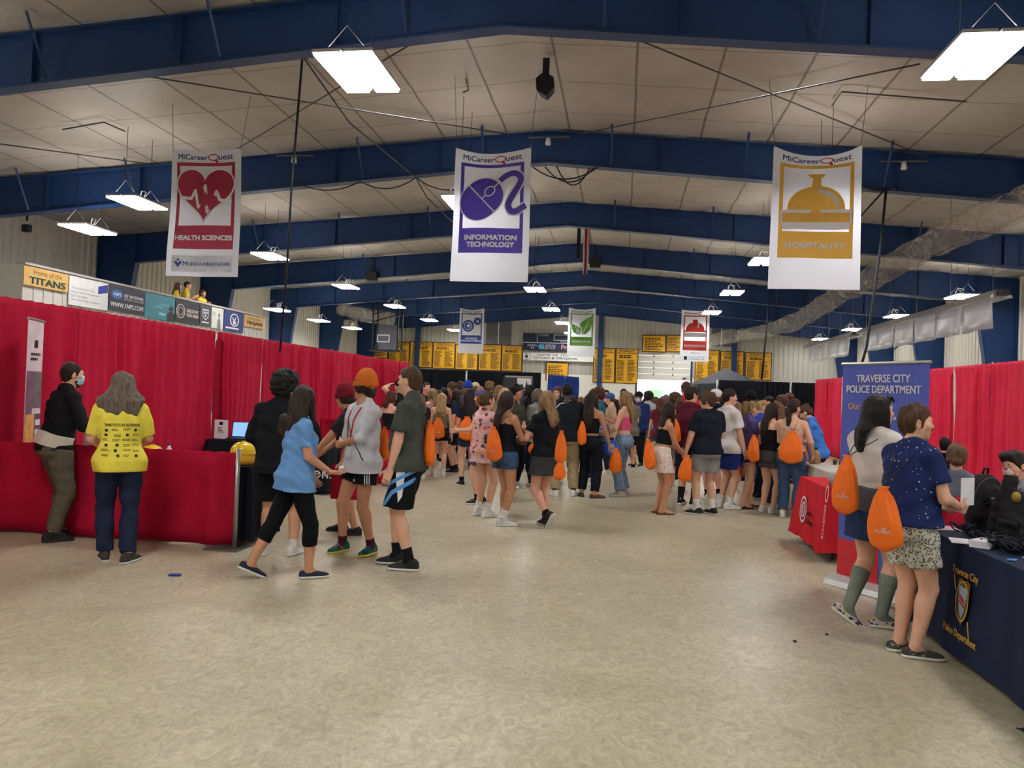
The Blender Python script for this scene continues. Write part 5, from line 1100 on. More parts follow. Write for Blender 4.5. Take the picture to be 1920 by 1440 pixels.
a = Art(); a.poly([(0, 1.78), (.1, 2.0), (.16, 1.86), (.2, 1.78)]); a.poly([(.2, 1.78), (.27, 2.1), (.34, 1.78)]); a.put('picture_print', INKK, lambda u, v, o: (u-.02, -.03-o, v), r, .004)
# --- right front booth: police table
tb = table('police_table', 2.16, 2.92, 3.62, 6.03, .75, NAVYC, 'navy covered table with gold lettering and a shield at lower right', seed=11, flare=.045)
GOLD = mat('ink_gold', (214, 170, 62), .5, 0, .1); GOLDD = mat('ink_bronze', (120, 92, 44), .5, 0, .1)
def face(u, v, o): return (-.38-.052*(1-v/.75)-.012-o, u, v)      # u: along +Y, table-local
def fy(px, py): q = atX(px, py, 2.13); return (q[1]-4.825, q[2])
c = fy(1808, 1128)
fc = lambda u, v, o: face(c[0]-u, c[1]+v, o)
a = Art(); a.txt('Traverse City', 0, .165, w=.36, h=.06, bold=.012); a.txt('Police Department', 0, -.215, w=.46, h=.06, bold=.012); a.put('gold_lettering', GOLD, fc, tb, .006)
sh = [(-.085, .12), (-.04, .135), (0, .125), (.04, .135), (.085, .12), (.075, .0), (.045, -.1), (0, -.15), (-.045, -.1), (-.075, .0)]
Art().poly(sh).put('shield', GOLDD, fc, tb, .005); Art().poly([(x*.68, y*.68) for x, y in sh]).put('shield_field', mat('ink_pale_blue', (150, 176, 200), .5), fc, tb, .008)
a = Art(); a.stroke([(-.04, .03), (.04, .0)], .018); a.stroke([(-.04, 0), (.04, -.03)], .014); a.put('shield_stripes', INKR, fc, tb, .011); a = Art(); a.stroke([(-.14, .14), (-.1, .05)], .012); a.stroke([(.1, -.1), (.14, -.2)], .012); a.ring(0, -.0, .083, .01, 24, ry=.12); a.put('gold_trim', GOLD, fc, tb, .010)
# gear heaped on it
BKF = mat('nylon_black', (20, 20, 23), .6, 0, .2, 20, .3, 160, .3)
r = empty('backpack', (2.53, 5.84, .752), .35); r.scale = (.75, .8, .86); tag(r, 'black backpack standing on the navy table left of the badge vest', 'backpack')
solid('pack_body', [loft([.02, .12, .3, .42, .47], [.15, .16, .155, .125, .07], [.09, .10, .095, .07, .04], k=.03, p=3.), loft([.04, .2, .24], [.115, .115, .10], [.05, .055, .03], [-.1, -.1, -.09], k=.004, p=3.5), loft([.26, .36, .40], [.10, .095, .06], [.04, .04, .02], [-.085, -.075, -.06], k=.004, p=3.)], .012, BKF, r, disp=folds(3, .003, 30.))
MB().tube([(-.03, 0, .46), (-.02, -.02, .52), (.02, -.02, .52), (.03, 0, .46)], .01, 6).build('handle', BKF, r, True); [MB().tube(z_, .005, 6).build('zipper', mat('zip_grey', (78, 78, 82), .4), r, True) for z_ in ([(.12*math.cos(t), -.10-.05*abs(math.sin(t)), .22+.05*math.sin(t)) for t in np.linspace(0, PI, 14)], [(.15*math.cos(t), -.04-.04*math.sin(t), .28+.17*math.sin(t)) for t in np.linspace(0, PI, 16)])]; [MB().box((sx*.1-.012, -.17, .02), (sx*.1+.012, -.16, .2)).build('strap', mat('webbing_grey', (52, 52, 56), .6), r) for sx in (-1, 1)]; MB().box((-.07, -.153, .28), (.05, -.145, .30)).build('reflective_strip', mat('grey_tape', (150, 150, 152), .4), r); MB().box((.02, -.16, .16), (.10, -.15, .2)).build('buckle', mat('grey_plastic', (120, 120, 124), .4), r)
r = empty('police_vest', (2.63, 5.47, .752), -.55); r.scale = (.86, .8, .82); tag(r, 'black tactical vest with an oval gold badge on the navy table', 'vest')
solid('vest_body', [loft([0, .15, .32, .40], [.27, .25, .22, .19], [.16, .13, .10, .06], [0, .02, .05, .06], k=.03), loft([.38, .52], [.055, .05], [.05, .035], [.07, .09], xo=[-.13, -.11], k=.012), loft([.38, .54], [.06, .055], [.05, .035], [.07, .09], xo=[.12, .10], k=.012), rbox((-.1, -.13, .1), (.07, .05, .08), np.eye(3), .02, .02), rbox((.1, -.13, .1), (.07, .05, .08), np.eye(3), .02, .02)], .012, BKF, r, disp=folds(8, .004, 26.))
a = MB().lathe([(.032, 0), (.032, .006), (.024, .011), (1e-4, .013)], n=20, M=Matrix.Rotation(PI/2, 3, 'X') @ Matrix.Diagonal((1, 1.35, 1)).to_3x3()); a.build('badge', mat('badge_gold', (170, 140, 70), .35, .6, .2, 30), r, True, loc=(-.06, -.075, .36))
DNV = mat('lanyard_navy', (20, 23, 38), .8, 0, .2); R_ = random.Random(4); mb = MB()
for k in range(80):
    x = 2.30+R_.uniform(0, .34); y = 4.95+R_.uniform(0, .72); ra = R_.uniform(.03, .07); h = .765+R_.uniform(0, .05); t0 = R_.uniform(0, 6)
    mb.tube([(x+ra*math.cos(t0+t), y+1.4*ra*math.sin(t0+t), h+.018*math.sin(2*t+k)) for t in np.linspace(0, 5.4, 12)], .0055, 5)
o = mb.build('lanyard_heap', DNV, smooth=True); tag(o, 'tangled heap of dark navy lanyards in front of the vest and backpack', 'lanyards'); o['kind'] = 'stuff'
for k, (dx, dz, ra) in enumerate(((0, 0, .1), (.012, .022, -.15), (-.07, 0, .4))):
    q = atZ(1832 if k < 2 else 1812, 1022 if k < 2 else 1014, .76); o = MB().box((-.09, -.055, 0), (.09, .055, .02 if k < 2 else .008)).build('paper_stack', mat('paper_white', (232, 232, 236), .6), loc=(q[0]+dx+.03, q[1], .7535+dz), rz=ra+.9); tag(o, ('white card stack on the navy table edge, lower one', 'white card stack on the navy table edge, upper one', 'loose white cards left of the card stack on the navy table')[k], 'papers')
BLUS = mat('sticker_blue', (70, 150, 215), .35, 0, .5, 30); 
for k in range(14):
    x = 2.22+R_.uniform(0, .22); y = 4.55+R_.uniform(0, .36); o = MB().lathe([(.028, 0), (.03, .003), (.0001, .004)], n=14, M=Matrix.Diagonal((1.3, .8, 1)).to_3x3()).build('sticker_badge', BLUS if k % 3 else mat('sticker_silver', (190, 205, 220), .3), loc=(x, y, .752+k*.0006), rz=R_.uniform(0, 3)); tag(o, 'blue and white shiny badge sticker scattered on the navy table', 'sticker', 'badge stickers on the navy table')
o = MB().box((2.2, 5.80, .753), (2.38, 6.0, .757)).build('flyer', mat('flyer_pink', (222, 190, 196), .6, 0, .3, 20)); tag(o, 'pinkish printed flyer at the far end of the navy table', 'paper')
o = MB().grid(lambda u, v: (1.98+u+.02*math.sin(v*9), 3.98+v, .012+.02*abs(math.sin(u*21+v*13))), list(np.linspace(0, .16, 8)), list(np.linspace(0, .22, 9)), thick=(0, 0, .006)).build('dropped_cloth', NAVYC, smooth=True); tag(o, 'corner of dark navy cloth lying on the floor at lower right', 'cloth')
low((2.40, 6.36), (3.95, 6.36), 'waist high red drape behind the navy table, left stretch', 220, REDT); low((3.97, 6.36), (5.6, 6.36), 'waist high red drape behind the navy table, right stretch', 221, REDT)
low((2.95, 8.02), (4.6, 8.02), 'second waist high red drape beyond the seated people, left stretch', 222, REDT); low((4.62, 8.02), (6.3, 8.02), 'second waist high red drape beyond the seated people, right stretch', 223, REDT)
upright(2.37, 6.36, .96, 'short post at the aisle end of the red drape behind navy table')
PB = mat('print_police_blue', (84, 98, 186), .5, 0, .05)
def ar2(r, f, W, H):
    a = Art(); a.txt('TRAVERSE CITY', W*.49, H*.935, w=W*.62, h=H*.034, bold=.03); a.txt('POLICE DEPARTMENT', W*.49, H*.885, w=W*.86, h=H*.034, bold=.03)
    for t, y in (('School Police', .76), ('Honor Guard', .62), ('Marine Unit', .585), ('Youth Liaison', .55), ('K9 Unit', .655), ('Bike Patrol', .69), ('Detectives', .725)): a.txt(t, W*.30, H*y, h=H*.021, bold=.012, align='l')
    a.put('white_lettering', INKW, f, r, .005); Art().txt('Our Services', W*.32, H*.805, h=H*.028, bold=.02).put('orange_lettering', mat('ink_apricot', (226, 160, 90), .6), f, r, .005)
    a = Art(); a.ring(W*.8, H*.75, W*.12, W*.05); a.ring(W*.82, H*.64, W*.12, W*.05); a.put('pale_pattern', mat('print_police_pale', (90, 96, 176), .5), f, r, .003); Art().rect(0, 0, W*.5, H*.17).put('red_block', mat('print_police_red', (206, 44, 54), .5), f, r, .004)
    Art().poly([(W*.62, H*.02), (W*.9, H*.02), (W*.9, H*.1), (W*.72, H*.06)]).put('amber_mark', GOLD, f, r, .005)
pullup((1.96, 7.32), (2.44, 6.63), .09, 1.97, 'blue pull up banner with heavy white lettering behind the two girls', ar2, w=PB)
# --- college table with red cloth
tb = table('college_table', 2.08, 2.95, 8.3, 9.42, .76, REDC, 'red covered table with a round white mark beside the aisle', seed=14, flare=.06, zb=.1)
cf = lambda px, py: (lambda q: (q[1]-8.86, q[2]))(atX(px, py, 2.06))
c2 = cf(1511, 955); f2 = lambda u, v, o: (-.435-.06*(1-(c2[1]+v)/.76)-.012-o, c2[0]-u, c2[1]+v)
a = Art(); a.ring(0, 0, .135, .028); a.ring(0, 0, .075, .03); a.txt('B', 0, 0, h=.08, bold=.02); a.put('round_mark', INKW, f2, tb, .012); a = Art(); a.txt('Baker', .30, .0, w=.2, h=.075, bold=.01); a.txt('College', .33, -.1, w=.26, h=.08, bold=.01); a.put('black_lettering', INKK, f2, tb, .016)
c3 = cf(1551, 960); f3 = lambda u, v, o: (-.435-.06*(1-(c3[1]+v)/.76)-.012-o, c3[0]-u, c3[1]+v)
a = Art(); a.ring(0, .18, .05, .018, 20, ry=.075); a.txt('BULLDOGS', 0, -.1, w=.34, h=.06, rot=PI/2, bold=.01); a.put('side_lettering', INKW, f3, tb, .012)
bottle(2.3, 8.95, .761, .1, .03, mat('tan_plastic', (206, 170, 130), .5), 'small tan bottle lying among things on the red table', 'bottle'); 
o = MB().lathe([(.06, 0), (.075, .14), (.07, .14), (.055, .01)], n=20).build('clear_tub', mat('clear_plastic', (220, 222, 228), .2, trans=.5), smooth=True, loc=(2.22, 8.45, .761)); tag(o, 'clear tub of trinkets on the near corner of the red table', 'tub')
o = solid('dark_bag', [ell((0, 0, .05), (.11, .07, .055)), ell((.05, .02, .06), (.06, .05, .05))], .012, BKF, disp=folds(12, .004, 30)); o.location = (2.36, 8.62, .762); tag(o, 'small dark crumpled bag behind the clear tub on the red table', 'bag')
# --- white table with jars
table('white_table', 2.62, 3.4, 9.62, 11.95, .75, WCL, 'white covered table with jars beyond the red covered table', seed=17, flare=.04)
for k, (px, py, h, rr, nm) in enumerate(((1520, 868, .17, .07, 'large square-shouldered glass jar of brown pieces'), (1536, 862, .06, .03, 'small dark cup right of the big jar'), (1543, 863, .06, .03, 'second small dark cup right of the big jar'))):
    q = atZ(px, py, .76); 
    if k == 0: bottle(max(q[0], 2.76), min(q[1], 11.6), .752, .24, .075, mat('jar_brown', (150, 120, 84), .25, 0, .5, 40), nm+' on white table', 'jar', 'jar')
    else: o = MB().lathe([(rr*.8, 0), (rr, h), (rr*.9, h), (rr*.7, .006)], n=14).build('cup', mat('cup_dark', (70, 50, 40), .4), loc=(max(q[0], 2.74)+.02*k, min(q[1], 11.7)-.1*k, .752)); tag(o, nm+' on white table', 'cup')
o = MB().box((2.75, 9.95, .752), (3.2, 10.4, .756)).build('leaflets', mat('paper_white', (232, 232, 236))); tag(o, 'white sheets spread on the near end of the white covered table', 'paper')
# ------------------------------------------------------------------ things under the roof
SPK = mat('speaker_black', (26, 27, 31), .6, 0, .1)
r = empty('roof_speaker', (-1.62, 14.05, 7.3)); tag(r, 'black angular loudspeaker hanging under the roof ridge', 'loudspeaker'); poly = [(-.2, -.1), (-.05, -.32), (.12, -.3), (.24, -.05), (.2, .2), (-.08, .26), (-.24, .12)]
MB().prism([(-.17, .10), (-.02, .22), (.16, .12), (.19, -.06), (.03, -.24), (-.15, -.12)], lambda a, b: (a, -.16, b), lambda a, b: (a*.8, .2, b*.8)).build('cabinet', SPK, r, bevel=.015); MB().box((-.06, -.03, .15), (.06, .05, .52)).build('bracket', SPK, r)
for n, (px, py, Y, lab) in enumerate(((698, 518, 31.2, 'small black box speaker under a blue beam left of the middle banner'), (1116, 493, 31.2, 'small dark speaker hanging under the ridge far ahead'), (50, 428, 18.4, 'dark round spotlight under the left end of second beam'))):
    q = atY(px, py, Y); o = empty('beam_speaker', q); tag(o, lab, 'loudspeaker' if n < 2 else 'spotlight'); k_ = 1 if n < 2 else .5; MB().box((-.22*k_, -.15*k_, -.2*k_), (.22*k_, .15*k_, .2*k_)).build('cabinet', SPK, o, bevel=.03); MB().tube([(0, 0, .2), (0, 0, max(.25, roofz(q[0])-q[2]-.02))], .03, 6).build('bracket', SPK, o)
CAB = mat('cable_black', (22, 24, 30), .5, 0, .05); ROD = mat('brace_rod', (92, 84, 78), .5, .4)
def cable(pts, r_, label, name='cable', m=CAB, cat='cable'): o = MB().tube(pts, r_, 6).build(name, m, smooth=True); tag(o, label, cat); return o
def sagc(p, q, sag, n=10): return [tuple(np.array(p)*(1-t)+np.array(q)*t+np.array([0, 0, -sag*4*t*(1-t)])) for t in np.linspace(0, 1, n)]
Yc = 11.55
top = atY(567, 106, Yc); cable([top, atY(556, 240, Yc), atY(548, 330, Yc), atY(538, 500, Yc), atY(525, 660, Yc+2)], .018, 'thick black cable dropping from the first beam down the left')
cable([top, atY(572, 112, Yc+.1), atY(655, 230, 13.5), atY(780, 333, 17.8)], .014, 'black cable slanting from first beam to second beam')
cable(sagc(atY(553, 340, 17.8), atY(676, 340, 17.8), .22)+sagc(atY(676, 340, 17.8), atY(780, 333, 17.8), .22)[1:]+sagc(atY(780, 333, 17.8), atY(852, 356, 17.8), .1)[1:], .014, 'black cable drooping in loops under second beam left of center')
cable([atY(780, 333, 17.8), atY(800, 370, 18.5), atY(850, 418, 20)], .012, 'thin cable slanting down behind the violet banner')
for k in range(3): cable(sagc(atY(1000+k*22, 314-k, 17.75), atY(1122-k*8, 313+k, 17.75), .28+.07*k), .016, 'black cable loop hanging under the ridge of second beam, %s' % ('uppermost', 'middle', 'lowest')[k])
cable([atY(1662, 352, 17.6), atY(1650, 470, 17.6), atY(1625, 650, 17.6), atY(1614, 688, 17.6)], .028, 'long black cable dropping from second beam on the right'); cable([atY(1662, 352, 17.5), atY(1605, 415, 17.2)], .02, 'short black cable slanting from second beam to amber banner'); cable(sagc(atY(1612, 345, 17.6), atY(1680, 352, 17.6), .1), .03, 'dark bundle tied under second beam on the right')
cable([atY(1444, 545, 31), atY(1437, 620, 31), atY(1428, 712, 31)], .035, 'thin dark cable hanging to the right black drapes')
def rod(a, b, label):
    def on(px, py):
        z = 7.6
        for _ in range(6): q = atZ(px, py, z); z = roofz(q[0])-.14
        return atZ(px, py, z)
    cable([on(*a), on(*b)], .014, label, 'brace_rod', ROD, 'rod')
rod((230, 136), (955, 252), 'thin roof brace rod crossing from upper left to the ridge of second beam'); rod((775, 80), (440, 282), 'thin roof brace rod slanting down behind the heart banner')
rod((1185, 70), (1742, 296), 'thin roof brace rod slanting down to the right across the roof'); rod((1725, 120), (1085, 252), 'thin roof brace rod rising right from the second beam ridge'); rod((0, 270), (300, 310), 'thin roof brace rod low at the left edge')
cable([(q[0], q[1], roofz(q[0])-.06) for q in (atZ(118, 229, 7.2), atZ(195, 222, 7.2), atZ(235, 240, 7.2))], .016, 'bent conduit on the roof feeding the left lamp', 'conduit', ROD, 'conduit'); cable([(q[0], q[1], roofz(q[0])-.06) for q in (atZ(1560, 205, 7.3), atZ(1578, 180, 7.3), atZ(1812, 192, 7.2))], .016, 'bent conduit on the roof above the amber banner', 'conduit', ROD, 'conduit'); cable([(q[0], q[1], roofz(q[0])-.06) for q in (atZ(868, 182, 7.6), atZ(878, 178, 7.6), atZ(873, 158, 7.6))], .016, 'short conduit on the roof above the violet banner', 'conduit', ROD, 'conduit')
# gathered netting on the right and left
NET = bpy.data.materials.new('netting'); NET.use_nodes = True; nt = NET.node_tree; b = nt.nodes['Principled BSDF']; b.inputs['Base Color'].default_value = lin((214, 206, 192))+(1,); b.inputs['Roughness'].default_value = .8
tc = node(nt, 'ShaderNodeTexCoord'); nz = node(nt, 'ShaderNodeTexNoise', i_Scale=1.6, i_Detail=6., i_Roughness=.6, i_Distortion=1.5); nt.links.new(tc.outputs['Object'], nz.inputs['Vector']); cr = node(nt, 'ShaderNodeMapRange'); cr.inputs[1].default_value = .35; cr.inputs[2].default_value = .65; cr.inputs[3].default_value = .10; cr.inputs[4].default_value = .42; nt.links.new(nz.outputs[0], cr.inputs[0]); nt.links.new(cr.outputs[0], b.inputs['Alpha'])
def net(pts, rad, label, seed):
    R = random.Random(seed); P = [np.array(p) for p in pts]; out = []; rs = []; L = [np.linalg.norm(b-a) for a, b in zip(P[:-1], P[1:])]
    for a, b, l in zip(P[:-1], P[1:], L):
        n = max(2, int(l/.22))
        for i in range(n): t = i/n; c = a*(1-t)+b*t; out.append(c+np.array([R.uniform(-.03, .03), 0, R.uniform(-.05, .03)])); rs.append(rad*R.uniform(.72, 1.25))
    rs = [(rs[max(i-1, 0)]+rs[i]+rs[min(i+1, len(rs)-1)])/3 for i in range(len(rs))]
    o = MB().tube(out, rs, 14).build('gathered_netting', NET, smooth=True, fix=False); tag(o, label, 'netting')
    for i in range(3, len(out), max(6, len(out)//7)): c = out[i]; MB().tube([(c[0], c[1], c[2]), (c[0], c[1], roofz(c[0])+.05)], .008, 5).build('tie_cord', CORDM, o)
net([(7.85, 15, 6.0), (7.9, 17.06, 5.85), (8, 20, 6.0), (8, 23.7, 6.0), (8, 27, 5.85), (8, 31.7, 5.8), (8, 38, 5.55), (7.6, 43.5, 5.55), (6.2, 47, 5.5), (4.8, 49, 5.3)], .36, 'long bundle of gathered pale netting slung under the roof at right', 2)
q0, q1, q2 = atY(636, 577, 43), atY(680, 590, 43), atY(745, 600, 43); net([q0, q1, q2], .4, 'bundle of pale netting tied beside the hoop board at far left', 4)
# radiant heater strip hung with clear vinyl flaps on the right
VIN = mat('vinyl_flap', (216, 218, 226), .25, 0, .08, 3, .3, 6, .6); RAIL = mat('heater_rail', (196, 194, 190), .35, .5)
for n, (y0, y1, lab) in enumerate(((22.4, 34.6, 'long silvery rail with vinyl flaps hung at right, nearer one'), (35.6, 44.5, 'shorter silvery rail with vinyl flaps hung at right, farther one'))):
    r = empty('flap_rail', (10, 0, 0)); tag(r, lab, 'rail'); zt = 4.88; MB().prism([(-.3, 0), (.3, 0), (.12, .22), (-.12, .22)], lambda a, b: (a, y0, zt-.2+b), lambda a, b: (a, y1, zt-.2+b)).build('rail', RAIL, r); MB().box((-.12, y0-.25, zt-.16), (.12, y0, zt)).build('end_box', DK, r)
    y = y0+.08; k = 0
    while y+1.6 < y1:
        w = 1.85; MB().grid(lambda u, v, k=k: (-.2+.05*math.sin(u*4+k)*(1-v), u, zt-.22-.82*(1-v)-.012*math.sin(u*2.1+k)), list(np.linspace(y, y+w, 12)), [0, .33, .66, 1], thick=(.006, 0, 0)).build('vinyl_flap', VIN, r, smooth=True, fix=False); y += w+.06; k += 1
    for y in np.linspace(y0+.5, y1-.5, 5): MB().tube([(0, y, zt), (0, y, roofz(10)-.02)], .008, 5).build('hanger_chain', WIRE, r)
p0, p1 = atY(1099, 428, 27), atY(1097, 512, 27); r = empty('furled_flag', p1); tag(r, 'furled red and white flag hanging straight down from the roof ridge', 'flag'); H_ = p0[2]-p1[2]
solid('cloth_roll', [cone((0, 0, .02), (.02, 0, H_), [.07, .11, .09], (0, .5, 1), k=.02)], .02, pattern_stripes() , r, disp=lambda X, Y, Z: .018*np.sin(6*np.arctan2(Y, X)+2*Z)); MB().box((-.32, -.04, H_*.3), (-.2, .04, roofz(p1[0])-p1[2]-.05)).build('bracket', IRON, r); MB().tube([(0, 0, H_-.02), (0, 0, roofz(p1[0])-p1[2]+.05)], .01, 5).build('cord', CORDM, r)
for px, py, Y, lab in ((1027, 266, 17.7, 'small white twin light fixed on second beam at the ridge'), (1698, 312, 17.7, 'small white twin light fixed on second beam at right'), (548, 300, 17.7, 'small white twin light fixed on second beam behind the left cable')):
    q = atY(px, py, Y); r = empty('beam_light', (q[0], 17.86, q[2])); tag(r, lab, 'light'); MB().box((-.5, -.02, .14), (.5, .02, .17)).build('bar', STEELP, r); MB().lathe([(.05, 0), (.07, -.14), (.06, -.16), (1e-4, -.16)], (0, -.06, .12), 14).build('lamp_head', WPLA, r, True)
for px, py, lab in ((1708, 648, 'rust red hoop bracket on the right wall beyond the drapes'),):
    q = atX(px, py, XR-.75); r = empty('hoop_bracket', (q[0], q[1], q[2])); tag(r, lab, 'bracket'); MB().box((-.9, -.03, .05), (.7, .03, .1)).build('arm', mat('rust_red', (120, 60, 56), .6), r); MB().tube([(-.5, 0, .05), (-.9, 0, -.35)], .03, 6).build('brace', IRON, r)
p = atX(118, 572, -17) ; q = fl(328, 1080); o = MB().box((-.05, -.022, 0), (.05, .022, .016)).build('blue_eraser', mat('blue_rubber', (48, 62, 150), .5), loc=(q[0], q[1], .001), rz=.3, bevel=.006); tag(o, 'small blue object lying on the open concrete floor at left', 'litter')
for px, py, lab in ((1550, 1190, 'small dark scrap on the floor left of the shoes at right'), (1490, 1203, 'tiny dark speck of litter on the floor, left of the scrap')):
    q = fl(px, py); o = MB().lathe([(.008, 0), (.014, .004), (.006, .009), (1e-4, .01)], n=7).build('floor_scrap', INKK, loc=(q[0], q[1], 0)); tag(o, lab, 'litter')
# ================================================================== PEOPLE
def sf(phi, px): return phi+8.3+math.degrees(math.atan((960-px)/F))    # facing as seen: 0 away, 90 to the left of the picture, 180 towards us
TEE = lambda n, rgb, **k: dict(kind='tee', m=cloth(n, rgb), **k)
WHITE_S = mat('shoe_white', (220, 218, 212), .5); BLACK_S = mat('shoe_black', (24, 24, 27), .6); RUB = mat('white_rubber', (222, 220, 212), .5); RUBK = mat('dark_rubber', (40, 38, 36), .6)
BLKT = cloth('black', (24, 25, 30)); DEN = mat('denim_blue', (62, 84, 118), .85, 0, .25, 30, .3, 200, .15); DEND = mat('denim_dark', (40, 56, 88), .85, 0, .25, 30, .3, 200, .15); DENL = mat('denim_pale', (120, 142, 166), .85, 0, .25, 20, .3, 200, .15); NAVYJ = mat('denim_navy', (34, 42, 66), .85, 0, .15, 30, .3, 200, .15)
def pattern(name, base, spots, scale=22., thr=.45, seed=0):
    """printed cloth: scattered blotches of several colours over a base"""
    if name in MATS: return MATS[name]
    m = bpy.data.materials.new(name); m.use_nodes = True; nt = m.node_tree; L = nt.links; b = nt.nodes['Principled BSDF']; b.inputs['Roughness'].default_value = .85; b.inputs['Specular IOR Level'].default_value = .15
    tc = node(nt, 'ShaderNodeTexCoord'); vo = node(nt, 'ShaderNodeTexVoronoi', i_Scale=scale); L.new(tc.outputs['Object'], vo.inputs['Vector']); nz = node(nt, 'ShaderNodeTexNoise', i_Scale=scale*1.3, i_Detail=3.); L.new(tc.outputs['Object'], nz.inputs['Vector'])
    cr = node(nt, 'ShaderNodeValToRGB'); cr.color_ramp.interpolation = 'CONSTANT'; e = cr.color_ramp.elements; n = len(spots); e[0].position = 0; e[0].color = lin(spots[0])+(1,); e[1].position = 1/n; e[1].color = lin(spots[1 % n])+(1,)
    for i in range(2, n): q = e.new(i/n); q.color = lin(spots[i])+(1,)
    L.new(vo.outputs['Color'], cr.inputs[0]); mx = node(nt, 'ShaderNodeMix', data_type='RGBA'); L.new(mth(nt, 'LESS_THAN', mth(nt, 'ADD', vo.outputs['Distance'], mth(nt, 'MULTIPLY', mth(nt, 'SUBTRACT', nz.outputs[0], .5), .9)), thr), mx.inputs[0]); mx.inputs[6].default_value = lin(base)+(1,); L.new(cr.outputs[0], mx.inputs[7]); L.new(mx.outputs[2], b.inputs['Base Color']); MATS[name] = m; return m
def W(g, p):
    """figure point (its own metres at 1.75 m) to the hall"""
    b = g.body; v = Matrix.Rotation(b.rotation_euler[2], 3, 'Z') @ Vector(tuple(float(q)*g.s for q in p)); return np.array([b.location[0]+v[0], b.location[1]+v[1], b.location[2]+v[2]])
def on(g, obj, art, name, m, org, ux, uy, back, off=.004, maxlen=.025):
    s = g.s; o = Art(); o.v = [(u*s, v*s) for u, v in art.v]; o.f = art.f
    return wrap(obj, o, name, m, np.array(org)*s, ux, uy, back, off, maxlen, g.body)
def lanyard(g, m, card=True, L=.30):
    R = g.Rt; n = R@V3(0, 1, 0); o = g.T(0, .0, 1.2); a = Art(); a.stroke([(-.075, .245), (-.045, .12), (-.01, .2-L)], .019); a.stroke([(.075, .245), (.045, .12), (.01, .2-L)], .019)
    on(g, g.top, a, 'lanyard', m, o, R@V3(1, 0, 0), R@V3(0, 0, 1), n)
    if card: b = Art(); b.rect(-.045, .2-L-.11, .045, .2-L); on(g, g.top, b, 'badge', WPLA, o, R@V3(1, 0, 0), R@V3(0, 0, 1), n, .010, .05)
LANR = cloth('lanyard_red', (190, 30, 44))
def tmat(n, rgb): return cloth(n, rgb)
# ---- the front figures
g = person('man with light blue face mask, black sweater and olive trousers standing at left', fl(96, 1012), sf(-72, 96), 1.76, 'm', 3, 'light', lean=10, build=1.08, head=(-4, 2, 0), top=dict(kind='long', m=BLKT, sleeve=1.35, hem=.965, loose=.02, r1=.056), bottom=dict(kind='pants', m=mat('twill_olive', (98, 92, 78), .85, 0, .12, 12, .3, 160, .15), loose=.022, ra=.062, len=1.97, waist=.90), hair=dict(kind='short', color='dark', vol=.010), facial='dark', mask=mat('mask_blue', (160, 205, 222), .7), shoe=dict(m=BLACK_S, sole=RUBK), arms=dict(r=dict(w=(.20, .36, 1.17), pole=(.6, -.7, -.6), n=(-.3, .2, -1), curl=.7), l=dict(w=(-.10, .38, 1.05), n=(.3, .2, -1), curl=.6)), legs=dict(r=dict(a=(.11, -.03, .085)), l=dict(a=(-.10, .08, .085))))
g.mk('undershirt', [loft([-.065, -.03, .06], [.206, .204, .202], [.166, .162, .158], [-.008]*3, g.Rt@rotx(-.06)@roty(.13), (0, 0, .985), k=.01)], .008, cloth('undershirt_white', (216, 208, 192)), g.body, disp=folds(3, .001, 18.))
g.mk('belt', [loft([-.10, -.04], [.200, .198], [.162, .160], [-.012]*2, np.eye(3), (0, 0, .985), k=.01)], .008, BLKT, g.body)
g = person('woman with long grey hair in a yellow printed shirt, back turned, at left', fl(217, 1052), sf(4, 217), 1.67, 'f', 3, 'light', build=1.06, head=(0, 12, 0), lean=3, top=TEE('yellow_tee', (238, 222, 84), sleeve=.88, hem=.83, loose=.03, fold=.009, r1=.068), bottom=dict(kind='pants', m=NAVYJ, loose=.014, ra=.070, len=1.98), hair=dict(kind='wavy', color='grey', len=.33, w=.20, amp=.010, off=.05), shoe=dict(m=mat('shoe_charcoal', (58, 56, 56), .7)), arms=dict(r=dict(w=(.13, .28, 1.03), pole=(.7, -.8, -.3), n=(-1, 0, 0)), l=dict(w=(-.13, .28, 1.03), pole=(-.7, -.8, -.3), n=(1, 0, 0))), legs=dict(r=dict(a=(.085, -.12, .085), yaw=-38), l=dict(a=(-.09, .05, .085), yaw=4)))
a = Art(); a.txt('THANK YOU TO OUR 2022 SPONSORS', 0, .115, w=.29, h=.026, bold=.02); R_ = random.Random(7)
for r_ in range(6):
    for c_ in range(4):
        x = -.125+c_*.082+R_.uniform(-.012, .012); y = .07-r_*.046+R_.uniform(-.006, .006); k = R_.choice('dbbrt')
        if k == 'd': a.disc(x, y, .013)
        elif k == 'r': a.rect(x-.012, y-.012, x+.012, y+.012)
        else: a.scribble(x-.034, y-.012, x+.034, y+.012, 2, r_*9+c_, .45, (3, 7))
on(g, g.top, a, 'back_print', INKK, g.T(0, 0, 1.16), (-1, 0, 0), (0, 0, 1), (0, -1, 0), .005, .02) if False else on(g, g.top, a, 'back_print', INKK, g.T(0, 0, 1.15), (1, 0, 0), (0, 0, 1), (0, -1, 0), .006, .02)
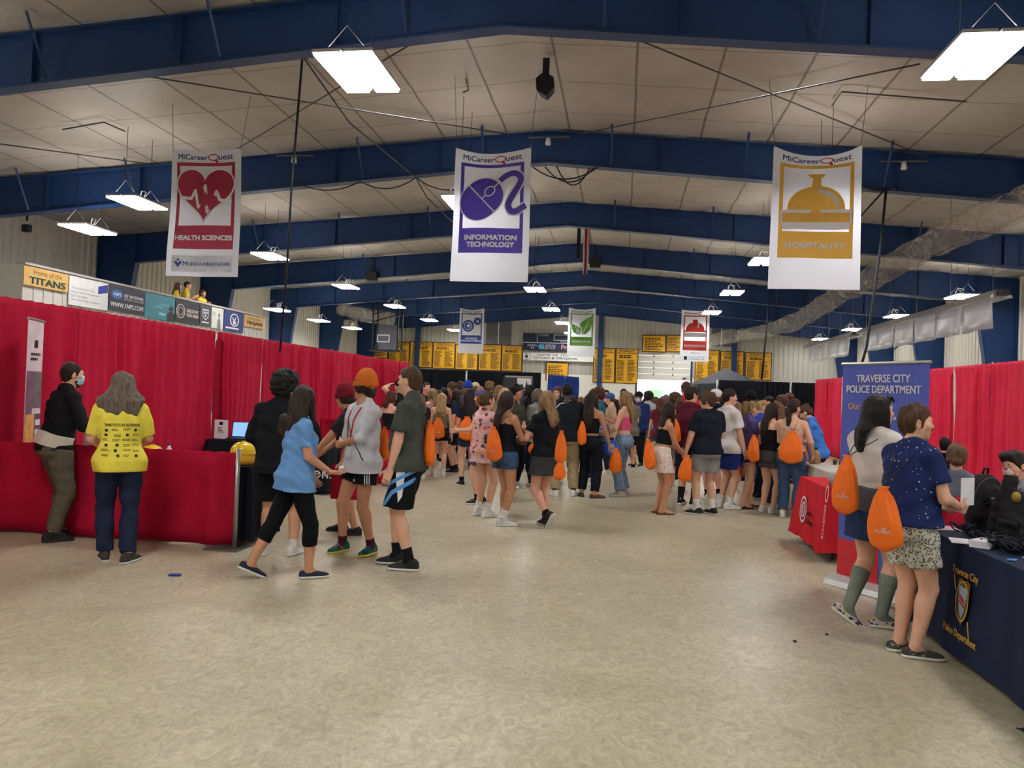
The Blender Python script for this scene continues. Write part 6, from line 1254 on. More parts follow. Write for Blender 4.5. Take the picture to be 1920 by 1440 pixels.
g = person('tall person with a black afro, loose black shirt and black shorts, back turned', fl(521, 1040), sf(-16, 521), 1.70, 'm', 3, 'olive', build=1.14, head=(-28, 0, 0), top=dict(kind='long', m=BLKT, sleeve=1.02, hem=.80, loose=.05, r1=.082, fold=.009), bottom=dict(kind='shorts', m=cloth('black_shorts', (20, 21, 26)), len=.86, loose=.028, r1=.03), hair=dict(kind='afro', color='black', r=.138), shoe=dict(m=WHITE_S), sock=dict(m=WHITE_S, h=.15), arms=dict(l=dict(w=(-.2, .26, 1.0), pole=(-1, -.6, -.3)), r=dict(w=(.22, .22, .95), pole=(1, -.6, -.3))), legs=dict(r=dict(a=(.14, .02, .085), yaw=-18), l=dict(a=(-.13, -.02, .085), yaw=10)))
g = person('girl with long dark wavy hair, light blue shirt and black leggings, walking right', fl(548, 1083), sf(-78, 548), 1.60, 'f', 3, 'tan', lean=3, head=(30, 4, 0), build=1.04, top=TEE('sky_tee', (104, 150, 206), sleeve=.72, hem=.80, loose=.036, fold=.009, r1=.068), bottom=dict(kind='pants', name='leggings', m=cloth('leggings_black', (16, 17, 22), bump=.1), loose=.008, ra=.062, len=1.46, fold=.003), hair=dict(kind='wavy', color='dark', len=.46, w=.15, amp=.010, off=.05), shoe=dict(kind='slip', m=mat('canvas_navy', (30, 34, 50), .8)), arms=dict(r=dict(w=(.17, .26, .98), pole=(.35, -1, -.5), d=(-.05, 1, -.15), n=(0, .1, 1), curl=.35), l=dict(w=(-.2, .16, .92))), legs=dict(r=dict(a=(.07, .13, .085), yaw=-4), l=dict(a=(-.08, -.36, .13), yaw=0, pitch=26)))
h_ = W(g, g.Wr['r']+g.hand['r'][0]*.1 if hasattr(g, 'hand') else g.Wr['r']+V3(-.01, .10, .03))
o = solid('crumpled_paper', [ell((0, 0, 0), (.02, .017, .018)), ell((.01, .008, .01), (.014, .014, .012))], .006, mat('paper_white', (232, 232, 236)), disp=folds(5, .004, 90.)); o.location = h_; tag(o, 'crumpled white wrapper in the outstretched hand of the girl in light blue', 'wrapper')
MB().tube([W(g, g.Wr['r']-V3(0, .03, 0))+np.array([.0, .034*math.cos(t), .034*math.sin(t)]) for t in np.linspace(0, 2*PI, 17)], .006, 6).build('wristband', WPLA)
wb_ = bpy.data.objects['wristband']; wb_.parent = g.body; wb_.matrix_parent_inverse = Matrix.LocRotScale(g.body.location, g.body.rotation_euler, None).inverted()
g = person('person in a maroon knit hat and dark shirt partly behind the orange beanie boy', fl(652, 1000), sf(80, 652), 1.60, 'm', 2, 'tan', head=(10, 8, 0), build=1.08, lean=6, top=TEE('charcoal_tee', (40, 38, 46), sleeve=.75, hem=.84, loose=.03), bottom=dict(kind='shorts', m=cloth('black_shorts', (20, 21, 26)), len=.9, loose=.025, r1=.03), hair=dict(kind='fringe', color='dark'), hat=dict(kind='beanie', m=cloth('maroon_knit', (120, 26, 40))), shoe=dict(m=BLACK_S, sole=RUBK), arms=dict(l=dict(w=(-.20, .40, .96), pole=(-.4, -1, .1), n=(.3, 0, -1), d=(0, .8, -.6), curl=.9), r=dict(w=(.2, .35, .98))), legs=dict(r=dict(a=(.11, .1, .085)), l=dict(a=(-.11, -.10, .085))))
q = W(g, g.Wr['l']+V3(.02, .09, -.05)); r = empty('handheld_viewer', q, math.radians(30)); tag(r, 'dark handheld viewer with a white face held low over the black table', 'viewer'); MB().box((-.08, -.05, -.05), (.08, .05, .05)).build('body', DK, r, bevel=.02); MB().box((-.05, -.058, -.02), (.06, -.045, .04)).build('white_face', WPLA, r, bevel=.006)
q = W(g, V3(-.02, .34, .78)); TOTE = cloth('tote_red', (166, 22, 42)); q = atY(650, 936, 7.78); r = empty('tote_bag', (q[0], 7.78, q[2]), math.radians(4)); tag(r, 'flat red tote bag hanging between the legs behind the orange beanie boy', 'bag'); MB().grid(lambda u, v: (u, -.03-.012*math.sin(u*14), v), list(np.linspace(-.17, .17, 12)), list(np.linspace(0, .36, 6)), thick=(0, .06, 0)).build('pouch', TOTE, r, smooth=False, fix=False); MB().tube([(-.08, 0, .35), (-.07, 0, .52), (.07, 0, .52), (.08, 0, .35)], .012, 6).build('strap', TOTE, r)
g6 = g = person('boy in an orange beanie, white long sleeved shirt, red lanyard and black striped shorts', fl(672, 1036), sf(122, 672), 1.72, 'm', 3, 'tan', head=(-62, -3, 0), build=.98, top=dict(kind='long', m=cloth('white_jersey', (206, 208, 214)), sleeve=1.12, hem=.80, loose=.036, fold=.009, r1=.064), bottom=dict(kind='shorts', m=cloth('sport_black', (18, 19, 24)), len=.50, loose=.02, r1=.022), hair=dict(kind='fringe', color='dark', vol=.008), hat=dict(kind='beanie', m=cloth('orange_knit', (204, 106, 42))), sock=dict(m=cloth('sock_maroon', (70, 34, 44)), h=.16), shoe=dict(m=pattern('shoe_teal', (24, 92, 92), [(24, 92, 92), (30, 40, 50), (196, 60, 60), (20, 110, 104)], 26., .4), sole=mat('sole_yellow', (214, 206, 70), .5)), arms=dict(r=dict(w=(.20, .10, .84), curl=.8), l=dict(w=(.09, .18, 1.08), pole=(-1, .1, -.5), d=(1, .1, -.2), n=(0, -1, -.1), curl=1.1)), legs=dict(r=dict(a=(.14, .10, .085), yaw=14), l=dict(a=(-.13, -.06, .085), yaw=22)))
lanyard(g, LANR, True, .34)
a = Art()
for k in range(3): a.stroke([(-.012+k*.024, .0), (-.012+k*.024, .26)], .010)
on(g, g.bottom, a, 'side_stripes', INKW, g.Hp['l']+V3(-.01, .02, -.26), (0, 1, 0), (0, 0, 1), (-1, .35, 0), .004)
a = Art()
for k in range(3): a.poly([(-.03+k*.02, 0), (-.017+k*.02, 0), (-.003+k*.016, .02+.01*k), (-.014+k*.016, .025+.01*k)])
on(g, g.bottom, a, 'small_logo', INKW, g.Hp['l']+V3(.02, .06, -.18), (1, 0, 0), (0, 0, 1), (0, 1, 0), .004)
a = Art(); a.stroke([(.12, .26), (.05, .1), (-.07, -.1), (-.16, -.22)], .010); on(g, g.top, a, 'bag_cord', INKK, g.T(0, 0, 1.15), (1, 0, 0), (0, 0, 1), (-.25, 1, 0), .006)
g7 = g = person('tall boy in a dark grey shirt and black, blue and white shorts looking left', fl(757, 1064), sf(72, 757), 1.80, 'm', 3, 'light', head=(-8, 0, 0), build=.98, top=TEE('dark_grey_tee', (70, 74, 70), sleeve=.72, hem=.86, loose=.032, fold=.009), bottom=dict(kind='shorts', m=cloth('sport_black', (18, 19, 24)), len=.84, loose=.034, r1=.036), hair=dict(kind='short', color='brown', vol=.020, amp=.006), sock=dict(m=BLKT, h=.20), shoe=dict(m=BLACK_S), arms=dict(l=dict(w=(-.24, .09, .81), curl=.6), r=dict(w=(.24, .10, .83))), legs=dict(r=dict(a=(.10, .10, .085), yaw=4), l=dict(a=(-.10, -.08, .085), yaw=2)))
lanyard(g, LANR, False, .3)
SKYB = cloth('stripe_sky', (92, 156, 220)); o = g.Hp['l']+V3(0, .0, -.2)
for nm, m, pts, w in (('white_panel', INKW, [(-.05, .20), (.04, .20), (.0, -.10), (-.03, -.05)], 0), ('blue_stripe', SKYB, [(.16, -.16), (.06, -.02), (-.13, .10)], .034), ('blue_stripe', SKYB, [(.19, -.10), (.08, .06), (-.12, .17)], .030), ('white_piping', INKW, [(.14, -.28), (.0, -.16), (-.13, -.22)], .006)):
    a = Art(); (a.stroke(pts, w) if w else a.poly(pts)); on(g, g.bottom, a, nm, m, o, (0, 1, 0), (0, 0, 1), (-1, 0, 0), .004 if w else .003)
a = Art(); a.stroke([(-.02, -.03), (0, .03), (.02, -.03)], .012); on(g, g.body.children[0], a, 'dummy', INKW, (0, 0, 0), (1, 0, 0), (0, 0, 1), (0, 1, 0)) if False else None
# ---- the two girls at the police table
g22 = g = person('girl with long black hair, sheer white blouse, denim skirt and grey knee socks', fl(1632, 1172), sf(-42, 1632), 1.68, 'f', 3, 'light', head=(-28, 0, 0), build=1.1, top=dict(kind='long', name='blouse', m=cloth('blouse_white', (214, 206, 200)), sleeve=1.2, hem=.96, loose=.03, fold=.009, r1=.07), bottom=dict(kind='skirt', m=DEND, hem=.66, loose=.012, flare=.035, waist=1.0), hair=dict(kind='wavy', color='black', len=.30, w=.115, amp=.005, off=.05), sock=dict(m=cloth('sock_sage', (124, 132, 120)), h=.40), shoe=dict(kind='slip', m=pattern('shoe_floral', (196, 186, 180), [(86, 70, 120), (60, 56, 80), (196, 180, 90), (120, 100, 150)], 34., .5)), arms=dict(r=dict(w=(.05, .32, 1.08), pole=(.8, -.5, -.5)), l=dict(w=(-.08, .32, 1.12), pole=(-.8, -.5, -.5))), legs=dict(r=dict(a=(.07, .03, .085), yaw=-32), l=dict(a=(-.10, -.13, .12), yaw=-40, pitch=34)))
g.mk('tied_cloth', [loft([-.10, -.03, .08], [.232, .222, .20], [.190, .182, .165], [0]*3, g.Rt, g.T(0, 0, .98), k=.01)], .008, cloth('grey_tie', (84, 84, 90)), g.body, disp=folds(14, .009, 24.))
hd = lambda x, y, z: (g.Rh@V3(x, y, z)+g.hc)*g.s
o = MB(); [o.lathe([(1e-4, -.004), (.026, -.003), (.028, .003), (1e-4, .006)], hd(sx*.034, .085, .098), 16, 0, Matrix((g.Rh@rotx(-1.0)).tolist())) for sx in (-1, 1)]; o.tube([hd(-.062, .07, .098), hd(-.09, -.01, .06)], .004, 6); o.tube([hd(.062, .07, .098), hd(.09, -.01, .06)], .004, 6); o.tube([hd(-.01, .09, .1), hd(.01, .09, .1)], .004, 6); o.build('sunglasses', mat('glasses_black', (16, 16, 18), .15), g.body, True)
g23 = g = person('person with short brown hair, navy speckled shirt and patterned pale shorts at right', fl(1697, 1228), sf(-46, 1697), 1.61, 'f', 3, 'light', head=(-30, 0, 0), build=1.1, lean=2, top=TEE('navy_speckle', (36, 48, 92), sleeve=.62, hem=.925, loose=.042, fold=.009, r1=.078), bottom=dict(kind='shorts', m=pattern('shorts_vine', (206, 204, 192), [(84, 84, 74), (96, 96, 84), (112, 112, 98)], 70., .42), len=.60, loose=.016, r1=.014), hair=dict(kind='short', color='brown', vol=.024, amp=.007), shoe=dict(kind='slip', m=pattern('shoe_speckle', (72, 70, 64), [(150, 146, 134), (60, 58, 54), (40, 38, 36)], 60., .35)), arms=dict(r=dict(w=(.14, .30, 1.06), pole=(.6, -.9, -.5), n=(-1, 0, .2), curl=.5), l=dict(w=(-.10, .32, 1.06), pole=(-.8, -.5, -.5))), legs=dict(r=dict(a=(.07, .02, .085), yaw=-30), l=dict(a=(-.075, .02, .085), yaw=-20)))
MATS['cloth_navy_speckle'] = None; sp = pattern('navy_speckle_print', (32, 44, 90), [(150, 160, 190), (190, 195, 205), (120, 130, 170)], 30., .13); g.top.data.materials[0] = sp
g.mk('undershirt', [loft([-.06, .02, .09], [.196, .19, .18], [.150, .144, .136], [-.01]*3, g.Rt@roty(-.10), (0, 0, .93), k=.01), ], .008, cloth('undershirt_pale', (206, 204, 208)), g.body, disp=folds(6, .006, 22.))
lanyard(g, LANR, False, .3)
q = W(g, g.Wr['r']+V3(-.03, .10, .06)); o = MB().box((-.07, -.001, -.05), (.07, .002, .13)).build('leaflet', mat('paper_white', (232, 232, 236)), loc=q, rz=math.radians(35)); tag(o, 'white leaflet held by the person in the navy speckled shirt', 'leaflet')
# ---- middle distance
FLOR = pattern('floral_pink', (214, 166, 166), [(60, 66, 60), (196, 96, 110), (220, 196, 190), (90, 74, 66), (226, 160, 90)], 17., .40)
g8 = person('girl with brown hair in a pink floral shirt, white shoes, left of girl in tank', fl(905, 968), sf(-48, 905), 1.61, 'f', 2, 'light', head=(-10, 0, 0), top=dict(kind='tee', m=FLOR, sleeve=.95, hem=.76, loose=.05, r1=.08), bottom=dict(kind='shorts', m=DEN, len=.3), hair=dict(kind='bun', color='brown', at=(0, -.105, -.03)), shoe=dict(kind='high', m=WHITE_S), sock=dict(m=WHITE_S, h=.2), arms=dict(r=dict(w=(.2, .24, 1.0)), l=dict(w=(-.1, .3, 1.08))))
g9 = person('girl in a black tank top and cut off denim shorts with white high tops', fl(942, 984), sf(-46, 942), 1.62, 'f', 2, 'tan', head=(-8, 0, 0), top=dict(kind='tank', m=BLKT, hem=.98, loose=.008, fold=.002), bottom=dict(kind='shorts', m=DEN, len=.34, loose=.02, r1=.024), hair=dict(kind='long', color='dark', len=.42, w=.07, off=.075, front=False), shoe=dict(kind='high', m=WHITE_S), sock=dict(m=WHITE_S, h=.21), arms=dict(r=dict(w=(-.03, .25, 1.13), pole=(1, -.1, -.8), d=(-1, .1, .1), n=(0, -1, 0)), l=dict(w=(.03, .24, 1.09), pole=(-1, -.1, -.8), d=(1, .1, .1), n=(0, -1, 0))), legs=dict(r=dict(a=(.08, -.07, .085), yaw=-34), l=dict(a=(-.09, .09, .085), yaw=-24)))
g10 = g = person('girl with straight blond hair, black shirt and dark grey skirt, one heel raised', fl(1018, 987), sf(38, 1018), 1.64, 'f', 2, 'pink', head=(6, 0, 0), top=TEE('black_tee', (26, 28, 34), sleeve=.66, hem=.92, loose=.024), bottom=dict(kind='skirt', m=cloth('skirt_grey', (66, 68, 72)), hem=.67, flare=.03), hair=dict(kind='long', color='dirty_blond', len=.34, w=.105), shoe=dict(kind='high', m=BLACK_S), sock=dict(m=BLKT, h=.17), arms=dict(l=dict(w=(-.10, .27, 1.20), pole=(-.7, -.4, -.8), d=(-.2, .6, .8), n=(1, 0, 0), curl=.2, spread=.6), r=dict(w=(.06, .30, 1.13), pole=(.8, -.5, -.7), d=(-.6, .7, .3), n=(-1, 0, 0))), legs=dict(r=dict(a=(.06, .03, .085), yaw=-10), l=dict(a=(-.05, -.16, .16), yaw=4, pitch=62)))
g11 = g = person('broad man with short black hair, black piped polo and khaki trousers, back turned', fl(1057, 930), sf(6, 1057), 1.80, 'm', 2, 'dark', build=1.18, head=(22, 2, 0), top=TEE('black_polo', (28, 32, 40), sleeve=.85, hem=.86, loose=.032, r1=.072), bottom=dict(kind='pants', m=cloth('khaki', (164, 146, 112)), loose=.026, ra=.075), hair=dict(kind='fade', color='black', vol=.004, amp=.002), mask=mat('mask_blue', (160, 205, 222)), shoe=dict(m=WHITE_S), arms=dict(l=dict(w=(-.16, .34, 1.1), pole=(-1, -.5, -.5)), r=dict(w=(.18, .3, 1.05), pole=(1, -.5, -.5))), legs=dict(r=dict(a=(.15, .02, .085), yaw=-20), l=dict(a=(-.15, -.06, .085), yaw=30)))
a = Art(); a.stroke([(-.20, -.07), (-.185, .05), (-.12, .13), (-.05, .15)], .012); on(g, g.top, a, 'white_piping', INKW, g.T(0, 0, 1.28), (1, 0, 0), (0, 0, 1), (0, -1, .25), .005); a = Art(); a.stroke([(-.06, .0), (.06, .0)], .008); on(g, g.top, a, 'collar_piping', INKW, g.T(0, 0, 1.452), (1, 0, 0), (0, 0, 1), (0, -1, .5), .004)
g12 = person('girl with long dark hair in black top and black trousers holding a blue disc low', fl(1103, 932), sf(-20, 1103), 1.66, 'f', 2, 'tan', head=(-8, 0, 0), top=dict(kind='tank', m=BLKT, hem=1.08, loose=.008), bottom=dict(kind='pants', m=cloth('trousers_black', (24, 27, 36)), loose=.02, ra=.075, waist=1.04), hair=dict(kind='long', color='dark', len=.50, w=.115, off=.05), shoe=dict(kind='slip', m=mat('mule_brown', (92, 68, 46), .85), sole=RUBK), arms=dict(r=dict(w=(.30, .14, .88), pole=(.4, -1, 0)), l=dict(w=(-.1, .25, 1.1))), legs=dict(r=dict(a=(.13, -.06, .085), yaw=-50), l=dict(a=(-.13, .02, .085), yaw=30)))
g13 = g = person('girl with long blond hair, pink crop top and pale jeans holding a blue disc', fl(1166, 930), sf(70, 1166), 1.70, 'f', 2, 'light', head=(10, 0, 0), build=1.03, top=dict(kind='tank', m=cloth('pink_top', (232, 92, 136)), hem=1.12, loose=.010), bottom=dict(kind='pants', m=DENL, loose=.012, ra=.086, waist=1.04), hair=dict(kind='long', color='dirty_blond', len=.40, w=.10, off=.06), shoe=dict(m=mat('shoe_cream', (196, 192, 178), .6)), arms=dict(l=dict(w=(-.16, .28, 1.02), pole=(-.6, -1, -.2), d=(.2, 1, 0), n=(.6, 0, .6)), r=dict(w=(.1, .38, 1.28), pole=(.6, -.4, -.8))))
for n, (gg, q, lab, rzz) in enumerate(((g13, W(g13, V3(-.06, .38, 1.09)), 'blue flying disc with white mark held by the girl in pink', 20), (g12, W(g12, V3(.30, .24, .83)), 'blue flying disc held low by the girl in black trousers', -10))):
    r = empty('flying_disc', q); r.rotation_euler = (math.radians(80), 0, math.radians(rzz)); tag(r, lab, 'flying disc'); MB().lathe([(1e-4, .022), (.09, .022), (.125, .014), (.136, 0), (.132, -.004), (.122, .006), (.09, .014), (1e-4, .014)], n=32).build('disc', mat('disc_blue', (58, 92, 196), .35), r, True); a = Art(); a.ring(0, 0, .045, .014, 20, ry=.06); a.stroke([(-.02, -.07), (.03, .07)], .016); a.put('white_mark', INKW, lambda u, v, o: (u, v, .022+o), r, .002)
CREAM = pattern('cream_print', (222, 206, 192), [(176, 146, 132), (206, 176, 160), (190, 196, 200)], 24., .3)
g14 = person('girl with long dark hair, black crop top and cream printed skirt, in sandals', fl(1237, 963), sf(-66, 1237), 1.55, 'f', 2, 'tan', lean=7, head=(-4, 12, 0), top=dict(kind='tank', m=BLKT, hem=1.10, loose=.008), bottom=dict(kind='skirt', m=CREAM, hem=.66, flare=.045, waist=1.06), hair=dict(kind='long', color='dark', len=.44, w=.10, off=.05), shoe=dict(kind='sandal', m=mat('sandal_brown', (96, 62, 44), .7), sole=mat('sole_brown', (84, 58, 44), .7)), arms=dict(r=dict(w=(.04, .32, .98), pole=(.7, -.8, -.3), d=(-.6, .8, 0)), l=dict(w=(-.1, .32, 1.0), pole=(-.7, -.8, -.3))))
g15 = person('boy with dark hair in a maroon shirt and navy shorts, back turned', fl(1288, 946), sf(-22, 1288), 1.80, 'm', 2, 'light', head=(-26, 0, 0), build=1.06, top=TEE('maroon_tee', (92, 30, 46), sleeve=.82, hem=.86, loose=.036), bottom=dict(kind='shorts', m=cloth('navy_shorts', (28, 32, 54)), len=.8, loose=.03, r1=.03), hair=dict(kind='short', color='dark', vol=.022, amp=.006), sock=dict(m=BLKT, h=.26), shoe=dict(m=pattern('shoe_mono', (40, 40, 44), [(180, 180, 180), (30, 30, 32), (90, 90, 94)], 24., .3)), arms=dict(r=dict(w=(.14, .3, 1.12), pole=(1, -.6, -.6)), l=dict(w=(-.14, .3, 1.1))))
g16 = g = person('boy with swept brown hair, navy shirt and grey shorts, holding a bag low', fl(1322, 965), sf(34, 1322), 1.72, 'm', 2, 'light', head=(40, 0, 0), build=1.06, top=TEE('ink_navy_tee', (28, 32, 44), sleeve=.75, hem=.87, loose=.034), bottom=dict(kind='shorts', m=cloth('grey_shorts', (140, 142, 142)), len=.66, loose=.026, r1=.028), hair=dict(kind='fringe', color='brown', vol=.022, amp=.008), sock=dict(m=WHITE_S, h=.22), shoe=dict(m=BLACK_S), arms=dict(l=dict(w=(-.30, .10, .86), curl=.9), r=dict(w=(.2, .3, 1.1))), legs=dict(l=dict(a=(-.12, .03, .085), yaw=36), r=dict(a=(.12, .0, .085), yaw=8)))
g17 = person('boy with short dark hair, white shirt and blue shorts with red trim, facing right', fl(1360, 953), sf(-54, 1360), 1.78, 'm', 2, 'light', head=(-18, 0, 0), build=1.02, top=TEE('white_tee', (214, 210, 206), sleeve=.72, hem=.82, loose=.036), bottom=dict(kind='shorts', m=pattern('royal_shorts', (34, 50, 120), [(34, 50, 120), (190, 60, 44), (30, 44, 110)], 9., .3), len=.74, loose=.03, r1=.03), hair=dict(kind='short', color='dark', vol=.018), sock=dict(m=WHITE_S, h=.18), shoe=dict(m=WHITE_S), arms=dict(r=dict(w=(.25, .12, .85)), l=dict(w=(-.22, .2, .9)))); lanyard(g17, LANR, False)
g18 = person('girl with a bushy blond ponytail and purple shirt looking down at her phone', fl(1398, 952), sf(-62, 1398), 1.62, 'f', 2, 'light', head=(-6, 24, 0), top=TEE('purple_tee', (88, 76, 124), sleeve=.75, hem=.94, loose=.024), bottom=dict(kind='shorts', m=DEND, len=.34, r1=.02), hair=dict(kind='pony', color='dirty_blond', len=.26, vol=.018, amp=.008), shoe=dict(kind='sandal', m=mat('sandal_dark', (70, 36, 36), .7), sole=RUBK), arms=dict(r=dict(w=(.10, .32, 1.05), pole=(.8, -.8, -.4), d=(-.3, 1, .1), n=(-.3, 0, 1)), l=dict(w=(-.08, .34, 1.04), pole=(-.8, -.8, -.4))), legs=dict(r=dict(a=(.10, -.12, .085), yaw=-10), l=dict(a=(-.1, .12, .085)))); lanyard(g18, LANR, False)
q = W(g18, g18.Wr['r']+V3(-.06, .10, .03)); o = MB().box((-.036, -.07, -.004), (.036, .07, .004)).build('phone', mat('phone_black', (20, 20, 24), .2), loc=q, rz=g18.body.rotation_euler[2], bevel=.003); tag(o, 'black phone held by the girl in the purple shirt', 'phone')
g19 = person('girl with long dark hair, black tank top and dark grey shorts, white sneakers', fl(1440, 961), sf(-40, 1440), 1.60, 'f', 2, 'light', head=(-22, 6, 0), build=1.08, top=dict(kind='tank', m=BLKT, hem=1.0, loose=.010), bottom=dict(kind='shorts', m=cloth('shorts_charcoal', (84, 86, 88)), len=.40, loose=.018, r1=.02), hair=dict(kind='long', color='dark', len=.42, w=.10, off=.055), shoe=dict(m=WHITE_S), arms=dict(r=dict(w=(.06, .3, 1.05), pole=(1, -.5, -.5)), l=dict(w=(-.1, .3, 1.05))))
g20 = person('girl with a dark low ponytail, sheer tan top and blue jeans, back turned', fl(1480, 970), sf(-14, 1480), 1.65, 'f', 2, 'light', head=(-24, 4, 0), build=1.14, top=dict(kind='tank', name='sheer_top', m=cloth('sheer_tan', (206, 170, 146)), hem=1.0, neck=1.36, loose=.012), bottom=dict(kind='pants', m=DEN, loose=.016, ra=.075, waist=1.04), hair=dict(kind='lowpony', color='dark', len=.30, vol=.018), shoe=dict(m=WHITE_S), arms=dict(r=dict(w=(.26, .16, .95), pole=(.5, -1, 0)), l=dict(w=(-.12, .32, 1.1))))
g21 = person('woman with brown hair in a top bun and blue shirt bending over the white table', (2.98, 12.35), sf(84, 1524), 1.62, 'f', 2, 'light', lean=14, head=(0, 30, 0), top=TEE('bright_blue_tee', (70, 132, 220), sleeve=.8, hem=.84, loose=.034), bottom=dict(kind='pants', m=NAVYJ), hair=dict(kind='bun', color='brown', at=(0, -.085, .09)), shoe=dict(m=BLACK_S), arms=dict(l=dict(w=(-.12, .40, 1.0), pole=(-.8, -.8, -.4)), r=dict(w=(.12, .4, 1.0)))); lanyard(g21, BLKT, False)
p = atY(1590, 752, 9.85); g26 = person('woman with long black hair standing behind the blue pull up banner, facing left', (p[0]+.06, 9.3), sf(100, 1590), 1.66, 'f', 2, 'light', head=(10, 14, 0), top=TEE('wine_tee', (110, 34, 52), sleeve=.6), bottom=dict(kind='pants', m=NAVYJ), hair=dict(kind='long', color='black', len=.34), shoe=dict(m=BLACK_S), arms=dict(l=dict(w=(-.14, .40, 1.12)), r=dict(w=(.14, .4, 1.12))))
g26.body.location.x += .42
# seated pair and their chairs
CHM = mat('chair_grey', (92, 92, 98), .5, .2); 
def chair(x, y, rz, label):
    r = empty('folding_chair', (x, y, 0), rz); tag(r, label, 'chair'); MB().box((-.2, -.2, .40), (.2, .2, .425)).build('seat', CHM, r, bevel=.01); MB().box((-.2, -.235, .62), (.2, -.215, .84)).build('backrest', CHM, r, bevel=.008)
    for sx in (-1, 1): MB().tube([(sx*.21, .2, 0), (sx*.21, -.225, .85)], .012, 8).build('leg', STEELP, r); MB().tube([(sx*.185, -.24, 0), (sx*.185, .12, .40)], .012, 8).build('leg', STEELP, r)
def seated(label, px, py, Y, phi, sex, sk, **k):
    q = atY(px, py, Y); H = 1.66; drop = 1.66*0+max(.2, (1.75-q[2]/(H/1.75))); rz = sf(phi, px); s = H/1.75
    gg = person(label, (q[0], Y), rz, H, sex, 2, sk, drop=drop, legs=dict(r=dict(a=(.12, .32, .085), pole=(.1, 1, .8)), l=dict(a=(-.12, .32, .085), pole=(-.1, 1, .8))), **k); return gg, q
g24, q = seated('person with hair tied back in a plain grey shirt, sitting with back turned', 1795, 836, 7.5, -8, 'f', 'light', build=1.25, head=(12, 6, 0), top=TEE('plain_grey_tee', (122, 124, 134), hem=.5, sleeve=.8, loose=.03), hair=dict(kind='bun', color='light_brown', at=(0, -.11, -.03), vol=.018), bottom=dict(kind='pants', m=NAVYJ), shoe=dict(m=BLACK_S), arms=dict(r=dict(w=(.16, .3, .72), pole=(1, -.5, -.4)), l=dict(w=(-.16, .3, .72), pole=(-1, -.5, -.4))))
chair(g24.body.location.x, g24.body.location.y, g24.body.rotation_euler[2], 'grey folding chair under the person sitting with back turned')
RAINB = pattern('mask_rainbow', (226, 206, 190), [(236, 206, 60), (226, 110, 60), (120, 80, 170), (220, 200, 210)], 34., .5)
g25, q = seated('person with swept dark hair and a colourful face mask sitting at the right edge', 1912, 847, 6.75, 140, 'm', 'light', head=(-4, 14, 0), top=TEE('pale_grey_tee', (142, 144, 156), hem=.5, sleeve=.8, loose=.03), hair=dict(kind='quiff', color='dark', vol=.016), mask=RAINB, bottom=dict(kind='pants', m=NAVYJ), shoe=dict(m=BLACK_S), arms=dict(r=dict(w=(.16, .3, .75)), l=dict(w=(-.16, .3, .75)))); lanyard(g25, BLKT, False)
chair(g25.body.location.x, g25.body.location.y, g25.body.rotation_euler[2], 'grey folding chair under the person in the colourful mask')
q = atY(1753, 838, 9.0); person('person in black with arm raised, beside the blue pull up banner', (q[0]+.1, 9.0), sf(20, 1753), q[2]+.1, 'm', 1, 'light', top=dict(kind='long', m=BLKT, sleeve=1.8), bottom=dict(kind='pants', m=BLKT), hair=dict(kind='short', color='black'), shoe=dict(m=BLACK_S), arms=dict(l=dict(w=(-.22, .3, 1.35))))
for px, py, lab, kw in ((328, 531, 'woman with brown hair in yellow shirt on the balcony, leftmost of three', dict(sex='f', hair=dict(kind='long', color='brown'), head=(0, 0, 0))), (346, 529, 'man with black hair in yellow shirt on the balcony, middle of three', dict(sex='m', hair=dict(kind='short', color='black'))), (376, 545, 'person in yellow with chin on hands at the balcony rail, rightmost of three', dict(sex='f', hair=dict(kind='short', color='brown')))):
    q = atX(px, py, -13.45); gg = person(lab, (q[0], q[1]), -100 if px > 360 else -60, 1.68, kw['sex'], 1, 'tan', lean=8, head=kw.get('head', (0, 0, 0)), top=TEE('steward_yellow', (214, 190, 62)), bottom=dict(kind='pants', m=NAVYJ), hair=kw['hair'], shoe=dict(m=BLACK_S), arms=dict(r=dict(w=(.1, .30, 1.25)), l=dict(w=(-.1, .30, 1.25)))); gg.body.location.z = q[2]-1.66
    MB().box((-.3, -.3, 0), (.3, .3, gg.body.location.z-2.7)).build('riser_%d' % px, BAL, loc=(q[0]-.0, q[1], 2.7)); o = bpy.data.objects['riser_%d' % px]; o.name = 'trim_%d' % (50+px % 7); struct(o)
# ---- the crowd behind: head top at a pixel and a distance give place and height
def crowd(px, py, Y, label, phi=0, sex='f', sk='light', hair=None, top=None, bottom=None, lv=1, hmin=1.45, group=None, **k):
    q = atY(px, py, Y); H = min(1.95, max(hmin, q[2]-.01)); R = random.Random(px*7+py)
    bottom = bottom or R.choice([dict(kind='shorts', m=DEN, len=.4), dict(kind='pants', m=NAVYJ), dict(kind='shorts', m=cloth('black_shorts', (20, 21, 26)), len=.7), dict(kind='pants', m=cloth('trousers_black', (24, 27, 36))), dict(kind='shorts', m=cloth('grey_shorts', (140, 142, 142)), len=.6)])
    k.setdefault('arms', R.choice([{}, dict(r=dict(w=(.1, .3, 1.1))), dict(l=dict(w=(-.1, .3, 1.1)), r=dict(w=(.1, .3, 1.05)))])); k.setdefault('head', (R.uniform(-15, 15), R.uniform(0, 10), 0))
    return person(label, (q[0], Y), sf(phi, px), H, sex, lv, sk, hair=hair, top=top, bottom=bottom, shoe=dict(m=R.choice([WHITE_S, BLACK_S])), sock=dict(m=R.choice([WHITE_S, BLKT]), h=.17), group=group, **k)
Hh = lambda kind, color, **k: dict(kind=kind, color=color, **k)
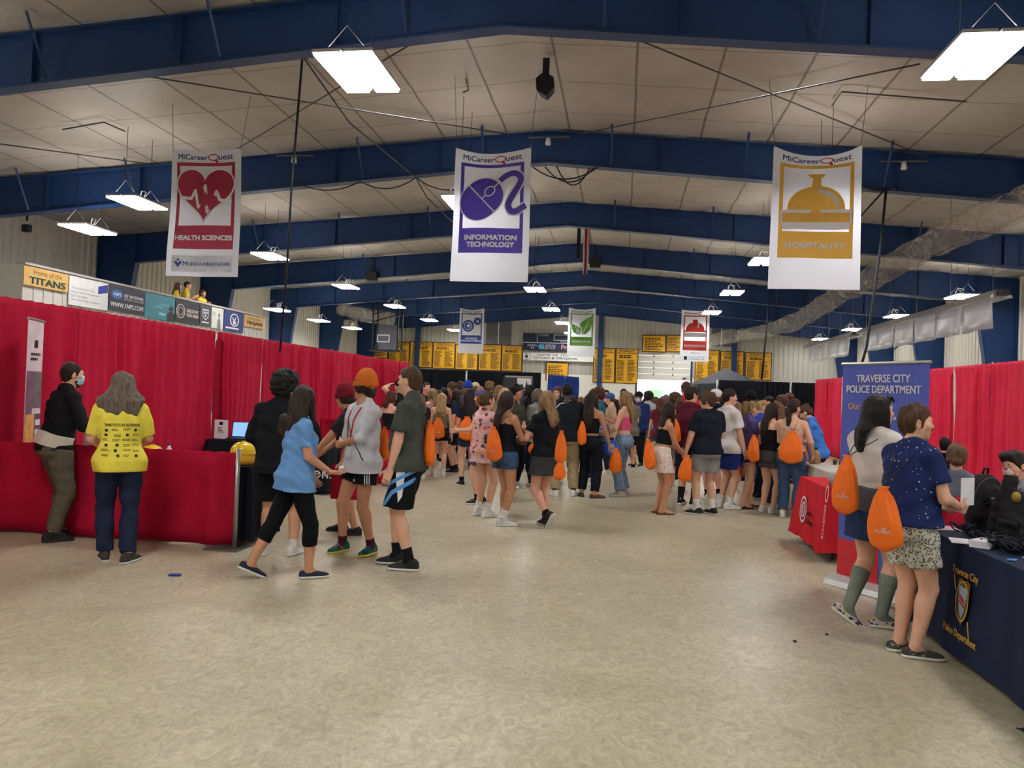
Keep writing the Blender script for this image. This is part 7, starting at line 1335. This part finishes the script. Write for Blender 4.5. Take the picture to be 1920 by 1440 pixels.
g28 = crowd(828, 737, 14.15, 'girl with long wavy blond hair, olive top and black shorts, back turned', 4, hair=Hh('wavy', 'blond', len=.36, w=.115), top=dict(kind='tank', m=cloth('olive_top', (120, 114, 82)), hem=1.05), bottom=dict(kind='shorts', m=BLKT, len=.3), lv=2, arms={})
g31 = crowd(733, 733, 12.9, 'woman with short auburn hair in a sleeveless black top behind the red drape', -50, sk='pink', hair=Hh('bob', 'auburn', len=.2, w=.1), top=dict(kind='tank', m=BLKT, hem=.9), bottom=dict(kind='pants', m=BLKT), build=1.1)
g32 = crowd(752, 712, 14.4, 'man in a black cap shading his eyes with a raised hand at left', 60, 'm', 'light', Hh('short', 'black'), TEE('black_tee', (26, 28, 34)), hat=dict(kind='cap', m=BLKT), arms=dict(l=dict(w=(-.02, .22, 1.66), pole=(-1, .3, 0), n=(0, 0, -1), d=(1, 0, .2)), r=dict(w=(.1, .3, 1.1))))
crowd(768, 742, 15.2, 'person in denim blue shirt half hidden behind the boy in grey', -30, hair=Hh('bob', 'brown', len=.2), top=TEE('mid_blue_tee', (58, 88, 140)))
crowd(799, 716, 17, 'man with receding dark hair and high forehead near the left black drape', 195, 'm', 'pink', Hh('short', 'dark', vol=.006), TEE('ink_navy_tee', (28, 32, 44)))
crowd(789, 738, 13.6, 'girl with long dirty blond hair directly behind the boy in grey', 10, hair=Hh('long', 'light_brown', len=.36), top=TEE('ink_navy_tee', (28, 32, 44)))
crowd(812, 728, 15.8, 'girl with long light brown hair and bare pink shoulder near the left', 40, sk='pink', hair=Hh('long', 'dirty_blond', len=.34), top=dict(kind='tank', m=cloth('mauve_top', (170, 120, 120)), hem=1.0))
crowd(823, 731, 16.2, 'person with smooth dark bobbed hair behind the blond girl with orange bag', 0, hair=Hh('bob', 'dark', len=.16), top=TEE('black_tee', (26, 28, 34)))
crowd(833, 729, 17.4, 'person with tousled black hair behind the smooth dark bob', 10, 'm', hair=Hh('curly', 'black'), top=TEE('charcoal_tee', (40, 38, 46)))
crowd(849, 718, 18, 'boy with thick brown curly hair facing left before the black drape', 80, 'm', hair=Hh('curly', 'brown'), top=TEE('ink_navy_tee', (28, 32, 44)))
crowd(864, 716, 18.8, 'boy with rounded brown hair just right of the brown curly hair', -20, 'm', hair=Hh('curly', 'brown', r=.105), top=TEE('charcoal_tee', (40, 38, 46)))
crowd(857, 730, 14.9, 'girl with long dark hair and pale face turned left near the blue beanie', 75, sk='light', hair=Hh('long', 'dark', len=.4), top=TEE('navy_top_plain', (34, 46, 78)), lv=2)
crowd(846, 739, 15.6, 'person in a dark red cap, face lowered, left of the dark haired girl', -60, hair=Hh('bob', 'dark', len=.15), hat=dict(kind='cap', m=cloth('maroon_knit', (120, 26, 40))), top=TEE('black_tee', (26, 28, 34)))
crowd(878, 719, 16.2, 'person in a royal blue knit beanie in the left crowd', 5, hair=Hh('bob', 'dirty_blond', len=.2), hat=dict(kind='beanie', m=cloth('royal_knit', (34, 66, 150))), top=TEE('slate_tee', (70, 84, 104)))
crowd(892, 717, 17.2, 'person in a pale tan cap behind the royal blue beanie', 20, 'm', hair=Hh('short', 'light_brown'), hat=dict(kind='cap', m=cloth('cap_tan', (176, 160, 132)), dir=180), top=TEE('charcoal_tee', (40, 38, 46)))
crowd(899, 724, 15.6, 'person with short sandy hair behind the purple cap', -40, 'm', hair=Hh('short', 'dirty_blond'), top=TEE('grey_tee', (120, 120, 124)))
crowd(918, 716, 18, 'boy with domed brown hair before the black drape, left of picture panel', 0, 'm', hair=Hh('curly', 'light_brown', r=.105), top=TEE('charcoal_tee', (40, 38, 46)))
crowd(936, 722, 17.2, 'person with streaked tan hair under the left edge of the picture panel', -30, hair=Hh('bob', 'light_brown', len=.2), top=TEE('sand_tee', (170, 150, 120)))
crowd(946, 727, 16.2, 'blond person just behind the girl in the black tank', -60, hair=Hh('bob', 'blond', len=.2), top=TEE('grey_tee', (120, 120, 124)))
g40 = crowd(883, 729, 12.9, 'girl with very long brown hair and denim shorts walking off, one foot raised', 18, hair=Hh('long', 'dark', len=.52, w=.1), top=TEE('dark_top', (36, 34, 42), hem=1.0), bottom=dict(kind='shorts', m=DEND, len=.38, r1=.02), lv=2, legs=dict(r=dict(a=(.10, -.42, .24), pitch=58), l=dict(a=(-.08, .10, .085))))
g41 = crowd(905, 731, 10.95, 'person with glasses in a purple backward cap facing left behind floral shirt', 76, 'f', 'light', Hh('bob', 'ginger', len=.1), dict(kind='tank', m=cloth('plum_top', (58, 40, 70)), hem=.9), dict(kind='shorts', m=DEN, len=.72, r1=.02), lv=2, hat=dict(kind='cap', m=cloth('cap_purple', (84, 72, 136)), dir=180), arms=dict(l=dict(w=(-.1, .36, 1.12)), r=dict(w=(.1, .36, 1.12))))
crowd(969, 722, 13, 'man with curly black hair in an olive jacket facing right of picture panel', -120, 'm', 'tan', Hh('curly', 'black'), dict(kind='long', m=cloth('olive_jacket', (64, 66, 54)), sleeve=1.8), dict(kind='pants', m=BLKT))
g43 = crowd(994, 722, 16.0, 'person in a black bucket hat, long black coat and plum skirt facing left', 62, 'm', 'light', Hh('bob', 'black', len=.12), dict(kind='long', m=cloth('coat_black', (22, 24, 32)), sleeve=1.9, hem=.74, loose=.04), dict(kind='skirt', m=cloth('skirt_plum', (92, 48, 72)), hem=.5, flare=.06), lv=2, hat=dict(kind='cap', m=BLKT))
g44 = crowd(1009, 729, 13.4, 'person in a loose heather grey sweatshirt behind the blond girl', 50, 'f', 'light', Hh('bob', 'grey', len=.16), dict(kind='long', m=cloth('heather_grey', (146, 146, 144)), sleeve=1.85, loose=.04), dict(kind='pants', m=NAVYJ), lv=1, arms=dict(l=dict(w=(-.14, .34, 1.08)), r=dict(w=(.12, .34, 1.05))))
crowd(1047, 725, 14.2, 'auburn haired person between the blond girl and the broad man', 150, hair=Hh('bob', 'auburn', len=.2), top=TEE('charcoal_tee', (40, 38, 46)))
crowd(1124, 728, 14, 'person with wavy brown hair and teal shirt, left of girl in pink', 70, 'f', 'tan', Hh('curly', 'auburn'), TEE('teal_tee', (50, 98, 116)), lv=1)
crowd(1113, 729, 15.2, 'person with pale face turned right, left of the teal shirt', -70, sk='light', hair=Hh('bob', 'dark', len=.2), top=dict(kind='tank', m=cloth('beige_top', (190, 160, 130))))
crowd(1137, 731, 20, 'man with reddish face far behind the teal shirt', 175, 'm', 'pink', Hh('short', 'black'), TEE('charcoal_tee', (40, 38, 46)))
crowd(1146, 737, 16.2, 'person in a steel blue cap and beige shirt, left of girl in pink', 80, 'm', 'pink', Hh('short', 'brown'), TEE('beige_tee', (190, 168, 134)), hat=dict(kind='cap', m=cloth('cap_steel', (64, 92, 150))))
crowd(1169, 729, 20, 'person with sleek black hair above the girl in pink', 0, hair=Hh('short', 'black'), top=TEE('charcoal_tee', (40, 38, 46)))
crowd(1183, 737, 17, 'person with cropped sandy hair in a mottled grey top, right of girl in pink', 10, 'f', 'light', Hh('short', 'light_brown', vol=.02), TEE('mottled_grey', (112, 106, 96)))
g50 = crowd(1199, 734, 18.4, 'man in black cap and white mask, navy sweatshirt with a white badge', 150, 'm', 'brown', Hh('short', 'black'), dict(kind='long', m=cloth('navy_sweat', (34, 50, 100)), sleeve=1.9, loose=.04), dict(kind='pants', m=cloth('trousers_black', (24, 27, 36)), loose=.03), build=1.15, lv=2, hat=dict(kind='cap', m=BLKT), mask=mat('mask_pale', (196, 214, 224)), arms={}); lanyard(g50, LANR, True)
crowd(1216, 735, 19, 'person with bushy black hair and light grey shirt, right of navy sweatshirt', -20, 'f', 'tan', Hh('curly', 'black', r=.115), TEE('light_grey_tee', (176, 178, 180)))
crowd(1230, 744, 23, 'small far figure in rose shirt left of the bright door', 10, hair=Hh('bob', 'brown', len=.2), top=TEE('rose_tee', (196, 110, 110)))
crowd(1239, 746, 17.5, 'girl with auburn hair behind the girl in the cream skirt', 0, hair=Hh('long', 'auburn', len=.3), top=TEE('wine_tee', (110, 34, 52)))
crowd(1249, 740, 21, 'person with grey brown hair below the pale green board', -10, hair=Hh('bob', 'grey', len=.18), top=TEE('grey_tee', (120, 120, 124)))
crowd(1266, 738, 14.6, 'person with full brown curls left of the boy in maroon', 0, hair=Hh('curly', 'brown', r=.12), top=TEE('scarlet_tee', (206, 50, 50)))
crowd(1275, 746, 13.6, 'person in a bright red shirt hidden behind the maroon shirt', -10, 'm', hair=Hh('short', 'brown'), top=TEE('scarlet_tee', (206, 50, 50)))
crowd(1287, 717, 15.5, 'very tall boy with auburn brown hair behind the boy in maroon', 20, 'm', hair=Hh('short', 'auburn', vol=.02), top=TEE('scarlet_tee', (206, 50, 50)))
crowd(1343, 730, 12.9, 'person in a white cap and black shirt between navy and white shirts', 30, 'm', 'pink', Hh('short', 'light_brown'), TEE('black_tee', (26, 28, 34)), hat=dict(kind='cap', m=cloth('cap_white', (222, 222, 222)), dir=0), lv=2)
crowd(1408, 737, 15.2, 'person in a black knit cap before the right black drape', 0, 'm', 'brown', Hh('short', 'black'), TEE('charcoal_tee', (40, 38, 46)), hat=dict(kind='beanie', m=BLKT))
crowd(1445, 742, 16., 'man with high forehead and dark hair facing left before right black drape', 78, 'm', 'pink', Hh('short', 'black', vol=.006), TEE('grey_tee', (120, 120, 124)))
crowd(1427, 751, 13.4, 'person with fair hair and royal blue shirt behind the purple shirt girl', -70, 'm', 'light', Hh('short', 'blond'), TEE('royal_tee', (52, 80, 180)), mask=mat('mask_black', (20, 20, 22)))
crowd(1468, 742, 14.8, 'person with thick brown curls before the right black drape', 0, 'm', hair=Hh('curly', 'brown', r=.11), top=TEE('charcoal_tee', (40, 38, 46)))
crowd(1479, 739, 16, 'taller person with brown curls farther back, right of thick brown curls', -30, 'm', hair=Hh('curly', 'auburn', r=.105), top=TEE('charcoal_tee', (40, 38, 46)))
crowd(1459, 754, 12.7, 'girl with light brown hair and flowered shoulder between two dark heads', 10, hair=Hh('long', 'light_brown', len=.26), top=TEE('flower_cream', (214, 206, 170)))
crowd(1416, 747, 16.8, 'person with short brown hair peeking right of the black knit cap', 0, 'm', hair=Hh('short', 'brown'), top=TEE('charcoal_tee', (40, 38, 46)))
crowd(1506, 772, 13.2, 'person in orange shirt and small blue cap behind the jeans girl', -60, 'm', 'pink', Hh('short', 'brown'), TEE('orange_tee', (222, 110, 70)), hat=dict(kind='cap', m=cloth('cap_steel', (64, 92, 150))), hmin=1.4)
crowd(1380, 752, 14.2, 'person in grey shirt with dark strap, behind the white shirt', 10, hair=Hh('long', 'dirty_blond', len=.3), top=TEE('grey_tee', (120, 120, 124)))
R_ = random.Random(11); cols = [(40, 44, 60), (120, 40, 50), (90, 94, 100), (190, 186, 180), (60, 80, 120), (30, 30, 34), (170, 140, 110), (70, 100, 90)]
dp = [(772, 21), (785, 24), (806, 22), (838, 25), (870, 23.5), (905, 24), (926, 22), (958, 24.5), (1003, 21.5), (1030, 24), (1068, 22), (1080, 26), (1090, 21), (1100, 24), (1132, 25), (1155, 23), (1176, 26), (1192, 25), (1210, 23.5), (1224, 27), (1243, 25.5), (1258, 27), (1272, 24), (1300, 24), (1316, 21), (1332, 23), (1370, 21), (1390, 23), (1432, 20.5), (1452, 22.5), (1492, 20)]
for i, (px, Y) in enumerate(dp):
    yh = 747+.033*(px-1165); py = yh+(1.6-R_.uniform(1.58, 1.8))*F/Y
    crowd(px, py, Y, 'far person in the dense back of the crowd, mostly hidden by others', R_.choice([0, 20, -30, 170, 90]), R_.choice('mf'), R_.choice(['light', 'tan', 'olive', 'brown']), Hh(R_.choice(['long', 'short', 'curly', 'bob']), R_.choice(['dark', 'brown', 'black', 'light_brown', 'dirty_blond'])), TEE('far_%d' % (i % 8), cols[i % 8]), lv=0, group='far crowd')
# ------------------------------------------------------------------ orange drawstring bags
ORG = mat('bag_orange', (244, 116, 30), .55, 0, .06, 10, .25, 60, .3); CORD = mat('bag_cord', (30, 30, 34), .7)
def bag_prof(t): return float(np.interp(t, [0, .03, .10, .22, .40, .62, .80, .92, .96, 1.0], [.55, .80, .95, 1.0, .95, .78, .55, .30, .22, .34]))
def bag_pt(th, t):
    a = .165*bag_prof(t); b = .062*min(1, bag_prof(t)*1.1)*float(np.interp(t, [0, .08, .3, 1], [.5, .9, 1.1, .9])); pl = 1+.11*math.sin(th*11+2*t)*float(np.interp(t, [0, .45, .9, 1], [.05, .25, 1.3, 1.6]))+.03*math.sin(3*th+9*t)
    return (a*pl*math.cos(th), b*pl*math.sin(th), .44*t+.012*math.cos(2*th)*(1-t))
mb = MB(); nt_, na = 22, 56; V = [bag_pt(2*PI*j/na, i/(nt_-1)) for i in range(nt_) for j in range(na)]
mb.add(V, [(i*na+j, i*na+(j+1) % na, (i+1)*na+(j+1) % na, (i+1)*na+j) for i in range(nt_-1) for j in range(na)]+[tuple(range(na))[::-1], tuple((nt_-1)*na+j for j in range(na))]); BAGO = mb.build('pouch', ORG, smooth=True); BAGM = BAGO.data; bpy.data.objects.remove(BAGO)
a = Art(); a.txt('MiCareerQuest', .01, .13, w=.14, h=.026, bold=.01); a.ring(.022, .138, .017, .005, 14); T_ = BVHTree.FromPolygons([v.co[:] for v in BAGM.vertices], [p.vertices[:] for p in BAGM.polygons])
PRV = []
for u, v in a.v: h_ = T_.ray_cast(Vector((u, -.5, v)), Vector((0, 1, 0))); PRV.append((u, (h_[0][1] if h_[0] else -.05)-.004, v))
PRM = bpy.data.meshes.new('print'); PRM.from_pydata(PRV, [], a.f); PRM.materials.append(INKW)
def bag(px, py0, py1, Y, phi, label, wk=1., dk=1., cords=(), tilt=0., prnt=True):
    """hanging pouch, gathered top at pixel (px,py0), foot at py1, distance Y; printed side faces screen heading phi"""
    wk *= .8; a_ = atY(px, py0, Y); b_ = atY(px, py1, Y); h = (a_[2]-b_[2])/.44; r = empty('drawstring_bag', (a_[0], Y, b_[2])); r.rotation_euler = (0, math.radians(tilt), math.radians(sf(phi, px)+180)); tag(r, label, 'bag', None)
    p_ = link('pouch', BAGM, r); p_.scale = (h*wk, h*dk, h)
    if prnt: q_ = link('print', PRM, r); q_.scale = (h*wk, h*dk, h)
    for c in cords:
        Mi = (Matrix.Translation((a_[0], Y, b_[2])) @ Matrix.Rotation(math.radians(sf(phi, px)+180), 4, 'Z') @ Matrix.Rotation(math.radians(tilt), 4, 'Y')).inverted(); e = Mi @ Vector(tuple(map(float, c))); t = Vector((0, 0, .43*h)); m_ = (t+e)/2+Vector((0, -.012, 0)); MB().tube([t, m_, e], .0035, 5).build('cord', CORD, r, True)
    return r
def sh(g, x=.1, y=-.075, z=1.435): return W(g, g.T(x, y, z))
def backpt(g, d=.2): f = g.body.rotation_euler[2]; return np.array([math.sin(f), -math.cos(f)])*d+np.array(g.body.location[:2])
bag(806, 788, 872, g7.body.location.y+.02, -75, 'long orange drawstring bag on the back of the tall boy in dark grey', .85, .9, [sh(g7, .12), sh(g7, -.12)], prnt=False)
bag(721, 800, 862, g6.body.location.y+.12, -60, 'orange drawstring bag half hidden behind the boy in the orange beanie', .8, .9, [sh(g6, -.13)], prnt=False)
bag(822, 783, 822, 13.93, 180, 'orange drawstring bag on the back of the long haired blond girl at left', 1.1, 1., [sh(g28, .08), sh(g28, -.08)])
bag(876, 781, 825, 12.68, 184, 'orange drawstring bag on the girl with very long brown hair', 1.15, 1., [sh(g40, .08), sh(g40, -.08)]); bag(862, 774, 812, 14.4, 170, 'orange drawstring bag left of the one on the very long brown hair', .9, 1.)
bag(895, 795, 852, 10.05, 130, 'orange drawstring bag on the back of the girl in pink floral shirt', .75, .9, [sh(g8, -.1), sh(g8, .1)], tilt=-8, prnt=False)
bag(930, 800, 864, 9.16, 150, 'orange drawstring bag on the back of the girl in the black tank top', .85, .9, [sh(g9, -.09), sh(g9, .09)], tilt=-5)
bag(1053, 807, 868, 9.08, -130, 'long orange drawstring bag on the right of the blond girl in black shirt', .8, .9, [sh(g10, .1), sh(g10, .02)], prnt=False)
bag(1050, 864, 899, 9.05, -150, 'small orange drawstring bag hanging below the long one by the grey skirt', 1.2, 1.2, prnt=False)
bag(998, 822, 852, 9.9, 150, 'orange drawstring bag at hip height left of the blond girl in black shirt', 1.3, 1., tilt=25, prnt=False)
bag(1092, 790, 834, 12.2, 160, 'narrow orange drawstring bag on the girl in black trousers', .7, .8, [sh(g12, -.08)], prnt=False)
bag(1155, 840, 886, 12.45, 160, 'orange drawstring bag hanging by the thigh of the girl in pale jeans', .95, .9, [W(g13, V3(-.16, .28, 1.0))], prnt=False)
bag(1221, 824, 879, 10.78, 150, 'orange drawstring bag on the girl in the cream printed skirt', .72, .9, [sh(g14, -.08), sh(g14, .08)], tilt=-6, prnt=False)
bag(1266, 785, 831, 11.9, 170, 'orange drawstring bag on the back of the boy in maroon', .85, .9, [sh(g15, -.1)], prnt=False)
bag(1283, 852, 902, 10.86, 170, 'crumpled orange drawstring bag held low by the boy in navy', .85, 1., [W(g16, g16.Wr['l']-V3(0, 0, .05))], tilt=8, prnt=False)
bag(1414, 815, 866, 11.62, 140, 'orange drawstring bag between purple shirt and black tank top', .85, .9, [sh(g19, -.09)], prnt=False)
bag(1482, 808, 868, 11.08, 168, 'wide orange drawstring bag on the back of the girl in blue jeans', 1.25, 1., [sh(g20, -.04), sh(g20, .1)], tilt=4, prnt=False)
bag(1383, 866, 896, 12.3, 180, 'small orange bag low behind the boy in the white shirt', 1.1, 1., prnt=False)
bag(1586, 853, 962, 5.70, 150, 'orange drawstring bag on the girl in the sheer white blouse', .80, .8, [sh(g22, -.08), sh(g22, .10)], tilt=2)
bag(1664, 912, 1031, 5.02, 158, 'large orange drawstring bag on the person in the navy speckled shirt', .90, .8, [sh(g23, -.08), sh(g23, .1)], tilt=-4)
for o in [o for o in bpy.data.objects if o.name.startswith('drawstring_bag')]: o['group'] = 'orange drawstring bags'
